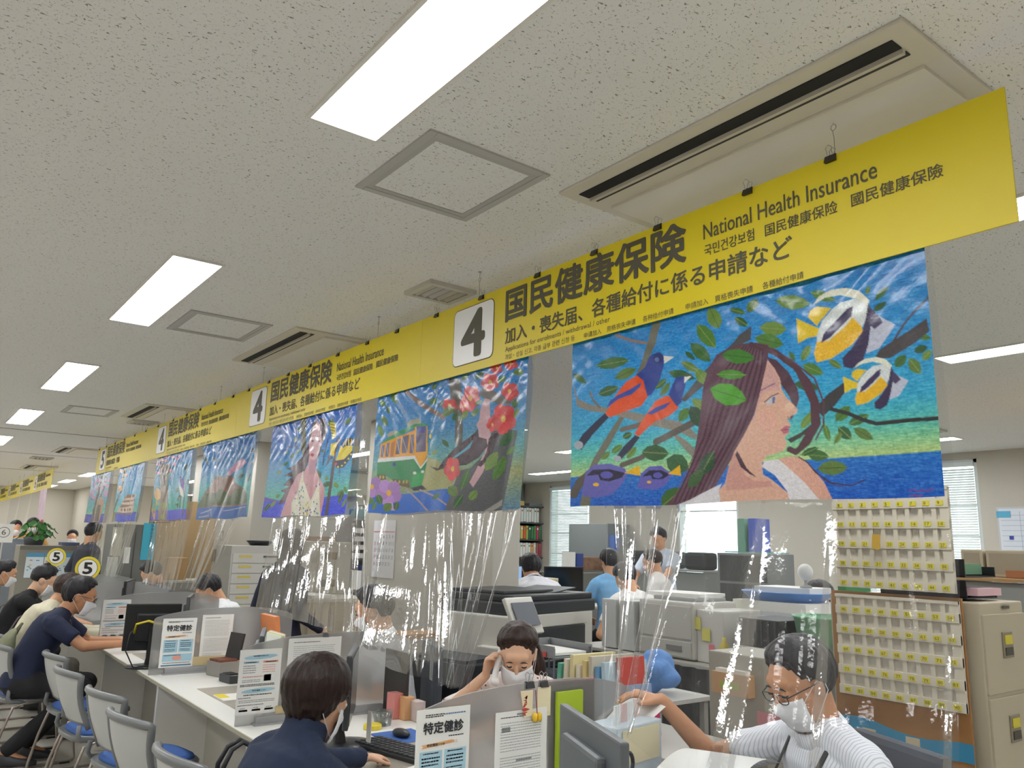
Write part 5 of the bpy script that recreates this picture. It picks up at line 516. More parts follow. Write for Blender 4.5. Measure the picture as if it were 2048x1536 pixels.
# ---- posters on the dividers
PAP=mat('poster_paper','eeeeea',.55); LB=P('a9cfe0',.6); PK=P('e2a090',.6); OR=P('eab67c',.6); TX=P('33353a',.6); TG=P('8a8d90',.6); BL=P('4d78a6',.6)
def poster(kind,x,y,z,w,h,lab,tilt=0):
    t=thing('poster',lab,'poster',(x,y,z)); b=B(); b.box((w/2,0,h/2),(w,.0012,h)); b.build('sheet',PAP,t); f=-.0012; b=B()
    def T(s,u,v,ww,hh,m=0,off=0): b.text(s,(u*w,f-.0004,v*h),AX,AZ,ww*w,hh*h,m,off)
    def bar(u,v,ww,hh,m): b.quad((u*w,f,v*h),((u+ww)*w,f,v*h),((u+ww)*w,f,(v+hh)*h),(u*w,f,(v+hh)*h),m)
    def lines(u,v,ww,n,dv,m=1,hh=.007):
        for k in range(n):
            uu=u
            while uu<u+ww-.02:
                l=min(rnd(.015,.05),u+ww-uu); bar(uu,v-k*dv,l,hh,m); uu+=l+.008
    if kind=='A':      # health check-up poster
        T('特定健診',.13,.74,.74,.12,0,.03); lines(.16,.93,.34,2,.02,0,.012); lines(.5,.925,.42,1,.02,4,.014); lines(.6,.69,.28,1,.02,0,.012)
        b.prism([(.1,.595),(.66,.62),(.72,.64),(.66,.655),(.1,.63),(.14,.612)],(0,f,0),(w,0,0),(0,0,h),(0,-1,0),.0002,5); T('特定健診3つの',.2,.608,.33,.03,0,.01); T('いいこと',.55,.622,.22,.03,3,.01)
        for u in (.08,.53): bar(u,.3,.41,.26,2); lines(u+.06,.53,.28,1,.03,3,.014); lines(u+.04,.48,.33,3,.035,0,.016); lines(u+.04,.36,.3,2,.03,3 if u>.3 else 1,.014)
        bar(.08,.12,.86,.15,2); b.prism([(.5+.14*math.cos(a),.19+.05*math.sin(a)) for a in np.linspace(0,6.28,14)[:-1]],(0,f-.0002,0),(w,0,0),(0,0,h),(0,-1,0),.0002,3); lines(.12,.24,.5,1,.03,3,.014)
        lines(.1,.085,.8,1,.03,0,.012); bar(.06,.03,.88,.025,4)
    elif kind=='B':    # explanation sheet with blue brush strokes
        for v in (.88,.36):
            b.prism([(.1+.4*(1+math.cos(a)),v+.035*math.sin(a)+.012*math.cos(a)) for a in np.linspace(0,6.28,16)[:-1]],(0,f,0),(w,0,0),(0,0,h),(0,-1,0),.0002,2)
        T('特定健診の受け方',.32,.885,.35,.02,0,.01); lines(.24,.855,.5,1,.02,0,.014); T('特定健診とは？',.35,.352,.32,.022,0,.01)
        for u,m in ((.1,2),(.56,3)): bar(u,.785,.36,.03,m); lines(u+.05,.79,.26,1,.02,0,.016); lines(u,.74,.3,4,.035,1 if u<.3 else 3,.012)
        lines(.1,.57,.5,1,.03,3,.014); bar(.6,.5,.18,.1,1); bar(.61,.503,.16,.094,6); lines(.1,.52,.42,2,.025,1,.01); lines(.06,.45,.82,2,.02,0,.012)
        lines(.16,.29,.66,1,.03,0,.016); lines(.04,.25,.3,1,.02,0,.01); lines(.06,.21,.84,2,.025,1,.01); lines(.04,.14,.6,1,.02,0,.01)
        for k in range(3): bar(.08+.3*k,.05,.2,.03,1); bar(.083+.3*k,.053,.194,.024,6); lines(.11+.3*k,.06,.13,1,.02,0,.01); lines(.11+.3*k,.095,.13,1,.02,1,.01)
    else:              # plain typed sheet
        lines(.1,.93,.5,1,.03,0,.01); lines(.1,.87,.78,11,.03,1,.006); lines(.1,.5,.78,9,.03,1,.006); lines(.1,.2,.6,4,.03,1,.006)
        if kind=='D': bar(.1,.72,.8,.002,0); bar(.12,.78,.16,.05,1); bar(.4,.95,.3,.02,1); bar(.4,.45,.3,.02,1)
    b.build('print',[TX,TG,LB,PK,BL,OR,PAP],t,fixn=False); return t
poster('A',1.255,2.0905,.785,.185,.262,'health check poster with four large black characters on nearest divider')
poster('D',1.535,2.0905,.745,.205,.268,'typed notice sheet in clear sleeve on nearest divider')
poster('B',1.262,3.6205,.765,.19,.272,'information poster with two pale blue brush shapes on second divider')
poster('C',1.48,3.6205,.79,.26,.285,'wide cream typed sheet clipped to second divider behind the woman')
poster('A',1.318,5.1505,.757,.195,.28,'health check poster with four large black characters on third divider')
poster('C',1.545,5.1505,.765,.19,.287,'cream typed sheet beside the check-up poster on third divider')
poster('B',1.272,6.6705,.768,.19,.275,'information poster with blue brush shapes on fourth divider behind monitor cables')
o=B().box((1.62,3.612,.775),(.36,.004,.035)).build('paper_strip',P('c9b68a',.6)); tag(o,'tan cardboard strip behind cream sheet on second divider','cardboard')
o=B().box((1.66,5.144,.785),(.3,.004,.05)).build('paper_strip',P('c9b68a',.6)); tag(o,'tan cardboard strip along bottom of third divider','cardboard')
clip((1.66,3.63,1.092),'small black binder clip on top of second divider','clips on dividers',0,.8)
clip((1.672,2.1,1.092),'black binder clip with yellow bells on nearest divider','clips on dividers',0); clip((1.73,2.1,1.091),'black binder clip holding a cream card on nearest divider','clips on dividers',0)
t=thing('hanging_charm','cream cloth charm with red print hanging on nearest divider','charm',(1.655,2.086,1.07)); b=B(); b.prism([(-.03,0),(.02,0),(.018,-.075),(-.012,-.08)],(0,0,0),AX,AZ,(0,-1,0),.003); b.build('cloth_tag',P('e9d9b4',.7),t); b=B()
for k in range(5): b.prism([(rnd(-.02,.005)+.008*math.cos(a),-.02-.012*k+.006*math.sin(a)) for a in np.linspace(0,6.28,7)[:-1]],(0,-.0032,0),AX,AZ,(0,-1,0),.0003)
b.build('print',P('b5473f',.6),t)
t=thing('bell_charm','pair of small yellow bells on red cord hanging from divider clip','charm',(1.683,2.08,1.07)); B().tube([(0,0,0),(.004,0,-.04),(.008,0,-.07)],.0015,6).build('cord',P('8e2f2f',.6),t)
for s in (-1,1): B().lathe([(.002,.0),(.008,-.004),(.009,-.02),(.007,-.026),(.002,-.026)],(.008+s*.009,0,-.068),12).build('bell',P('e0b82a',.3),t,True)
o=B().box((1.728,2.092,1.03),(.055,.001,.09)).build('memo_card',P('e8dcb8',.6)); tag(o,'plain cream memo card clipped on nearest divider','card')
o=B().box((1.83,2.085,.9),(.11,.012,.31)).build('clear_file',P('a9c22f',.4)); tag(o,'lime green upright folder beside nearest divider','folder')
o=B().box((1.86,2.11,.92),(.2,.004,.33)).build('clear_file',P('e39aa0',.5)); tag(o,'pink folder standing behind the lime green folder','folder')
# ---- visitor chairs
CF=P('6f7274',.35); CSH=mat('chair_shell','b4b7b7',.4); CB=mat('chair_blue','3a62a8',.8,noise=(200,.12)); LEG=P('9d938c',.3,metal=.5); RUB=P('222222',.7)
def chair(loc,rz,lab):
    t=thing('visitor_chair',lab,'chair',loc,rz,'blue-seat visitor chairs along the counter')        # front = +x
    def seat(s,q): 
        u=s*2-1; return u
    b=B(); n=24
    def sq(cx,hx,hy,e=3.2,z=0):
        return [(cx+hx*math.copysign(abs(math.cos(a))**(2/e),math.cos(a)),hy*math.copysign(abs(math.sin(a))**(2/e),math.sin(a))) for a in np.linspace(0,2*PI,n+1)[:-1]]
    def slab(bb,lv):
        v=[];k=n
        for pts,z in lv: v+=[(p[0],p[1],z+.012*max(0,(p[0]/.2))**2*-1) for p in pts]
        f=[tuple(range(n-1,-1,-1))]+[(i*n+j,i*n+(j+1)%n,(i+1)*n+(j+1)%n,(i+1)*n+j) for i in range(len(lv)-1) for j in range(n)]+[tuple((len(lv)-1)*n+j for j in range(n))]
        bb.raw(v,f)
    slab(b,[(sq(0,.215,.215),.405),(sq(0,.228,.228),.415),(sq(0,.228,.228),.43),(sq(0,.22,.22),.436)]); b.build('seat_frame',CF,t,True)
    b=B(); slab(b,[(sq(.005,.205,.2),.432),(sq(.005,.2,.196),.45),(sq(.005,.17,.165),.457)]); b.build('seat_pad',CB,t,True)
    # backrest: curved shell with thick rim
    def bp(u,v): # u -1..1 across, v 0..1 up
        wd=.20-.03*v+.028*v*v*2; z=.50+.255*v; x=-.19-.09*v-.015*math.sin(PI*v)+.05*u*u*(.6+.5*v)
        return (x,u*wd,z)
    b=B(); W=16;H=8
    fr=[bp(i/W*2-1,j/H) for j in range(H+1) for i in range(W+1)]; bk=[(p[0]-.008,p[1],p[2]) for p in fr]; N=len(fr); f=[]
    for j in range(H):
        for i in range(W):
            a=j*(W+1)+i; f.append((a,a+1,a+W+2,a+W+1)); f.append((N+a,N+a+W+1,N+a+W+2,N+a+1))
    b.raw(fr+bk,f); b.build('back_shell',CSH,t,True)
    b=B(); rim=[bp(-1,v) for v in np.linspace(-.1,1,9)]+[bp(u,1+.04*(1-u*u)) for u in np.linspace(-.92,.92,11)]+[bp(1,v) for v in np.linspace(1,-.1,9)]
    b.tube([(p[0]-.004,p[1],p[2]) for p in rim],[.014+.004*math.sin(PI*i/(len(rim)-1)) for i in range(len(rim))],8); b.tube([bp(u,0) for u in np.linspace(-1,1,9)],.011,8); b.build('back_frame',CF,t,True)
    for s in (-1,1):
        y=s*.225
        B().tube([(-.2,s*.2,.5),(-.205,s*.21,.45),(-.19,s*.212,.425),(-.1,s*.21,.415)],.013,8).build('back_support',CF,t,True)
        B().tube([(.14,s*.2,.412),(-.1,s*.215,.408),(-.17,s*.222,.39),(-.215,y,.25),(-.255,y,.08),(-.262,y,.03),(-.25,y,.013),(-.22,y,.011),(.2,y,.011),(.225,y,.014),(.235,y,.03),(.2,y*.97,.25),(.17,s*.2,.405)],.0085,8).build('leg',LEG,t,True)
        [B().box((xx,y,.006),(.06,.024,.012)).build('foot_cap',RUB,t) for xx in (-.19,.18)]
    return t
CH=[(1.13,3.12,6,'grey and blue visitor chair at bottom edge carrying a black handbag'),(1.12,3.88,9,'grey and blue visitor chair in front, nearest of the empty ones'),(1.14,4.5,10,'empty visitor chair, second of the row behind the nearest empty one'),(1.1,5.28,6,'empty visitor chair third in row, next to the navy shirt man pair'),(1.13,5.98,6,'empty visitor chair fourth in row, half hidden behind the third'),(.90,6.6,5,'visitor chair the navy shirt man sits on'),(.92,7.4,6,'visitor chair the cream jacket person sits on'),(1.0,8.98,4,'empty visitor chair just beyond the black t-shirt woman'),(.92,8.24,4,'visitor chair the black shirt woman sits on'),(.96,10.5,6,'empty visitor chair beyond the sage shirt woman'),(.78,9.78,5,'farthest visitor chair under the sage green shirt woman'),(1.08,2.25,0,'visitor chair under the woman in navy in the foreground')]
c1=chair((CH[0][0],CH[0][1],0),CH[0][2],CH[0][3])
for q in CH[1:]: dup(c1,(q[0],q[1],0),q[2],q[3])
t=thing('handbag','black leather handbag with looped handles on chair seat at bottom edge','bag',(1.1,3.06,.458))
b=B(); b.loft([((0,0,0),AX,AY,.12,.05),((0,0,.1),AX,AY,.125,.055),((0,0,.19),AX,AY,.12,.04),((0,0,.22),AX,AY,.112,.02)],16); b.build('bag_body',P('232327',.45),t,True)
for s in (-1,1): B().tube([(-.07,s*.03,.2),(-.068,s*.03,.26),(-.04,s*.025,.315),(0,s*.02,.335),(.04,s*.025,.315),(.068,s*.03,.26),(.07,s*.03,.2)],.009,8).build('handle',P('2c2c30',.4),t,True)
B().box((.09,-.045,.16),(.02,.012,.05)).build('buckle',P('b9b0a0',.3,metal=.8),t)
# ---------------------------------------------------------------- people
def hairmat(n,c,c2):
    m=mat(n,c,.42,spec=.35); nt=m.node_tree; b=nt.nodes['Principled BSDF']; tc=nt.nodes.new('ShaderNodeTexCoord'); mp=nt.nodes.new('ShaderNodeMapping'); mp.inputs['Scale'].default_value=(1,1,.12)
    nt.links.new(tc.outputs['Object'],mp.inputs[0]); t=nt.nodes.new('ShaderNodeTexNoise'); t.inputs['Scale'].default_value=260; t.inputs['Detail'].default_value=3; nt.links.new(mp.outputs[0],t.inputs['Vector'])
    x=nt.nodes.new('ShaderNodeMix'); x.data_type='RGBA'; x.inputs[6].default_value=lin(c)+(1,); x.inputs[7].default_value=lin(c2)+(1,); nt.links.new(t.outputs['Fac'],x.inputs[0]); nt.links.new(x.outputs[2],b.inputs['Base Color'])
    bp=nt.nodes.new('ShaderNodeBump'); bp.inputs['Strength'].default_value=.5; bp.inputs['Distance'].default_value=.004; nt.links.new(t.outputs['Fac'],bp.inputs['Height']); nt.links.new(bp.outputs[0],b.inputs['Normal']); return m
HBLK=hairmat('hair_black','17151a','2c2a2f'); HBRN=hairmat('hair_brown','160d0b','2e1a13'); HDB=hairmat('hair_dark_brown','1f1512','3d2a22')
SKIN=mat('skin','d3a07c',.5,noise=(18,.05),bump=(300,.05)); SKIN2=mat('skin_pale','dcb091',.5,noise=(18,.05),bump=(300,.05)); SKIN3=mat('skin_tan','c48e6a',.5,noise=(18,.05),bump=(300,.05))
MSK=mat('mask_white','e9ebef',.7,bump=(60,.1)); EYE=P('1a1516',.2); LIPS=P('b06a60',.5)
def rotm(pitch,yaw,roll=0):     # head looks along +Y, pitch>0 = looking down, yaw>0 = to its left
    return (Mx.Rotation(R(yaw),3,'Z')@Mx.Rotation(R(roll),3,'Y')@Mx.Rotation(R(-pitch),3,'X'))
def ik(a,c,l1,l2,pole):
    d=c-a; L=min(d.length,(l1+l2)*.995); d=d.normalized(); c=a+d*L
    x=(l1*l1-l2*l2+L*L)/(2*L); h=math.sqrt(max(0,l1*l1-x*x)); p=(pole-d*pole.dot(d)); p=p.normalized() if p.length>1e-5 else d.orthogonal()
    return a+d*x+p*h,c
def hand(b,wr,fd,nrm,side,curl,grip=0,sc_=1):
    """palm plus four bent fingers and a thumb; fd = finger direction, nrm = palm normal, side=+1 right"""
    fd=fd.normalized(); nrm=(nrm-fd*nrm.dot(fd)).normalized(); ac=fd.cross(nrm)*side   # towards the thumb side
    pc=wr+fd*.048*sc_
    b.loft([(wr-fd*.01,ac,nrm,.024*sc_,.017*sc_),(wr+fd*.03*sc_,ac,nrm,.036*sc_,.0155*sc_),(wr+fd*.07*sc_,ac,nrm,.041*sc_,.0135*sc_),(wr+fd*.092*sc_,ac,nrm,.038*sc_,.011*sc_)],14)
    for k,(o,l) in enumerate(((.029,.068),(.0095,.077),(-.010,.071),(-.029,.054))):
        p=wr+(fd*(.086-.006*abs(k-1))+ac*o)*sc_; d=(fd+ac*o*2.2).normalized(); pts=[p]; c=curl*(1+.12*k)
        for q,(f_,cu) in enumerate(((.42,.55),(.32,1.),(.26,.7))):
            d=(Mx.Rotation(-c*cu*side,3,ac*1.0)@d) if False else (d*math.cos(c*cu)+nrm*math.sin(c*cu)*1.0).normalized()
            p=p+d*l*f_*sc_; pts.append(p)
        for q in range(3): b.cap(pts[q],pts[q+1],(.0092-.0007*q)*sc_,(.0086-.0008*q)*sc_,0,8)
    t0=wr+(fd*.022+ac*.028)*sc_; t1=t0+(fd*.032+ac*.026+nrm*.010)*sc_; t2=t1+(fd*.03+ac*(.008-grip*.012)+nrm*.008)*sc_; t3=t2+(fd*.022-ac*.004*(1+grip)+nrm*.004)*sc_
    b.cap(t0,t1,.0135*sc_,.0105*sc_,0,8); b.cap(t1,t2,.0105*sc_,.0092*sc_,0,8); b.cap(t2,t3,.0092*sc_,.0075*sc_,0,8)
def head_geo(b,c,M):
    def E(p,r): b.ell(c+M@V(p),r,0,M,18,12)
    E((0,-.012,.022),(.074,.094,.086)); E((0,.014,-.03),(.063,.074,.088)); E((0,.035,-.075),(.05,.05,.045)); E((0,.058,-.098),(.026,.026,.022))
    E((0,.062,.035),(.05,.026,.03))
    b.cap(c+M@V((0,.084,.008)),c+M@V((0,.104,-.034)),.0085,.0125,0,8)
    for s in (-1,1):
        E((s*.0115,.092,-.038),(.009,.012,.008)); E((s*.030,.068,-.03),(.022,.018,.02))
        E((s*.074,-.012,-.012),(.008,.019,.031)); E((s*.079,-.018,.004),(.006,.016,.016)); b.cap(c+M@V((s*.031,.078,.008)),c+M@V((s*.031,.08,.0)),.0135,.0125,0,8)
    E((0,.082,-.066),(.021,.010,.006)); E((0,.080,-.075),(.019,.010,.007))
def hair_geo(b,c,M,style,vol,N,r,rg,L=.0,front=58,side=100,back=122,part=0):
    rx,ry,rz=.078*vol,.099*vol,.090*vol; o=V((0,-.014,.024)); tilt=Mx.Rotation(R(16),3,'X')
    b.ell(c+M@(o+V((0,-.014,.012))),(rx*.96,ry*.88,rz*.95),0,M,20,14)
    for i in range(N):
        ph=2*PI*i/N+rg.uniform(-.05,.05); a=abs((math.degrees(ph)+180)%360-180)       # 0 = front
        th=np.interp(a,[0,38,62,80,100,125,180],[front,front+4,front+22,side-6,side,back-4,back])
        if part and a<60: th=front-6
        th+=rg.uniform(-5,4); hang=L*np.interp(a,[0,45,70,100,180],[0,.12,.75,1,1]) if L else 0
        pts=[];rs=[]; jit=rg.uniform(.965,1.075) if style=='short' else rg.uniform(.985,1.03)
        K=8
        for k in range(K+1):
            t=R(4+(th-4)*k/K); d=V((math.sin(ph)*math.sin(t),math.cos(ph)*math.sin(t),math.cos(t))); d=tilt@d
            bulge=1+.02*math.sin(PI*k/K)
            pts.append(c+M@(o+V((d.x*rx,d.y*ry,d.z*rz))*jit*bulge)); rs.append(r*(.75+.35*math.sin(PI*(.1+.8*k/K))))
        if hang:
            e=pts[-1]; out=(M@V((math.sin(ph),math.cos(ph),0))); inn=V((c.x,c.y,e.z))-e; inn.z=0
            for k in range(1,6):
                q=k/5; pts.append(e+V((0,0,-1))*hang*q+inn*(.30*q*q if style=='bob' else .05*q)+V((rg.uniform(-.003,.003),rg.uniform(-.003,.003),0))); rs.append(r*(1-.45*q))
        rs[-1]*=.55
        b.tube(pts,rs,7)
def person(label,az,head,seated=True,lean=12,look=(20,0),hands=None,curl=(.5,.5),hx=None,fdirs=None,top='2b3a5c',bottom='23242a',skin=None,hair=None,style='short',mask=True,glasses=False,female=False,vox=.009,sleeve=.55,topkind='tee',apron=None,vol=1.08,hL=0,s=1.0,floorz=0,shoes='2a2a2c',bun=None,tail=None,N=52,hr=.0125,necklean=None,topmat=None,legs=None,seatz=.41):
    skin=skin or SKIN; hair=hair or HBLK; rg=random.Random(hash_(label))
    head=V(head); rz=-az; Rz=Mx.Rotation(R(rz),3,'Z'); wl=lambda p:(Rz.transposed()@(V(p)-org))
    dr=lambda a:V((0,math.sin(R(a)),math.cos(R(a))))
    sw=(.165 if female else .185)*s; UA,FA=.285*s,.25*s
    nl=lean*1.25+8 if necklean is None else necklean
    up=[V((0,0,0))]
    up.append(up[-1]+dr(lean*.5)*.20*s); up.append(up[-1]+dr(lean)*.17*s); up.append(up[-1]+dr(lean*1.15)*.13*s)      # waist, chest, neck base
    hd=up[-1]+dr(nl)*.065*s+dr(nl*.6+look[0]*.35)*.105*s
    off=Rz@hd; org=V((head.x-off.x,head.y-off.y,floorz)); hz=head.z-hd.z-floorz
    if seated: hz=max(hz,seatz+.088)
    up=[p+V((0,0,hz)) for p in up]; hd=hd+V((0,0,hz))
    t=thing('person',label,'person',tuple(org),rz)
    M=rotm(look[0],look[1])
    b=B(); fwd=lambda a:dr(a+90)
    hipw=(.172 if female else .165)*s; wa=(.125 if female else .14)*s
    rings=[(up[0]-V((0,0,.06*s)),AX,AY,hipw*.8,.10*s),(up[0],AX,AY,hipw,.118*s),(up[0]+dr(lean*.5)*.1*s,AX,fwd(lean*.5),(wa+hipw)/2,.108*s),(up[1],AX,fwd(lean*.7),wa,.1*s),(up[2],AX,fwd(lean),sw*.86,.112*s),(up[2]+dr(lean)*.075*s,AX,fwd(lean),sw*.93,.098*s),(up[3]-dr(lean)*.012*s,AX,fwd(lean),sw*.55,.07*s),(up[3]+dr(nl)*.01,AX,fwd(nl),.062*s,.06*s)]
    b.loft(rings,22); b.cap(up[3]-dr(nl)*.02,hd+M@V((0,-.025,-.05)),.054*s if female else .062*s,.055*s if female else .062*s)
    for sd in (-1,1): b.cap(up[3]+dr(nl)*.03*s,up[2]+dr(lean)*.085*s+AX*sd*sw*.8,.038*s,.036*s)
    bh=B(); head_geo(b,hd,M)
    # arms
    arms=[]; hands=hands or [None,None]
    for i,sd in ((0,-1),(1,1)):
        sh=up[2]+dr(lean)*.075*s+AX*sd*sw*.93
        if hands[i] is not None: tg=wl(hands[i])
        else: tg=V((sd*.14*s,up[0].y+.30*s,hz+.10)) if seated else V((sd*.22*s,.06,hz-.02))
        pole=V((sd*.75,-.25,-.75)) if (hx is None or hx[i] is None) else V(hx[i])
        el,wr=ik(sh,tg,UA,FA,pole)
        b.cap(sh,el,.05*s if not female else .044*s,.039*s if not female else .034*s); b.cap(el,wr,.039*s if not female else .034*s,.026*s if not female else .023*s)
        fd=(wr-el).normalized(); nrm=V((0,-.2,-1)) if abs(fd.z)<.85 else V((-sd,0,0))
        if fdirs and fdirs[i]: fd=V(fdirs[i][0]); nrm=V(fdirs[i][1])
        hand(b,wr,fd,nrm,sd,curl[i],0,s*(1 if not female else .92)); arms.append((sh,el,wr))
    # legs
    LG=[]
    for sd in (-1,1):
        hp=up[0]+AX*sd*.095*s-V((0,0,.02))
        if seated: kn=V((sd*.11*s,up[0].y+.41*s,max(.47,min(hz-.04,.56)))); an=V((sd*.10*s,kn.y-.03+(.06 if sd>0 else -.08),.085))
        else: kn=V((sd*.10*s,.02,.48*s)); an=V((sd*.10*s,-.02,.085))
        if legs and legs[(sd+1)//2]: an=V(legs[(sd+1)//2]); 
        b.cap(hp,kn,.088*s,.058*s); b.cap(kn,an,.056*s,.036*s); b.cap(an,an+V((0,.12,-.045)),.034*s,.028*s); LG.append((hp,kn,an))
    remesh(b,'body',skin,t,vox,3)
    # clothes ----------------------------------------------------
    k=.014; c=B(); rr=[(p,x,y,a+k,e+k) for p,x,y,a,e in rings[1:6]]
    rr[0]=(rr[0][0]-V((0,0,.03)),AX,AY,rr[0][3]+.01,rr[0][4]+.012)
    top7=(rings[6][0],AX,rings[6][2],rings[6][3]+.012,rings[6][4]+.01); rr.append(top7)
    if topkind in('turtle',): rr+= [(up[3]+dr(nl)*.01,AX,fwd(nl),.082*s,.08*s),(up[3]+dr(nl)*.045,AX,fwd(nl),.076*s,.076*s),(up[3]+dr(nl)*.085-fwd(nl)*.012,AX,fwd(nl),.074*s,.076*s)]
    else: rr+=[(up[3]-dr(nl)*.006,AX,fwd(nl),.082*s,.078*s)]
    c.loft(rr,24)
    for sd in (-1,1): c.cap(up[3]+dr(nl)*.0*s+AX*sd*.03,up[2]+dr(lean)*.085*s+AX*sd*sw*.8,.066*s,.062*s)
    for (sh,el,wr),sd in zip(arms,(-1,1)):
        q=min(1,sleeve/.55*.6) if sleeve<=1 else 1
        e1=sh+(el-sh)*min(1,sleeve); c.cap(sh-AX*sd*.01,sh+(el-sh)*.15,.064*s,.062*s); c.tube([sh,sh+(e1-sh)*.5,e1],[.064*s,.062*s if sleeve<1 else .054*s,.06*s if sleeve<1 else .05*s],14)
        if sleeve>1: c.cap(el,el+(wr-el)*.1,.05*s,.048*s); c.tube([el,el+(wr-el)*min(1,sleeve-1)],[.05*s,.036*s],14)
    tm=topmat or mat('cloth_'+top,top,.85,noise=(40,.06),bump=(220,.12))
    remesh(c,'shirt' if topkind!='turtle' else 'sweater',tm,t,max(.006,vox),3,.0045,14,rg.uniform(0,9))
    c=B(); c.loft([(p,x,y,a+.012,e+.014) for p,x,y,a,e in rings[:3]],20)
    for hp,kn,an in LG: c.cap(hp,kn,.097*s,.068*s); c.tube([kn,kn+(an-kn)*.5,an+V((0,0,.01))],[.067*s,.058*s,.052*s],14)
    remesh(c,'trousers',mat('cloth_'+bottom,bottom,.85,noise=(40,.08)),t,max(.009,vox),3,.004,10,3)
    for hp,kn,an in LG:
        B().loft([(an+V((0,-.05,-.03)),AX,AZ,.03,.045),(an+V((0,.0,-.03)),AX,AZ,.042,.05),(an+V((0,.08,-.048)),AX,AZ,.045,.034),(an+V((0,.16,-.058)),AX,AZ,.04,.024),(an+V((0,.195,-.062)),AX,AZ,.02,.014)],14).build('shoe',P(shoes,.5),t,True)
    if topkind=='collar':
        cb=B(); cc=up[3]+dr(nl)*.012
        for sd in (-1,1):
            pts=[];
            for q in np.linspace(0,1,9):
                a=PI*.5+sd*(PI*(1-q)) ; pts.append(cc+AX*math.cos(a)*.076*s+fwd(nl)*math.sin(a)*.074*s)
            cb.raw([p+dr(nl)*.03 for p in pts]+[p-dr(nl)*(.012+.03*(i/8)**3)+(p-cc).normalized()*.012 for i,p in enumerate(pts)],[(i,i+1,i+10,i+9) for i in range(8)])
        co=cb.build('collar',tm,t,True); sm=co.modifiers.new('s','SOLIDIFY'); sm.thickness=.004
    # hair -------------------------------------------------------
    h=B()
    hair_geo(h,hd,M,style,vol,N,hr,rg,hL,*( (54,98,143) if style=='short' else (66,100,118) if style=='bob' else (48,88,118)))
    if bun is not None:
        bp=hd+M@V(bun[0]); h.ell(bp,(bun[1],bun[1],bun[1]*.9),0,M)
        for q in range(7): a=rg.uniform(0,6.28); h.ell(bp+M@V((math.cos(a)*bun[1]*.5,rg.uniform(-.01,.01),math.sin(a)*bun[1]*.5)),(bun[1]*.5,)*3,0,M,10,6)
    if tail:
        for q in range(12):
            j=V((rg.uniform(-.018,.018),rg.uniform(-.016,.016),0)); h.tube([hd+M@V(p)+j*(1+.6*i/len(tail)) for i,p in enumerate(tail)],[.016]*(len(tail)-1)+[.005],7)
    remesh(h,'hair',hair,t,max(.0045,vox*.75),1,.0026,45,1)
    if vox<.011:
        for sd in (-1,1):
            e=B(); e.ell(hd+M@V((sd*.031,.0815,.006)),(.0125,.0105,.0085 if look[0]<25 else .006),0,M,12,8); e.build('eye',EYE if look[0]>22 else P('e8e4df',.3),t,True)
            if look[0]<=22: B().ell(hd+M@V((sd*.031,.0895,.005)),(.006,.004,.006),0,M,10,6).build('iris',EYE,t,True)
            B().tube([hd+M@V((sd*x,.0865-abs(x-.03)*.25,.026+z)) for x,z in ((.014,-.001),(.024,.003),(.036,.003),(.046,-.003))],[.0022,.003,.0026,.0012],6).build('eyebrow',hair,t,True)
        if not mask: B().ell(hd+M@V((0,.090,-.070)),(.02,.006,.007),0,M,12,8).build('lips',LIPS,t,True)
    if mask:
        def mp_(u,v):
            a=(u*2-1)*R(66); z=-.012-.104*v; wd=.069+.003*math.sin(PI*v)
            prot=.0885+.026*math.exp(-((v-.22)/.2)**2)*math.exp(-((u-.5)/.14)**2)+.006*math.sin(PI*v)-.028*max(0,v-.55)+.0012*math.sin(v*22)
            x=wd*math.sin(a)*1.04; y=.012+(prot-.012+.004)*math.cos(a)**.8
            return hd+M@V((x,y,z))
        m_=B(); m_.grid(mp_,16,12); mo=m_.build('face_mask',MSK,t,True); q=mo.modifiers.new('s','SOLIDIFY'); q.thickness=.002
        for sd,u in ((-1,0.0),(1,1.0)):
            B().tube([mp_(u,.12),hd+M@V((sd*.080,-.004,.012)),hd+M@V((sd*.084,-.03,.006)),hd+M@V((sd*.081,-.032,-.03)),mp_(u,.85)],.0014,5).build('ear_loop',MSK,t,True)
    if glasses:
        g=B(); GL=P('2d2a2c',.3)
        for sd in (-1,1):
            g.tube([hd+M@V((sd*(.032+.024*math.copysign(abs(math.cos(a))**.6,math.cos(a))),.101-.006*abs(math.cos(a)),.004+.015*math.copysign(abs(math.sin(a))**.6,math.sin(a)))) for a in np.linspace(0,2*PI,17)],.0017,6,0,False)
            g.tube([hd+M@V((sd*.056,.095,.010)),hd+M@V((sd*.078,.03,.010)),hd+M@V((sd*.080,-.02,.004))],.0018,6)
        g.tube([hd+M@V((-.009,.102,.008)),hd+M@V((0,.105,.010)),hd+M@V((.009,.102,.008))],.0016,6); g.build('glasses',GL,t,True)
    t['_']=0; del t['_']
    return dict(t=t,hd=hd,M=M,up=up,arms=arms,dr=dr,fwd=fwd,s=s,lean=lean,Rz=Rz,org=org,sw=sw)
def hash_(s):
    h=0
    for ch in s: h=(h*31+ord(ch))%1000003
    return h
def strap(pp,pts,w,m,name='strap'):
    B().tube(pts,w,8,0,True,.35).build(name,m,pp['t'],True)
STR=mat('shirt_pinstripe','dfe2ea',.8); nt=STR.node_tree; tc=nt.nodes.new('ShaderNodeTexCoord'); wv=nt.nodes.new('ShaderNodeTexWave'); wv.inputs['Scale'].default_value=32; wv.inputs['Distortion'].default_value=.3; nt.links.new(tc.outputs['Object'],wv.inputs[0])
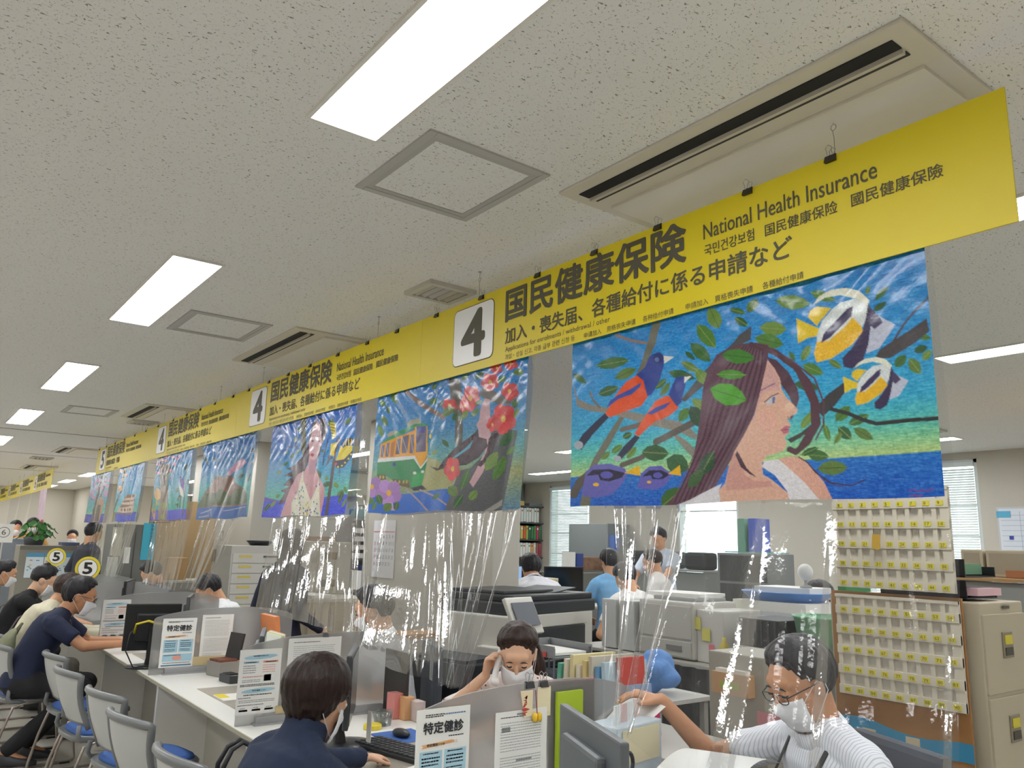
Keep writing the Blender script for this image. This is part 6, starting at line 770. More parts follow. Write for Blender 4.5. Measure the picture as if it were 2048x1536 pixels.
rp=nt.nodes.new('ShaderNodeValToRGB'); rp.color_ramp.elements[0].color=lin('b9c1d2')+(1,); rp.color_ramp.elements[0].position=.0; rp.color_ramp.elements[1].color=lin('e6e8ee')+(1,); rp.color_ramp.elements[1].position=.32; nt.links.new(wv.outputs['Fac'],rp.inputs[0]); nt.links.new(rp.outputs[0],nt.nodes['Principled BSDF'].inputs['Base Color'])
FLW=mat('blouse_floral','ece2df',.8); nt=FLW.node_tree; tc=nt.nodes.new('ShaderNodeTexCoord'); vo=nt.nodes.new('ShaderNodeTexVoronoi'); vo.inputs['Scale'].default_value=42; nt.links.new(tc.outputs['Object'],vo.inputs['Vector'])
rp=nt.nodes.new('ShaderNodeValToRGB'); rp.color_ramp.elements[0].color=lin('8a4a5a')+(1,); rp.color_ramp.elements[0].position=.18; rp.color_ramp.elements[1].color=lin('ece2df')+(1,); rp.color_ramp.elements[1].position=.26; nt.links.new(vo.outputs['Distance'],rp.inputs[0]); nt.links.new(rp.outputs[0],nt.nodes['Principled BSDF'].inputs['Base Color'])
# A: customer in the foreground, seen from behind
person('person with brown bobbed hair in navy high-neck sweater, back turned, at nearest counter seat',74,(1.13,2.49,1.03),s=.87,seatz=.42,lean=30,necklean=30,look=(22,-6),hands=[(1.5,2.75,.75),(1.45,2.45,.75)],top='1d2a44',bottom='2b2c33',skin=SKIN2,hair=HBRN,style='bob',female=True,vox=.006,sleeve=1.95,topkind='turtle',vol=1.1,hL=.062,N=64,hr=.013)
# B: clerk reaching out with a sheet of paper
pb=person('masked clerk with glasses and pinstripe shirt reaching out with a white sheet',292,(2.25,1.51,1.125),lean=16,look=(28,6),hands=[(1.95,1.25,.76),(2.12,1.95,1.02)],curl=(.5,.55),hx=[None,(.3,-.3,-.9)],top='dfe2ea',skin=SKIN3,glasses=True,vox=.006,sleeve=.72,topkind='collar',topmat=STR,s=1.0,vol=1.07,fdirs=[None,((.25,.9,.25),(.1,.2,-1))])
d_=pb['dr'](16); f_=pb['fwd'](16); n_=pb['up'][3]; ch=pb['up'][2]
for sd in (-1,1): strap(pb,[n_+AX*sd*.07-f_*.05+d_*.03,n_+AX*sd*.095+f_*.03+d_*.015,ch+AX*sd*.085+f_*.142+d_*.05,ch+AX*sd*.04+f_*.155-d_*.1,ch+f_*.16-d_*.24],.009,P('202124',.6),'lanyard')
# C: woman on the telephone
pc=person('masked woman with dark ponytail in floral blouse holding a white phone, looking down',226,(2.21,2.86,1.057),s=.93,seatz=.385,lean=24,look=(34,6),hands=[(1.9,2.75,.78),(2.10,2.94,.967)],curl=(.5,1.0),hx=[None,(.7,.2,-.7)],skin=SKIN2,hair=HDB,style='tied',female=True,vox=.006,sleeve=.9,topmat=FLW,tail=[(-.03,-.085,.02),(-.06,-.09,-.03),(-.085,-.05,-.09),(-.09,-.01,-.15),(-.085,.02,-.2)],fdirs=[None,((-.15,.1,1),(-1,.25,0))])
# D, E: clerks further along
person('masked man in white shirt behind third counter bay, seen in left profile',292,(2.19,4.19,1.12),lean=14,look=(24,-10),hands=[(1.98,4.1,.76),(1.95,4.42,.76)],top='e4e7ea',vox=.008,sleeve=.7,topkind='collar',skin=SKIN)
person('clerk in white shirt bending low behind fourth counter bay, only dark hair showing',290,(2.2,7.27,1.04),lean=30,look=(48,0),hands=[(1.9,7.15,.76),(1.9,7.5,.76)],top='e9ebed',vox=.009,sleeve=.7)
person('dark-haired clerk seated low behind the curtain with flower painting',290,(2.2,9.3,1.09),lean=20,look=(40,0),top='5a5f6c',vox=.011,sleeve=.7,N=36)
# F: standing colleague in dark clothes, back turned
person('standing person with long dark hair in navy cardigan behind the butterfly curtain',62,(2.42,6.0,1.47),seated=False,lean=6,look=(14,0),hands=[(2.4,6.45,1.05),(2.62,5.75,.85)],hx=[(-.2,-.3,-.9),(.2,-.3,-.9)],top='23263a',bottom='26262e',hair=HBLK,style='long',female=True,vox=.010,sleeve=1.9,hL=.30,mask=False,vol=1.1,N=56)
# customers further along
pg=person('masked man with glasses in navy t-shirt leaning on the counter',108,(1.08,6.43,1.085),s=.95,seatz=.45,lean=30,look=(20,0),hands=[(1.40,6.55,.765),(1.33,6.2,.78)],top='1f2742',bottom='1d1d22',glasses=True,vox=.008,sleeve=.72,shoes='3b3b40',skin=SKIN3,legs=[(-.1,.05,.09),(.1,-.02,.09)])
ph=person('customer in cream jacket with dark strap beyond the navy shirt man',98,(1.12,7.2,1.08),s=.94,seatz=.45,lean=31,look=(30,0),hands=[(1.42,7.3,.765),(1.40,7.0,.765)],top='cfc9b0',bottom='77736a',hair=HDB,style='bob',hL=.02,female=True,vox=.009,sleeve=1.9,mask=False)
strap(ph,[ph['up'][3]+V((-.08,-.0,.02)),ph['up'][2]+V((-.02,-.14,.02)),ph['up'][1]+V((.06,-.135,0)),ph['up'][0]+V((.15,-.13,.0))],.014,P('4b3f44',.7),'shoulder_strap')
pi_=person('masked woman with hair bun in black t-shirt seated further along the counter',106,(1.08,8.25,1.09),s=.95,seatz=.45,lean=26,look=(28,0),hands=[(1.40,8.3,.765),(1.38,8.0,.765)],top='17171b',bottom='3a3a40',female=True,style='tied',bun=((0,-.06,.115),.032),vox=.009,sleeve=.6,skin=SKIN2)
strap(pi_,[pi_['up'][3]+V((.06,.0,.02)),pi_['up'][2]+V((.05,-.14,.02)),pi_['up'][1]+V((-.02,-.135,0)),pi_['up'][0]+V((-.12,-.12,.0))],.010,P('6d5638',.7),'shoulder_strap')
person('masked woman with low bun in sage green top, farthest seated customer',100,(.92,9.75,1.06),s=.94,seatz=.45,lean=26,look=(20,0),top='8f9a80',bottom='55524c',female=True,style='tied',bun=((0,-.115,.03),.036),vox=.010,sleeve=.6)
# standing and seated staff in the back of the office
person('masked standing person in orange apron by the far grey cabinet',190,(2.42,16.0,1.45),seated=False,lean=3,look=(10,0),top='c2602e',bottom='4a4644',female=True,style='tied',vox=.012,sleeve=.7,N=36)
person('man in white shirt seen from behind at the bookshelf desk',22,(4.6,5.8,1.32),lean=26,necklean=58,s=1.08,look=(16,0),hands=[(4.75,6.15,.8),(5.0,6.0,.8)],top='e6e8f0',vox=.010,sleeve=.7,topkind='collar',mask=False,skin=SKIN3)
pm=person('standing man in pale blue shirt with lanyard looking down near the windows',246,(7.0,6.45,1.64),seated=False,lean=7,look=(32,0),hands=[(6.7,6.2,1.12),(6.65,6.5,1.12)],top='c9d3e2',bottom='3a3d48',vox=.011,sleeve=.75,topkind='collar',mask=False,N=40)
for sd in (-1,1): strap(pm,[pm['up'][3]+V((sd*.07,-.02,.01)),pm['up'][2]+V((sd*.06,.125,.03)),pm['up'][1]+V((0,.135,.05))],.006,P('30323a',.6),'lanyard')
person('man in bright blue shirt seated with back turned near the windows',20,(5.72,5.94,1.38),lean=10,look=(18,0),top='7db4e2',vox=.012,sleeve=.7,mask=False,N=36)
person('dark-haired woman in white blouse seated beside the bright blue shirt man',330,(6.42,6.02,1.385),lean=12,look=(24,0),top='e7e3df',vox=.012,sleeve=.7,female=True,style='tied',mask=False,N=36,hair=HDB)
person('person in pale grey shirt bending with arm forward beside the copier',12,(4.95,4.95,1.27),lean=22,look=(36,0),top='dedcd9',vox=.012,sleeve=.7,mask=False,N=36)
person('dark-haired person in yellow green vest half hidden by green screen',300,(5.78,3.66,1.18),lean=14,look=(30,0),top='a8b03c',vox=.011,sleeve=.7,mask=False,N=36)
person('person behind beige monitors under the whiteboard, only dark hair showing',60,(8.0,3.2,1.43),lean=6,look=(10,0),top='8a8f96',vox=.013,sleeve=.7,mask=False,N=30)
person('standing person in dark jacket behind the farthest curtain',70,(1.95,11.3,1.53),seated=False,lean=6,look=(20,0),top='3a3c46',bottom='30323a',vox=.013,sleeve=1.9,mask=False,N=30)
person('distant person in yellow top behind the number 6 counter',160,(1.55,16.0,1.58),seated=False,lean=4,look=(14,0),top='c79a4a',bottom='44464a',vox=.015,sleeve=.7,N=26)
person('second distant dark-haired person at the far left beyond the plant',170,(1.72,15.3,1.62),seated=False,lean=4,look=(14,0),top='b98f4c',bottom='44464a',vox=.015,sleeve=.7,N=26)
# ---------------------------------------------------------------- office furniture and things
GRY=P('b3b1ab',.5); LGR=P('cfcdc7',.45); DGR=P('55585b',.5); BEI=P('b9b09a',.5); BLKP=P('202225',.4); WPAP=P('ecebe7',.6)
def one(name,b,m,label,cat,group=None,smooth=False,loc=None):
    o=b.build(name,m,None,smooth,loc=loc); return tag(o,label,cat,group)
def desk(x0,x1,y0,y1,z,label,top='c9c7c0',body='a3a29d',name='desk',shelf=False):
    t=thing(name,label,'desk' if name=='desk' else 'cabinet',((x0+x1)/2,(y0+y1)/2,0)); W,D=x1-x0,y1-y0
    B().box((0,0,z-.0125),(W,D,.025),bev=.004).build('desktop',P(top,.45),t)
    for s in (-1,1): B().box((0,s*(D/2-.02),(z-.025)/2),(W-.04,.03,z-.026)).build('side_panel',P(body,.5),t)
    B().box((-W/2+.05,0,(z-.03)/2+.03),(.02,D-.08,z-.09)).build('front_panel',P(body,.5),t); return t
def monitor(x,y,z,az,label,w=.48,h=.30,back='26282b',stand=True,lit=None):
    t=thing('computer_monitor',label,'monitor',(x,y,z),-az)     # plane runs along local y, screen faces local +x
    zc=.10+h/2 if stand else h/2
    b=B(); b.box((0,0,zc),(.022,w,h),bev=.006); b.box((-.02,0,zc),(.03,w*.6,h*.6),bev=.012); b.build('housing',P(back,.35),t)
    B().box((.0125,0,zc),(.002,w-.03,h-.03)).build('screen',P('14161a',.15) if not lit else mat('screen_'+lit,lit,.3,emit=.9),t)
    if stand:
        b=B(); b.tube([(-.03,0,.012),(-.035,0,.06),(-.03,0,zc)],[.028,.02,.02],10); b.build('stand',P('1d1e20',.35),t)
        b=B(); b.loft([((0,0,.0),AX,AY,.10,.13),((0,0,.010),AX,AY,.10,.13),((-.01,0,.02),AX,AY,.05,.06)],20); b.build('base',P('222326',.3),t,True)
    return t
mA=monitor(1.53,3.07,CZT,30,'black monitor on round stand beside the brown-haired woman, seen from its edge',.40,.27,'3a3d40')
monitor(1.46,1.58,CZT,23,'grey-backed monitor at front where the clear curtain is tied',.46,.27,'5b5f63')
monitor(1.34,5.476,CZT,-78,'black monitor with its back to the aisle beyond third divider',.32,.28,'1a1b1d')
monitor(1.76,6.2,CZT,20,'dark grey wrapped monitor behind the black monitor at third divider',.42,.28,'4e5256')
monitor(1.5,4.0,CZT,22,'dark grey wrapped monitor half behind second divider',.40,.25,'4e5256')
monitor(1.72,8.0,CZT,20,'black monitor beyond fourth divider near the number 5 sign',.5,.30,'1d1e20')
for (x,y,z,l) in ((1.47,1.62,1.09,'front'),):
    t=thing('film_tie','twisted end of clear film tied at corner of grey front monitor','tie',(1.60,1.80,.98)); b=B()
    b.lathe([(.004,-.03),(.012,-.012),(.005,0),(.014,.02),(.022,.04)],(0,0,0),10); b.build('knot',VIN,t,True); B().tube([(.0,0,0),(.05,-.02,.004),(.09,-.05,-.002),(.08,-.06,-.008),(.03,-.03,-.006),(0,0,0)],.004,6).build('loop',VIN,t,True)
# cables
one('yellow_cable',B().tube([(1.23,5.44,.93),(1.22,5.36,.99),(1.28,5.33,1.01),(1.40,5.31,.97),(1.52,5.28,.90),(1.60,5.26,.84)],.007,8),P('d8c21f',.4),'thick yellow cable looping over the black monitor back','cable',None,True)
one('black_cable',B().tube([(1.25,5.44,.98),(1.20,5.41,.93),(1.185,5.4,.83),(1.23,5.38,.74),(1.30,5.37,.726),(1.45,5.36,.726)],.004,6),BLKP,'thin black cable drooping from black monitor onto the counter','cable',None,True)
# keyboard and mouse on the near counter
t=thing('keyboard','black keyboard on counter to the right of the brown-haired woman','keyboard',(1.66,2.86,CZT+.001),12); b=B(); b.box((0,0,.009),(.15,.44,.018),bev=.004); b.build('keyboard_body',BLKP,t); b=B()
for r_ in range(5):
    for k in range(15): b.box((-.055+.026*r_,-.195+.028*k,.021),(.02,.022,.006))
kk=b.build('keys',P('33363a',.4),t); kk['kind']='stuff'
t=thing('computer_mouse','black computer mouse on blue pad beside the keyboard','mouse',(1.79,3.1,CZT+.005)); b=B(); b.ell((0,0,.012),(.03,.055,.018)); b.build('mouse_body',BLKP,t,True); B().box((0,.0,.0275),(.004,.02,.004)).build('scroll_wheel',GRY,t)
one('mouse_pad',B().box((1.8,3.1,CZT+.0022),(.2,.22,.004),bev=.001),P('3b66b0',.7),'blue mouse pad under the black mouse','mouse pad')
b=B(); b.lathe([(.0,.004),(.035,.004),(.042,.06),(.045,.06),(.038,0),(0,0)],(1.83,3.34,CZT+.001),20); one('glass_dish',b,clear_glass('dish_glass','e6eaea',.1),'small clear glass dish on counter behind the mouse','dish',None,True)
one('sponge_case',B().lathe([(0,0),(.04,0),(.04,.016),(.034,.02),(0,.02)],(1.76,3.3,CZT+.001),20),P('dcc83a',.4),'round yellow finger moistener on the counter','moistener')
t=thing('notepad','white notepad with turned page on counter beside the navy sweater','notepad',(1.56,2.52,CZT+.004),20); B().box((0,0,.008),(.16,.2,.016)).build('pages',WPAP,t); B().box((.0,0,.0175),(.155,.19,.002),rot=Mx.Rotation(R(3),3,'Y')).build('top_sheet',WPAP,t)
for i,(dx,c,h) in enumerate(((0,'d98b86',.11),(.05,'d9a878',.10),(.1,'c9b9b4',.085))): one('seal_box',B().box((1.95+dx*.6,3.45-dx,CZT+h/2+.001),(.05,.07,h),bev=.003),P(c,.5),['pinkish small box behind the monitor of the woman in navy','orange striped small box behind the glass dish','pale small box at end of the row by the glass dish'][i],'box')
one('document_holder',B().box((1.98,3.5,.87),(.012,.22,.28),bev=.003),P('33302f',.4),'dark upright document holder behind the second divider','holder')
b=B(); one('memo_slip',b.box((1.585,3.0,.79),(.003,.035,.14)),WPAP,'narrow white memo slip hanging on monitor stand','note'); 
# card reader boxes near second and third dividers
t=thing('stamp_box','grey box with open black lid and reddish contents on counter','box',(1.64,4.98,CZT+.001),14); B().box((0,0,.04),(.13,.14,.08),bev=.004).build('box_body',P('8b8782',.4),t); B().box((.0,0,.086),(.11,.12,.014)).build('contents',mat('stamps','7a4634',.5,noise=(60,.6)),t); B().box((.07,.0,.16),(.012,.14,.15),rot=Mx.Rotation(R(10),3,'Y')).build('lid',P('2b2625',.3),t)
t=thing('card_reader','small dark card reader in front of the stamp box','device',(1.6,4.72,CZT+.001),10); B().box((0,0,.022),(.07,.13,.044),bev=.008).build('reader_body',P('33363a',.4),t); B().box((.0,-.0,.047),(.05,.08,.005)).build('reader_slot',P('16171a',.3),t)
# pamphlets and stationery on the staff side
one('orange_file',B().box((1.93,5.0,CZT+.17),(.03,.25,.33),rot=Mx.Rotation(R(-8),3,'Y')),P('dd8a55',.5),'orange file standing behind the second divider','file')
for i in range(4): one('pamphlet',B().box((1.72+.018*i,4.42+.03*i,CZT+.142),(.010,.22,.285)),P(['dfe3da','c8d06a','e9ecea','e4b7a8'][i],.5),['white pamphlet at front of the stand behind second divider','yellow-green edged pamphlet second in the stand','white pamphlet third in the stand behind second divider','pale pink pamphlet at back of the stand behind second divider'][i],'pamphlet','pamphlets behind second divider')
t=thing('pen_cup','clear cup of pens with yellow band behind second divider','pen cup',(2.02,4.72,CZT+.001)); B().lathe([(0,.003),(.035,.003),(.04,.1),(.042,.1),(.038,0),(0,0)],(0,0,0),18).build('cup',P('c9b02e',.4),t,True)
for k in range(7): a=k*.9; B().tube([(.018*math.cos(a),.018*math.sin(a),.02),(.035*math.cos(a),.035*math.sin(a),.15+.02*(k%3))],.004,6).build('pen',P(['c0392b','2f5fa8','20242a','3f8f5a','d0d0d0','b5523f','5b6fb0'][k],.4),t)
t=thing('magazine_stack','pile of pale folders and orange booklets behind the wrapped monitor','papers',(1.72,5.85,CZT+.001)); 
for k,c in enumerate(('d9b46a','e6d7b8','c9868c','d7dbe2','dc9a52')): B().box((rnd(-.01,.01),rnd(-.01,.01),.012+.022*k),(.2,.3,.02)).build('folder',P(c,.5),t)
# round number signs and the six card
def round_sign(x,y,z,r,num,label,az=20):
    t=thing('number_sign',label,'sign',(x,y,z),-az,'round number signs over the counter')
    M=Mx.Rotation(R(90),3,'X'); B().lathe([(0,0),(r,0),(r,.006),(0,.006)],(0,.003,0),40,0,M).build('disc',P('e3cf33',.4),t)
    B().lathe([(0,0),(r*.79,0),(r*.79,.0008),(0,.0008)],(0,-.0032,0),40,0,M).build('ring',INK,t); B().lathe([(0,0),(r*.745,0),(r*.745,.0008),(0,.0008)],(0,-.0042,0),40,0,M).build('face',P('ececea',.45),t)
    B().text(num,(-r*.32,-.0062,-r*.46),AX,AZ,r*.66,r*.94,0,.03).build('numeral',P('1b1b1d',.5),t)
    b=B(); b.tube([(0,.006,-r*.9),(0,.006,CZT+.375-z)],.006,8); b.box((0,.006,CZT+.378-z),(.05,.012,.02)); b.build('stem',P('d8d8d6',.4),t)
round_sign(1.40,8.21,1.212,.104,'5','larger round yellow sign with 5 above the navy shirt man')
round_sign(1.35,9.74,1.272,.090,'5','smaller round yellow sign with 5 farther along the counter')
t=thing('number_card','white square card with circled 6 at far left','sign',(.985,11.35,1.50)); B().box((0,0,0),(.20,.006,.22)).build('card',P('e9e7e1',.5),t)
M=Mx.Rotation(R(90),3,'X'); b=B(); b.lathe([(.056,0),(.062,0),(.062,.001),(.056,.001),(.056,0)],(0,-.0035,.01),30,0,M,False); b.text('6',(-.022,-.0045,-.02),AX,AZ,.044,.062,0,0); b.build('print',INK,t); B().tube([(0,.004,-.1),(0,.004,-.78)],.008,8).build('stem',P('c5c5c2',.4),t)
# far grey cabinet with posters and the plant
t=thing('cabinet','tall grey cabinet with pale blue posters at far end of the counter','cabinet',(1.53,11.85,0)); B().box((0,0,.68),(.66,.5,1.36),bev=.01).build('cabinet_body',P('8f8b80',.5),t); B().box((0,-.252,1.33),(.66,.006,.05)).build('top_rail',P('77736a',.5),t)
for i,(u,w_) in enumerate(((-.25,.19),(-.05,.07),(.05,.22))):
    p=thing('poster','pale blue headed notice on far grey cabinet, %s of three'%['leftmost','middle narrow one','rightmost'][i],'poster',(1.53+u,11.594,.98)); b=B(); b.box((w_/2,0,.14),(w_,.002,.30)); b.build('sheet',P('dbe6ea',.6),p); b=B(); b.box((w_/2,-.0015,.265),(w_,.001,.05),0)
    for k in range(12): b.box((rnd(.02,w_-.03),-.0015,rnd(.02,.22)),(rnd(.015,.04),.001,.012),rnd(0,3)//1)
    b.m=[int(q) for q in b.m]; b.build('print',[P('5b9fc4',.6),P('c9837a',.6),P('d0b24a',.6)],p)
t=thing('potted_plant','leafy green potted plant with pink flower on far grey cabinet','plant',(1.36,11.8,1.361)); B().lathe([(0,0),(.10,0),(.12,.09),(.125,.1),(.10,.1),(.0,.085)],(0,0,0),20).build('pot',P('60636a',.5),t,True)
LF=mat('leaf_green','3f7a38',.45,noise=(8,.3)); rg=random.Random(5)
for k in range(34):
    a=rg.uniform(0,6.28); rad=rg.uniform(.04,.21); z=.12+rg.uniform(.0,.22)*(1-rad*1.6); p=V((rad*math.cos(a),rad*math.sin(a)*.8,z)); b=B(); b.tube([(0,0,.08),tuple(p*.6+V((0,0,.05))),tuple(p)],.003,5,1)
    dx=V((math.cos(a),math.sin(a),-.9-rg.random()*.9)).normalized(); dy=dx.cross(V((0,0,1))).normalized(); n_=dx.cross(dy); l=rg.uniform(.07,.11)
    b.grid(lambda s,t_:tuple(p+dx*l*s+dy*(t_-.5)*l*.95*math.sin(PI*min(1,s*.92+.06))**.8+n_*(.012*math.sin(PI*s)-.02*abs(t_-.5))),6,4); b.build('leaf',[LF,P('5f8a4a',.5)],t,True)
for k in range(1): b=B(); c=V((.05,-.05,.27)); b.loft([(c,AX,AY,.008,.008),(c+V((0,0,.03)),AX,AY,.025,.02),(c+V((0,0,.05)),AX,AY,.012,.01)],10); b.tube([(0,0,.1),tuple(c)],.003,5); b.build('flower',P('d98a86',.5),t,True)
one('paper_tray',B().box((1.75,11.75,1.385),(.2,.3,.04),bev=.006),P('4d5a78',.5),'dark blue tray on far grey cabinet beside plant','tray')
# dark grey locker, brown board with bracket, cyan sign behind curtains 5 and 6
t=thing('cabinet','dark grey steel locker with notices behind the castle curtain','cabinet',(2.17,10.32,0)); B().box((0,0,.82),(.46,.5,1.64),bev=.008).build('cabinet_body',P('6f706c',.5),t); B().box((-.0,-.254,.8),(.004,.006,1.5)).build('door_gap',P('3f403e',.6),t)
for i,(u,z,w_,h_,c) in enumerate(((-.22,1.28,.11,.32,'b5b29f'),(-.24,.98,.11,.29,'c9cbc4'),(-.10,1.2,.065,.18,'dededa'))): one('notice_sheet',B().box((2.17+u+.03,10.067,z+h_/2),(w_,.002,h_)),P(c,.6),['tan notice sheet high on dark grey locker','lower printed notice on dark grey locker','small white notice with symbol on dark grey locker'][i],'notice')
t=thing('vertical_sign','bright cyan vertical notice strip on dark grey locker','sign',(2.315,10.066,1.24)); B().box((0,0,.21),(.14,.003,.42)).build('sheet',P('45b4cf',.5),t)
for j,ch in enumerate('健康診査のお知らせ'): B().text(ch,(.012,-.0026,.372-.042*j),AX,AZ,.036,.036).build('lettering',P('1f4a66',.6),t,fixn=False)
t=thing('partition_board','brown board partition behind the trunk painting curtain','partition',(2.86,10.75,0)); B().box((0,0,.98),(.8,.06,1.96),bev=.004).build('board',P('a58a62',.6),t); B().box((0,0,.03),(.82,.4,.06)).build('foot',P('6a6155',.6),t); b=B(); b.tube([(-.36,-.03,1.68),(-.36,-.08,1.68),(-.18,-.08,1.68),(-.18,-.08,1.73)],.006,6); b.build('hook',BLKP,t)
one('cardboard_box',B().box((2.55,9.72,1.16),(.2,.25,.24),bev=.004),P('b08d5e',.7),'brown cardboard box standing behind the trunk painting curtain','box')
desk(2.42,2.95,9.5,10.0,1.035,'low grey cupboard under the brown cardboard box','b9b6ac','8f8d86','low_cabinet')
desk(.95,1.55,12.45,12.95,1.43,'blue-grey far cabinet behind the potted plant','7f8fa6','8a9099','low_cabinet')
# wall plates on far column
t=thing('switch_panel','row of grey switch plates on the far column','switch',(3.384,10.9,1.4))
for y,z,h_ in ((.5,.12,.13),(-.1,.14,.13)): b=B(); b.box((0,y,z),(.010,.08,h_)); b.box((-.006,y,z),(.006,.035,h_*.6),1); b.build('plate',[P('9b978c',.5),P('c9c5ba',.5)],t)
for k in range(4): B().box((0,.45-.1*k,-.12),(.012,.075,.16)).build('switch_plate',P('8f8b80',.5),t)
# white multi drawer cabinet
t=thing('drawer_cabinet','white office drawer cabinet with yellow labels behind the volcano curtain','cabinet',(3.2,9.2,0)); B().box((0,0,.72),(.56,.5,1.43),bev=.006).build('cabinet_body',P('c6c5c0',.5),t)
for k in range(6):
    z=1.30-.11*k; d_=B().box((0,-.254,z),(.52,.012,.10),bev=.002).build('drawer',P('d2d1cc',.45),t); B().box((.16,-.264,z+.02),(.16,.008,.018)).build('drawer_handle',P('55565a',.4),d_); B().box((-.12,-.262,z+.02),(.14,.003,.025)).build('label',P('d9c76a',.6),d_)
one('black_tray',B().lathe([(0,.0),(.09,.0),(.15,.05),(.155,.05),(.1,-.005),(0,-.005)],(3.3,9.15,1.443),20),BLKP,'shallow black bowl on top of white drawer cabinet','bowl',None,True)
t=thing('desk_fan','small white round fan on shelf behind the volcano curtain','fan',(3.62,9.35,1.30)); B().ell((0,0,.16),(.09,.06,.09)).build('fan_head',P('dcdcda',.4),t,True); B().tube([(0,0,0),(0,0,.08)],.012,8).build('stem',P('6a6c70',.4),t); B().lathe([(0,0),(.06,0),(.055,.015),(0,.02)],(0,0,0),18).build('base',P('6a6c70',.4),t)
desk(3.5,4.1,9.0,9.5,1.295,'grey cupboard with the small white fan behind butterfly painting curtain','bdbab2','9a9892','low_cabinet')
# shelves of boxes beyond the far column
def shelf_unit(x,y,w_,d_,H,levels,label,rz=0,col='5c5e5e'):
    t=thing('shelf_unit',label,'shelf',(x,y,0),rz); b=B()
    for s in (-1,1): B().box((s*(w_/2-.012),0,H/2),(.024,d_,H)).build('side_panel',P(col,.5),t)
    for z in levels: B().box((0,0,z),(w_-.05,d_,.022)).build('shelf',P(col,.5),t)
    B().box((0,d_/2-.006,H/2),(w_-.05,.01,H)).build('back_panel',P('3f4142',.6),t); return t
shelf_unit(4.35,8.35,.8,.36,1.78,(.06,.62,.98,1.32,1.76),'dark steel shelf with letter trays between butterfly and tram paintings')
for k in range(4):
    t=thing('letter_tray','grey plastic letter tray in the dark steel shelf, %s from the bottom'%ORD[k],'tray',(4.08,8.3,1.333+.09*k),0,'letter trays in the steel shelf'); b=B(); b.box((0,0,.004),(.2,.3,.006)); 
    for s in (-1,1): b.box((s*.098,0,.03),(.006,.3,.05))
    b.build('tray_body',P('a9a8a6',.4),t); B().box((0,-.15,.03),(.2,.006,.05)).build('tray_front',P('bdb9b4',.4),t)
t=thing('drawer_box','pink-beige small drawer box in dark steel shelf','drawer box',(4.28,8.29,1.333)); B().box((0,0,.17),(.19,.3,.33)).build('box_body',P('c09a92',.5),t)
for k in range(5): B().box((0,-.153,.04+.063*k),(.17,.008,.05)).build('drawer',P('d3c4bb',.5),t)
t=thing('tool_bag','teal tool bag with black handle on top of dark steel shelf','bag',(4.12,8.3,1.773)); B().box((0,0,.05),(.2,.2,.10),bev=.02).build('bag_body',P('2f7f86',.6),t); B().tube([(-.05,0,.1),(-.03,0,.14),(.03,0,.14),(.05,0,.1)],.008,6).build('handle',BLKP,t)
one('white_box',B().box((4.05,8.25,1.10),(.11,.2,.20),bev=.003),P('dcdcd8',.5),'white printed carton on middle shelf of dark steel shelf','carton')
one('blue_binder',B().box((4.14,8.3,1.13),(.05,.25,.26)),P('2c4a9a',.5),'blue binder next to the white carton on steel shelf','binder')
for k in range(4): one('file_folder',B().box((4.03+.04*k,8.28,.775),(.03,.26,.28)),P(['6a3a4a','b98a9c','c24a3c','8a8fa0'][k],.5),['maroon','pale mauve','red','slate grey'][k]+' file folder on low shelf of dark steel shelf','folder','folders on the steel shelf')
desk(2.62,3.2,6.1,6.9,1.06,'beige cupboard behind the masked man with white papers on top','cfcabd','b7ab96','low_cabinet')
one('paper_stack',B().box((2.75,6.3,1.075),(.22,.3,.025),rot=Mx.Rotation(R(10),3,'Z')),WPAP,'white papers lying on the beige cupboard','papers')
t=thing('document_cabinet','tall grey-beige machine cabinet with two dark panels behind butterfly curtain','cabinet',(3.0,6.78,1.066)); B().box((0,0,.22),(.42,.36,.44),bev=.008).build('cabinet_body',P('b5b0a4',.5),t)
for z in (.09,.32): b=B(); b.box((0,-.183,z),(.15,.006,.06)); b.box((.03,-.186,z),(.06,.004,.05),1); b.build('panel',[P('55504a',.5),P('9a7a4a',.5)],t)
one('wooden_tray',B().box((2.95,6.75,1.53),(.25,.2,.04),bev=.004),P('8a5f3c',.6),'small wooden tray on top of the grey-beige machine cabinet','tray')
# calendar on the near column
t=thing('wall_calendar','white wall calendar with red Sundays on the near column','calendar',(3.592,6.93,1.2)); B().box((0,-.21,.255),(.004,.42,.52)).build('sheet',P('e3e3ea',.55),t); b=B(); f=-.003
b.box((f,-.21,.41),(.001,.4,.008),1); b.text('7',(f-.0006,-.17,.43),nY,AZ,.04,.06,1)
d=1
for r_ in range(5):
    for k in range(7):
        if (r_==0 and k<3) or d>31: continue
        b.text(str(d),(f-.0006,-.03-.056*k,.35-.062*r_),nY,AZ,.022 if d<10 else .034,.032,1 if k==0 else 0); d+=1
b.build('print',[P('5b5d66',.6),P('cf5a4a',.6)],t,fixn=False)
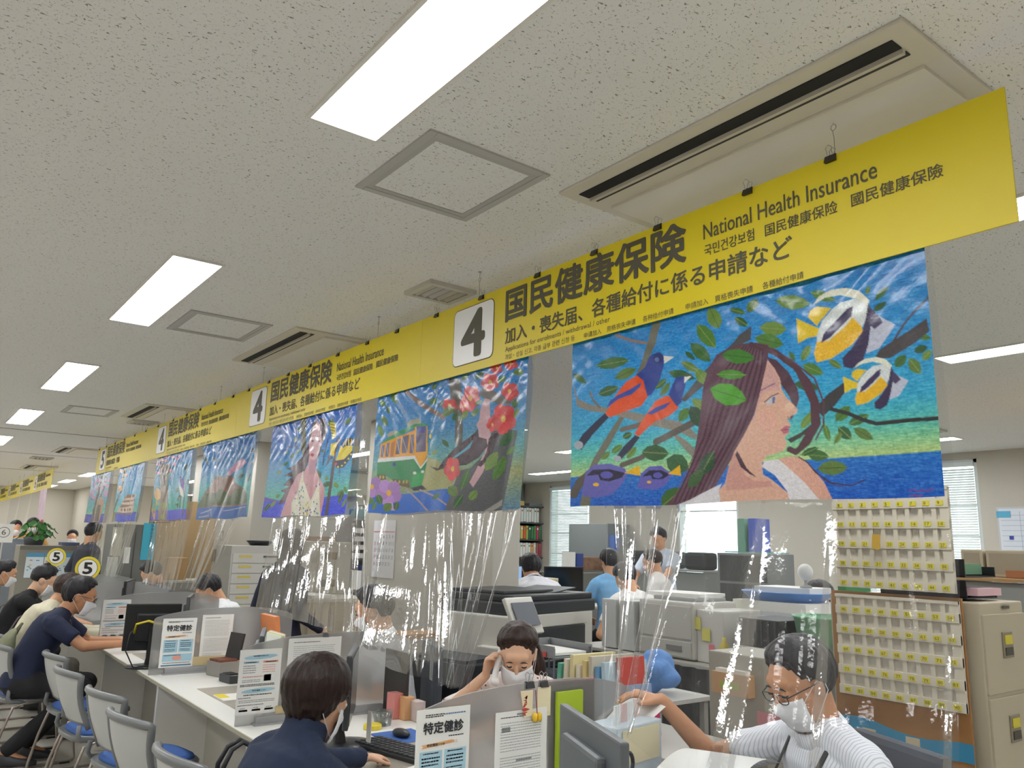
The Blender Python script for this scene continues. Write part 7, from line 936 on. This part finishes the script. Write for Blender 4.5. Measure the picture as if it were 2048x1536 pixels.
# copier
t=thing('photocopier','large white and black office photocopier with tilted touch screen','photocopier',(3.36,4.46,0),14); DB=P('33373d',.35); CW=P('d6d4cd',.4)
B().box((.1,0,.55),(.92,.62,1.07),bev=.012).build('cabinet_body',CW,t)
B().box((.12,-.313,.90),(.66,.02,.2),bev=.006).build('front_cover',DB,t)
for k in range(4): d_=B().box((.12,-.314,.71-.165*k),(.66,.022,.155),bev=.006).build('paper_drawer',DB,t); B().box((.12,-.328,.745-.165*k),(.2,.012,.03)).build('drawer_handle',P('1b1d20',.4),d_)
B().box((.12,-.312,1.045),(.72,.02,.08),bev=.004).build('white_band',CW,t)
b=B(); b.box((.12,.0,1.125),(.92,.64,.08),bev=.012); b.build('scanner_body',DB,t)
b=B(); b.box((.12,0,1.185),(.9,.6,.045),bev=.012); b.box((.0,.05,1.215),(.55,.45,.03),bev=.012); b.build('document_feeder',P('26292d',.4),t); B().box((.27,-.05,1.215),(.4,.35,.008),rot=Mx.Rotation(R(-6),3,'Y')).build('feeder_tray',P('3d4147',.4),t)
B().box((-.32,-.2,.45),(.2,.22,.9),bev=.008).build('side_column',CW,t); B().box((-.58,-.05,.42),(.32,.5,.82),bev=.01).build('finisher',P('2e3136',.4),t); B().box((-.58,-.05,.84),(.28,.44,.02)).build('output_tray',P('3a3e44',.4),t)
p=B().box((-.3,-.36,1.09),(.27,.03,.24),bev=.008,rot=Mx.Rotation(R(-28),3,'X')).build('control_panel',CW,t)
B().box((-.3,-.383,1.105),(.215,.006,.15),rot=Mx.Rotation(R(-28),3,'X')).build('touch_screen',P('6f747c',.2),p); B().box((-.3,-.34,.98),(.1,.1,.16)).build('panel_arm',CW,t)
b=B(); b.ell((-.335,-.428,1.002),(.01,.004,.01)); b.build('power_button',P('3a7fd0',.4),p)
one('green_sticker',B().ell((-.0,0,0),(.024,.002,.02),0,None,10,6),P('7fb53a',.5),'small green sticker on the white front of photocopier','sticker',None,True,(3.10,4.06,.80))
one('cardboard_sheet',B().box((2.93,4.95,.9),(.3,.25,.03)),P('b3854f',.7),'brown cardboard lying on the copier side unit','cardboard')
# side desk behind the woman on the phone: letter tray, coloured files
desk(2.5,2.98,2.28,3.35,.72,'grey side desk behind the telephone woman','bcb9b1','9d9b95')
t=thing('letter_tray','two-level grey letter tray with red labels behind telephone woman','tray',(2.62,3.12,.721),0); 
for k in range(2):
    z=.13+.16*k; b=B(); b.box((0,0,z),(.24,.32,.006)); 
    for s in (-1,1): b.box((s*.118,0,z+.025),(.006,.32,.05))
    b.box((0,.158,z+.025),(.24,.006,.05)); b.build('tray_level',P('8d8f92',.4),t); B().box((-.125,-.05,z+.01),(.004,.12,.022)).build('red_label',P('c24a44',.5),t); B().box((0,0,z+.012),(.2,.28,.012)).build('paper',WPAP,t)
for sx in (-1,1):
    for sy in (-1,1): B().tube([(sx*.11,sy*.15,0),(sx*.11,sy*.15,.33)],.005,6).build('post',P('6c6e72',.4),t)
fc=['5aa58a','d8d3bd','d9cfa0','e0d9c6','d7c48a','c9c2b0','6f9fc4','b9d0dd','c8463c','8fa5c8','c2306a']
for k,c in enumerate(fc): one('file_folder',B().box((2.57+.012*k,2.86-.03*k,(.865+.01*(k%3)) if k<9 else .80+.03*(10-k)),(.26 if k<8 else .15,.022,(.285+.02*(k%3)) if k<9 else .15+.06*(10-k)),rot=Mx.Rotation(R(4-1.0*k),3,'X')),P(c,.5),'%s upright file on side desk, %s from the left'%(['green','cream','straw','ivory','tan','stone','blue','pale blue','red','slate blue','crimson'][k],ORD[k]),'file','coloured files on the side desk')
# low cabinet with black pleated cloth carrying the laser printer
desk(3.78,4.5,3.0,4.3,.87,'long grey cabinet carrying the laser printer','aaa89f','7c7b76','low_cabinet')
b=B(); b.grid(lambda s,t_:(3.755+.018*math.sin(s*70)*(1-.3*t_)-.02*(1-t_),4.25-1.25*s,.10+.755*t_),140,8); one('black_cloth',b,P('26262a',.85),'black pleated cloth hanging in front of the long printer cabinet','cloth',None,True)
t=thing('laser_printer','grey-white laser printer with yellow sticky notes on low cabinet','printer',(4.06,3.4,.872)); B().box((0,.1,.17),(.42,.44,.33),bev=.012).build('printer_body',P('c4c2bc',.45),t); B().box((-.212,.1,.215),(.012,.42,.19),bev=.004).build('front_cover',P('bab8b2',.45),t)
B().box((-.214,.1,.06),(.014,.42,.09),bev=.004).build('paper_cassette',P('aeaca6',.45),t); B().box((-.223,.02,.065),(.008,.12,.03)).build('cassette_handle',P('77756f',.5),t); B().box((0,-.22,.15),(.36,.2,.3),bev=.01).build('side_unit',P('c9c7c1',.45),t); B().box((.02,.1,.345),(.3,.34,.03),bev=.01).build('output_tray',P('9fa09e',.45),t)
for y,z,n in ((-.13,.22,'upper'),(-.2,.16,'lower')): one('sticky_note',B().box((3.872,3.4+y,.872+z),(.002,.06,.07)),P('d7d06a',.6),n+' yellow sticky note on the laser printer','note')
one('pink_note',B().box((3.876,3.165,.965),(.002,.04,.03)),P('d9707c',.6),'small pink note on laser printer side','note')
one('paper_stack',B().box((4.1,3.55,1.242),(.3,.4,.02),rot=Mx.Rotation(R(8),3,'Z')),WPAP,'loose white papers on top of laser printer','papers')
for k in range(2): b=B(); b.box((4.0,3.82+.17*k,1.03),(.32,.13,.31),bev=.006); one('file_box',b,P('bfc0be',.5),['pale grey upright file box left of laser printer, nearer one','pale grey upright file box with blue edge, farther from printer'][k],'file box')
one('yellow_bottle',B().lathe([(0,0),(.03,0),(.032,.1),(.012,.14),(.012,.16),(0,.16)],(3.86,3.06,.872),14),P('cdbb4a',.4),'yellow spray bottle at right end of laser printer','bottle',None,True)
# higher cabinet with crate, tub, green screen
desk(3.85,4.45,2.3,2.98,1.0,'grey cabinet under black crate and green tub','b5b2a9','8d8b85','low_cabinet')
t=thing('black_crate','black ribbed plastic crate beside the green tub','crate',(4.05,2.84,1.002)); b=B(); b.box((0,0,.075),(.34,.26,.15),bev=.006)
b.build('crate_body',P('232428',.4),t)
for k in range(6): B().box((-.173,-.11+.044*k,.075),(.008,.012,.13)).build('rib',P('3a3c42',.4),t)
t=thing('plastic_tub','pale green plastic tub on grey cabinet','tub',(4.08,2.56,1.002)); b=B(); b.loft([((0,0,0),AX,AY,.13,.12),((0,0,.17),AX,AY,.155,.145),((0,0,.175),AX,AY,.165,.155),((0,0,.185),AX,AY,.165,.155),((0,0,.185),AX,AY,.15,.14),((0,0,.03),AX,AY,.125,.115)],28); b.build('tub_body',P('8fc4a0',.4),t,True); B().tube([(.16*math.cos(a),.15*math.sin(a),.18) for a in np.linspace(0,2*PI,29)],.006,6).build('rim',P('7ab08e',.4),t,True)
one('green_screen',B().box((4.3,2.5,1.18),(.26,.05,.35),bev=.01),P('2f7f46',.5),'dark green upright plastic stand beside the pigeonhole board','stand')
one('tan_box',B().box((4.05,2.39,1.04),(.12,.09,.07),bev=.003),P('cdaa5a',.6),'small tan card box beside the pigeonhole board','box')
# stacking rack with blue tray behind
t=thing('paper_rack','pale grey office paper rack under the blue tray','rack',(4.85,3.3,0)); B().box((0,0,.57),(.5,.62,1.14),bev=.006).build('rack_body',P('c9ccd2',.5),t); B().box((-.253,0,1.04),(.01,.6,.14)).build('front_sheet',P('dfe2e6',.5),t); B().box((0,0,1.17),(.46,.56,.06)).build('paper_pile',WPAP,t)
t=thing('blue_tray','wide blue plastic tray on top of the paper rack','tray',(4.85,3.31,1.202)); b=B(); b.loft([((0,0,0),AX,AY,.2,.24),((0,0,.055),AX,AY,.26,.30),((0,0,.06),AX,AY,.255,.295),((0,0,.012),AX,AY,.19,.23)],24); b.build('tray_body',P('4a7fc4',.4),t,True)
one('paper_stack',B().box((4.87,3.28,1.256),(.3,.4,.075),bev=.004,rot=Mx.Rotation(R(6),3,'Z')),WPAP,'white papers heaped in the blue tray','papers')
t=thing('desk_fan','small white round fan standing on the paper heap','fan',(4.8,3.13,1.296)); B().ell((0,0,.1),(.035,.055,.055)).build('fan_head',P('e6e6e4',.4),t,True); B().lathe([(0,0),(.04,0),(.035,.012),(.01,.02),(.01,.06),(0,.06)],(0,0,0),14).build('base',P('9a9ca0',.4),t,True)
one('yellow_bag',B().box((4.58,3.53,1.04),(.03,.12,.2),bev=.01),P('c9cc3a',.5),'yellow pouch hanging at left end of paper rack','pouch')
# shelf with brown carton near the bright window
t=shelf_unit(6.75,4.95,.6,.4,1.50,(.06,.7,1.22,1.49),'grey shelf with green books near bright window',90,'7d8080')
one('brown_carton',B().box((6.72,4.75,1.36),(.3,.14,.26),bev=.003),P('a9875c',.7),'brown carton on grey shelf near bright window','carton')
for k in range(6): one('book',B().box((6.68,5.16-.035*k,1.345),(.2,.028,.22+.01*(k%3))),P(['c9b23a','d6c24a','3f6a5a','4f7f6a','2f5f52','6a9a84'][k],.5),'%s book on grey shelf by bright window, %s from left'%(['mustard','yellow','dark green','green','deep green','pale green'][k],ORD[k]),'book','books on the grey shelf')
one('teal_sheet',B().box((6.74,4.92,1.512),(.34,.5,.012),rot=Mx.Rotation(R(4),3,'Z')),P('5fa9a6',.6),'pale teal folder lying on top of grey shelf','folder')
for k in range(2): one('standing_file',B().box((6.9,5.0+.13*k,1.68),(.24,.08,.33)),P(['3f55b0','6f9a86'][k],.5),['blue file standing on top of grey shelf','green file standing on top of grey shelf'][k],'file')
# desks in the middle of the office with clutter
desk(5.35,6.4,6.5,7.2,.9,'long grey desk in front of the bright blue shirt man','c6c4be','8f8e8a'); desk(5.55,6.35,4.4,5.3,.95,'grey desk before the standing man with papers','cfcdc6','98968f')
desk(4.2,5.3,6.4,7.15,.9,'grey desk with monitors at the man in white shirt','b9b6ae','8b8983')
monitor(4.95,6.75,.901,112,'black monitor with blue screen in front of man in white shirt',.5,.32,'17181a',True,'7fa0c8')
monitor(5.95,6.9,.901,112,'black monitor on long grey desk near the windows',.46,.3,'1b1c1f'); 
one('standing_file',B().box((5.4,6.6,1.05),(.25,.22,.29)),P('d9d6c4',.5),'cream file rack right of the blue screen monitor','file rack'); one('yellow_file',B().box((5.36,6.48,1.04),(.26,.03,.27)),P('d2b23a',.5),'yellow file at front of the cream file rack','file')
for k in range(5): one('paper_stack',B().box((5.7+.13*k,4.7+.12*(k%2),.955+.02*(k%3)),(.2,.26,.012+.035*(k%3)),rot=Mx.Rotation(R(15*k),3,'Z')),P(['e6e4dd','c9c08a','ecebe6','d8d4c8','e9e6e0'][k],.6),'%s pile of papers on desk before the standing man'%['leftmost white','yellowish','third white','greyish','rightmost white'][k],'papers','paper piles on the middle desk')
one('wall_cabinet',B().box((9.3,9.9,.95),(.5,.95,1.9),bev=.01),P('7f8586',.5),'tall grey steel locker between office windows','cabinet')
one('blue_box',B().box((9.15,9.45,1.60),(.14,.28,.24),bev=.004),P('4f6fb4',.5),'blue box file hung on tall grey locker','box')
desk(8.7,9.4,7.2,9.2,1.25,'grey low cabinets along the bright window','8d908f','7d8080','low_cabinet')
for k in range(3): one('black_bag',B().box((9.0,7.5+.55*k,1.37),(.3,.36,.24),bev=.05),P('26282b',.6),['dark bundle on low cabinets, nearest','dark bundle on low cabinets, middle','dark bundle on low cabinets, farthest'][k],'bundle')
# book shelf with binders in the far right corner
shelf_unit(9.2,11.9,.86,.34,2.24,(.08,.6,1.02,1.30,1.62,1.93,2.23),'dark steel bookshelf full of binders in the far corner',0,'4a4d4c')
one('yellow_box',B().box((8.98,11.85,2.285),(.3,.25,.08)),P('d2b56a',.6),'flat tan box on top of the dark bookshelf','box'); one('wire_tray',B().box((9.4,11.85,2.27),(.3,.25,.05)),P('6a6c6c',.5),'grey tray on top of the dark bookshelf','tray')
nb=0
rows_=[(1.941,.27,['e2e2dc','e4e4de','3f62a8','e2e2dc','dcded8','e4e4de','e0e0da','e2e2dc','dcdcd6','e4e4de','e2e2dc']),(1.631,.25,['3f8f70','e6e4e0','e2e0dc','b9b4a4','c9c060','d9553a','a5b04a','2f5f48','3f7a4a','4f8a4a','c23a6a','3f7f50']),(1.311,.26,['d98a2a','d9a04a','e0b060','e6e2dc','e6e2dc','e4e0da','dcd8d0','e2ded8','d8a04a','d0ccc4','b05a5a','a84a5a'])]
for r_,(z,h_,cs) in enumerate(rows_):
    for k,c in enumerate(cs):
        x=8.85+.062*k+.01; t=thing('binder','%s binder on %s shelf of dark bookshelf, %s from left'%({'e':'white','d':'pale','3':'dark','b':'grey-tan','c':'bright','a':'olive','2':'deep green','4':'mid green'}.get(c[0],'coloured'),['top','second','third'][r_],ORD[k]),'binder',(x,11.86,z),0,'binders in the dark bookshelf')
        B().box((0,0,h_/2),(.05,.22,h_-(k%3)*.012),bev=.003).build('cover',P(c,.5),t); B().box((0,-.1115,h_*.78),(.03,.002,.03)).build('spine_label',P(['3f9a6a','c9463c','e8e8e4'][(r_+k)%3],.5),t)
one('book_pile',B().box((8.6,9.45,1.27),(.5,.3,.2),bev=.01),mat('mixed_books','8a6a55',.6,noise=(14,.6)),'mixed pile of books and folders on cabinet below bookshelf','books'); one('binder',B().box((8.2,9.4,1.3),(.06,.25,.28)),P('e6e6e2',.5),'white binder with red mark beside the mixed book pile','binder'); one('binder',B().box((8.32,9.4,1.29),(.14,.25,.26)),P('3a4a8a',.5),'navy blue binder beside the mixed book pile','binder')
desk(7.9,8.95,9.2,9.7,1.15,'grey cabinet below the far bookshelf','8f8f8a','77776f','low_cabinet')
# pigeonhole boards on the filing cabinet
BW=mat('board_cream','d6cfbf',.6); BD=P('d2ccc2',.65)
for i,(zb,zt,first_,ncol) in enumerate(((1.378,1.80,1,9),(.93,1.348,46,9))):
    t=thing('pocket_board','%s cream board of numbered pockets fixed beside the filing cabinet'%['upper','lower'][i],'board',(3.362,1.785,zb),-3 if i==0 else 0); H=zt-zb; W=.525
    B().box((.012,0,H/2),(.006,W,H)).build('back_board',BD,t); b=B()
    rh=H/5.0; cw=W/9.3
    for r_ in range(6):
        z=H-rh*r_ if i==1 else H-rh*r_; 
        if r_<5: b.box((.003,0,z-rh+.019),(.014,W,.036))
    b.box((.003,0,H-.006),(.014,W,.012))
    for c in range(9): b.box((.004,W/2-.012-c*cw,H/2),(.010,.018,H))
    b.box((.004,-W/2+.018,H/2),(.010,.036,H)); b.build('pocket_grid',BW,t)
    for r_ in range(5):
        for c in range(9):
            y=W/2-.012-cw*(c+.5); z=H-rh*(r_+1)+.019; b=B(); b.box((-.0048,y,z),(.0016,.03,.02)); b.text(str(first_+r_*9+c),(-.0062,y+.009,z-.006),nY,AZ,.009 if first_+r_*9+c<10 else .018,.012,1); b.build('number_label',[P('dcd03a',.6),P('6a6430',.6)],t,fixn=False)
one('card',B().box((3.338,1.83,1.575),(.003,.035,.062),rot=Mx.Rotation(R(6),3,'X')),P('c9a22a',.6),'orange-yellow card hung on the upper pocket board','card')
one('cardboard_sheet',B().box((3.39,1.8,.86),(.012,.56,1.0)),P('a87a4a',.7),'brown cardboard backing behind the pocket boards','cardboard')
b=B(); b.grid(lambda s,t_:(3.378-.004*math.sin(s*19),2.075-.56*s,.835-.07*t_-.03*s+.012*math.sin(s*8)),20,4); one('blue_tape',b,P('3f8fb8',.4),'wide blue tape strip across the brown cardboard','tape')
one('notice_sheet',B().box((3.381,1.84,.68),(.002,.28,.24)),P('c9bda4',.6),'cream printed notice below the blue tape','notice')
t=thing('filing_cabinet','tall beige four-drawer filing cabinet at right edge','filing cabinet',(3.62,1.79,0)); B().box((0,0,.6725),(.40,.64,1.345),bev=.006).build('cabinet_body',BEI,t)
for k in range(4):
    z=1.15-.315*k; d_=B().box((0,-.322,z),(.385,.012,.30),bev=.003).build('drawer',P('b3aa94',.5),t); B().box((0,-.330,z+.03),(.09,.008,.10),bev=.002).build('label_holder',P('8a8373',.4),d_); B().box((0,-.336,z+.05),(.065,.003,.035)).build('yellow_label',P('c9bd3a',.5),d_); B().box((0,-.336,z+.005),(.065,.004,.03)).build('finger_pull',P('4a463c',.5),d_)
B().box((.02,-.328,1.325),(.06,.004,.012)).build('maker_plate',P('55524a',.5),t)
t=thing('letter_tray','black two-level paper tray with green and pink papers on filing cabinet','tray',(3.62,1.72,1.347),0)
for k in range(2):
    z=.01+.085*k; b=B(); b.box((0,0,z),(.28,.36,.006)); b.box((-.137,0,z+.035),(.006,.36,.07)); b.box((.137,0,z+.02),(.006,.36,.04)); b.box((0,.178,z+.03),(.28,.006,.06)); b.build('tray_level',P('1b1c1f',.35),t)
B().box((0,-.05,.035),(.22,.32,.03)).build('papers',P('d9b4bd',.6),t); B().box((0,0,.125),(.22,.28,.045)).build('green_papers',P('6f9a7c',.6),t)
# right background: whiteboard, beige cubicle panels
t=thing('whiteboard','whiteboard schedule with blue grid on the right wall','whiteboard',(9.585,3.0,1.62)); B().box((0,0,0),(.02,1.7,.9)).build('frame',P('c9cbd0',.4),t); B().box((-.012,0,0),(.006,1.66,.86)).build('board',P('dde4ee',.3),t); b=B()
for k in range(14): b.box((-.0158,0,.36-.055*k),(.001,1.62,.004))
for k in range(7): b.box((-.0158,.62-.2*k,0),(.001,.004,.8))
b.build('grid_lines',P('9fb0cc',.5),t); b=B(); b.text('月 予 定 表',(-.0165,.55,.33),nY,AZ,.5,.06); b.build('lettering',P('5a5f78',.5),t); B().box((-.018,.78,.37),(.003,.14,.07)).build('blue_note',P('5fb4d8',.6),t); B().box((-.018,.72,.12),(.004,.04,.04)).build('magnet',P('3a4aa8',.5),t)
desk(6.3,7.3,1.2,3.05,1.38,'high grey counter with wooden edge under the whiteboard','a9855a','8f8f8c','low_cabinet')
for k,(y,w_) in enumerate(((2.86,.16),(2.55,.42),(1.95,.6))): t=thing('desk_hutch','%s beige desk hutch panel on the high grey counter'%['narrow left','middle','right'][k],'panel',(6.75,y,1.381)); B().box((0,0,.1),(.3,w_,.2),bev=.01).build('panel_body',P('b5ad99',.5),t); B().box((-.152,0,.1),(.006,w_-.05,.15)).build('recess',P('9f9886',.5),t)
one('carton',B().box((6.5,2.5,1.41),(.1,.14,.05)),P('a06a48',.6),'small reddish carton on the high grey counter','carton')
desk(4.9,5.6,1.0,2.2,.9,'grey desk right of the filing cabinet','77777a','606064'); one('green_basket',B().box((5.0,1.75,1.0),(.3,.4,.18),bev=.01),P('3a9a66',.5),'green basket on desk right of filing cabinet','basket')
# things around the paper-holding clerk
t=thing('file_box','clear box of tabbed white files on near counter end','file box',(1.93,1.93,CZT+.001),10); B().box((0,0,.13),(.24,.12,.26),bev=.004).build('box_body',P('c3d0da',.35),t)
for k in range(4): B().box((-.07+.05*k,.01*k-.02,.155),(.03,.006,.32)).build('tab_card',P(['e6e8ea','d9b8b4','e6e8ea','dfc7c0'][k],.5),t)
B().box((0,-.063,.2),(.2,.003,.1)).build('label_sheet',P('d9cfae',.6),t)
one('counter_riser',B().box((2.0,1.5,CZT+.06),(.24,.5,.115),bev=.006),P('8f9196',.45),'grey box stand on the counter in front of the clerk','stand')
t=thing('call_button','small black calling device with cord on grey box stand','device',(1.93,1.68,CZT+.119)); B().box((0,0,.012),(.06,.075,.024),bev=.006).build('device_body',P('1d1f22',.4),t); B().box((-.005,0,.025),(.03,.04,.003)).build('button',P('6d7076',.4),t); B().tube([(-.03,0,.01),(-.07,-.03,-.02),(-.09,-.06,-.1),(-.1,-.1,-.115)],.003,6).build('cord',BLKP,t)
t=thing('scissors','black-handled scissors standing in cup at bottom edge','scissors',(1.72,1.73,.86))
for s in (-1,1): B().tube([(s*.022+.02*math.cos(a),0,.06+.03*math.sin(a)) for a in np.linspace(0,2*PI,17)],.006,6).build('handle',P('2d3036',.4),t,True)
B().box((0,0,-.04),(.016,.004,.12)).build('blade',P('b9bbbd',.3,metal=.8),t)
one('pen_cup',B().lathe([(0,0),(.04,0),(.042,.1),(.038,.1),(.036,.006),(0,.006)],(1.72,1.73,CZT+.001),18),P('3f6fae',.4),'blue cup holding scissors at bottom edge','cup',None,True)
b=B(); b.grid(lambda s,t_:(1.93+.22*s,1.98-.30*t_,.985+.05*math.sin(PI*s*.8)+.03*t_-.07*s*0),10,10); o=one('paper_sheet',b,P('f0f0ee',.6),'large white sheet lying curled on grey box stand','paper',None,True); o.location=(0,-.17,-.13)
q=pb['org']+pb['Rz']@(pb['arms'][1][2]); o=one('paper_sheet',B().grid(lambda s,t_:(-.10*s-.02,.10-.20*t_+.03*s,-.015-.12*s*.6+.01*math.sin(PI*t_)),8,8),P('f0f0ee',.6),'white sheet held in the outstretched hand of the clerk','paper',None,True); o.location=(q.x,q.y+.06,q.z+.005)
q=pc['org']+pc['Rz']@(pc['arms'][1][2]); hh=pc['org']+pc['Rz']@pc['hd']
t=thing('telephone_handset','white telephone handset held at ear by floral blouse woman','phone',tuple(hh+V((-.066,.058,-.03)))); b=B(); b.cap((.012,-.012,.05),(-.05,-.045,-.07),.013,.013); b.ell((.018,-.016,.055),(.02,.02,.018)); b.ell((-.045,-.05,-.075),(.02,.02,.018)); b.build('handset_body',P('e6e4e2',.4),t,True)
# grey pedestal with carton tray
t=thing('pedestal_cabinet','grey pedestal with carton tray and green label behind the clerk','cabinet',(3.2,2.36,0)); B().box((0,0,.535),(.3,.3,1.07),bev=.006).build('cabinet_body',P('a19d92',.5),t); 
t=thing('carton_tray','tan carton tray with yellow-green label on grey pedestal side','tray',(3.03,2.36,.90)); B().box((0,0,.045),(.05,.2,.09)).build('tray_body',P('c69a6c',.6),t); B().box((-.027,0,.04),(.002,.1,.03)).build('label',P('a9b83a',.6),t); B().box((0,0,.095),(.035,.16,.02)).build('papers',WPAP,t)
one('pink_paper',B().box((3.04,2.17,.80),(.003,.15,.10)),P('d88f98',.6),'pink paper pinned at pedestal beside the clerk','paper')
b=B(); rg=random.Random(3); [b.ell((3.2+rg.uniform(-.05,.05),3.0+rg.uniform(-.09,.09),.84+.02*q),(.08,.075,.05),0,Mx.Rotation(q,3,'Z')) for q in range(7)]; o=remesh(b,'cloth_bundle',mat('blue_cloth','5f8fd0',.7,bump=(30,.6)),None,.012,3,.01,14); tag(o,'bright blue cloth bundle behind the coloured files','cloth')
t=thing('side_table','small grey side table under the blue cloth bundle','table',(3.2,3.0,0)); B().box((0,0,.788),(.4,.45,.02)).build('table_top',LGR,t)
for sx in (-1,1):
    for sy in (-1,1): B().box((sx*.17,sy*.19,.39),(.03,.03,.78)).build('leg',GRY,t)
# staff chairs
def office_chair(x,y,az,label,first=[None]):
    if first[0] is None:
        t=thing('office_chair',label,'chair',(x,y,0),-az,'grey office chairs'); B().box((0,0,.38),(.44,.44,.06),bev=.03).build('seat',P('4f535c',.8),t); B().box((0,-.24,.74),(.40,.05,.44),bev=.03).build('backrest',P('4f535c',.8),t); B().tube([(0,-.1,.35),(0,-.25,.37),(0,-.27,.6)],.018,8).build('back_support',BLKP,t); B().tube([(0,0,.09),(0,0,.355)],.025,10).build('gas_column',BLKP,t)
        for k in range(5): a=k*2*PI/5; b=B(); b.tube([(0,0,.09),(.26*math.cos(a),.26*math.sin(a),.06)],[.024,.016],8); b.ell((.27*math.cos(a),.27*math.sin(a),.03),(.025,.025,.03)); b.build('base_leg',BLKP,t)
        first[0]=t; return t
    return dup(first[0],(x,y,0),-az,label)
office_chair(2.33,1.46,292,'grey office chair of the pinstripe shirt clerk'); office_chair(2.28,2.92,226,'grey office chair of the telephone woman'); office_chair(2.3,4.15,290,'grey office chair of the masked man behind third bay'); office_chair(4.55,5.7,22,'grey office chair of the man in white shirt at the desk'); office_chair(5.7,5.85,20,'grey office chair of the bright blue shirt man')

t=thing('cloth_bag','olive grey cloth bag hanging on the chair back between navy shirt man and cream jacket','bag',(.74,7.0,.46)); b=B(); b.loft([((0,0,0),AX,AY,.05,.14),((-.02,0,.06),AX,AY,.075,.17),((-.03,0,.2),AX,AY,.07,.16),((.0,0,.32),AX,AY,.04,.12),((.03,0,.36),AX,AY,.02,.08)],18); remesh(b,'bag_body',mat('olive_cloth','7d7f66',.85,bump=(60,.3)),t,.012,2,.006,16); B().tube([(.03,-.05,.33),(.06,-.03,.40),(.07,.02,.40),(.03,.05,.33)],.01,8).build('strap',P('6b6c56',.8),t,True)
t=thing('jacket','lavender grey jacket draped over chair behind the black t-shirt woman','jacket',(.66,8.55,.45)); b=B(); b.loft([((0,0,0),AX,AY,.04,.17),((-.02,0,.15),AX,AY,.05,.2),((-.04,0,.32),AX,AY,.05,.2),((-.05,0,.38),AX,AY,.03,.17)],18); remesh(b,'jacket_body',mat('lavender_cloth','6f6c80',.85,bump=(60,.3)),t,.014,2,.01,14)
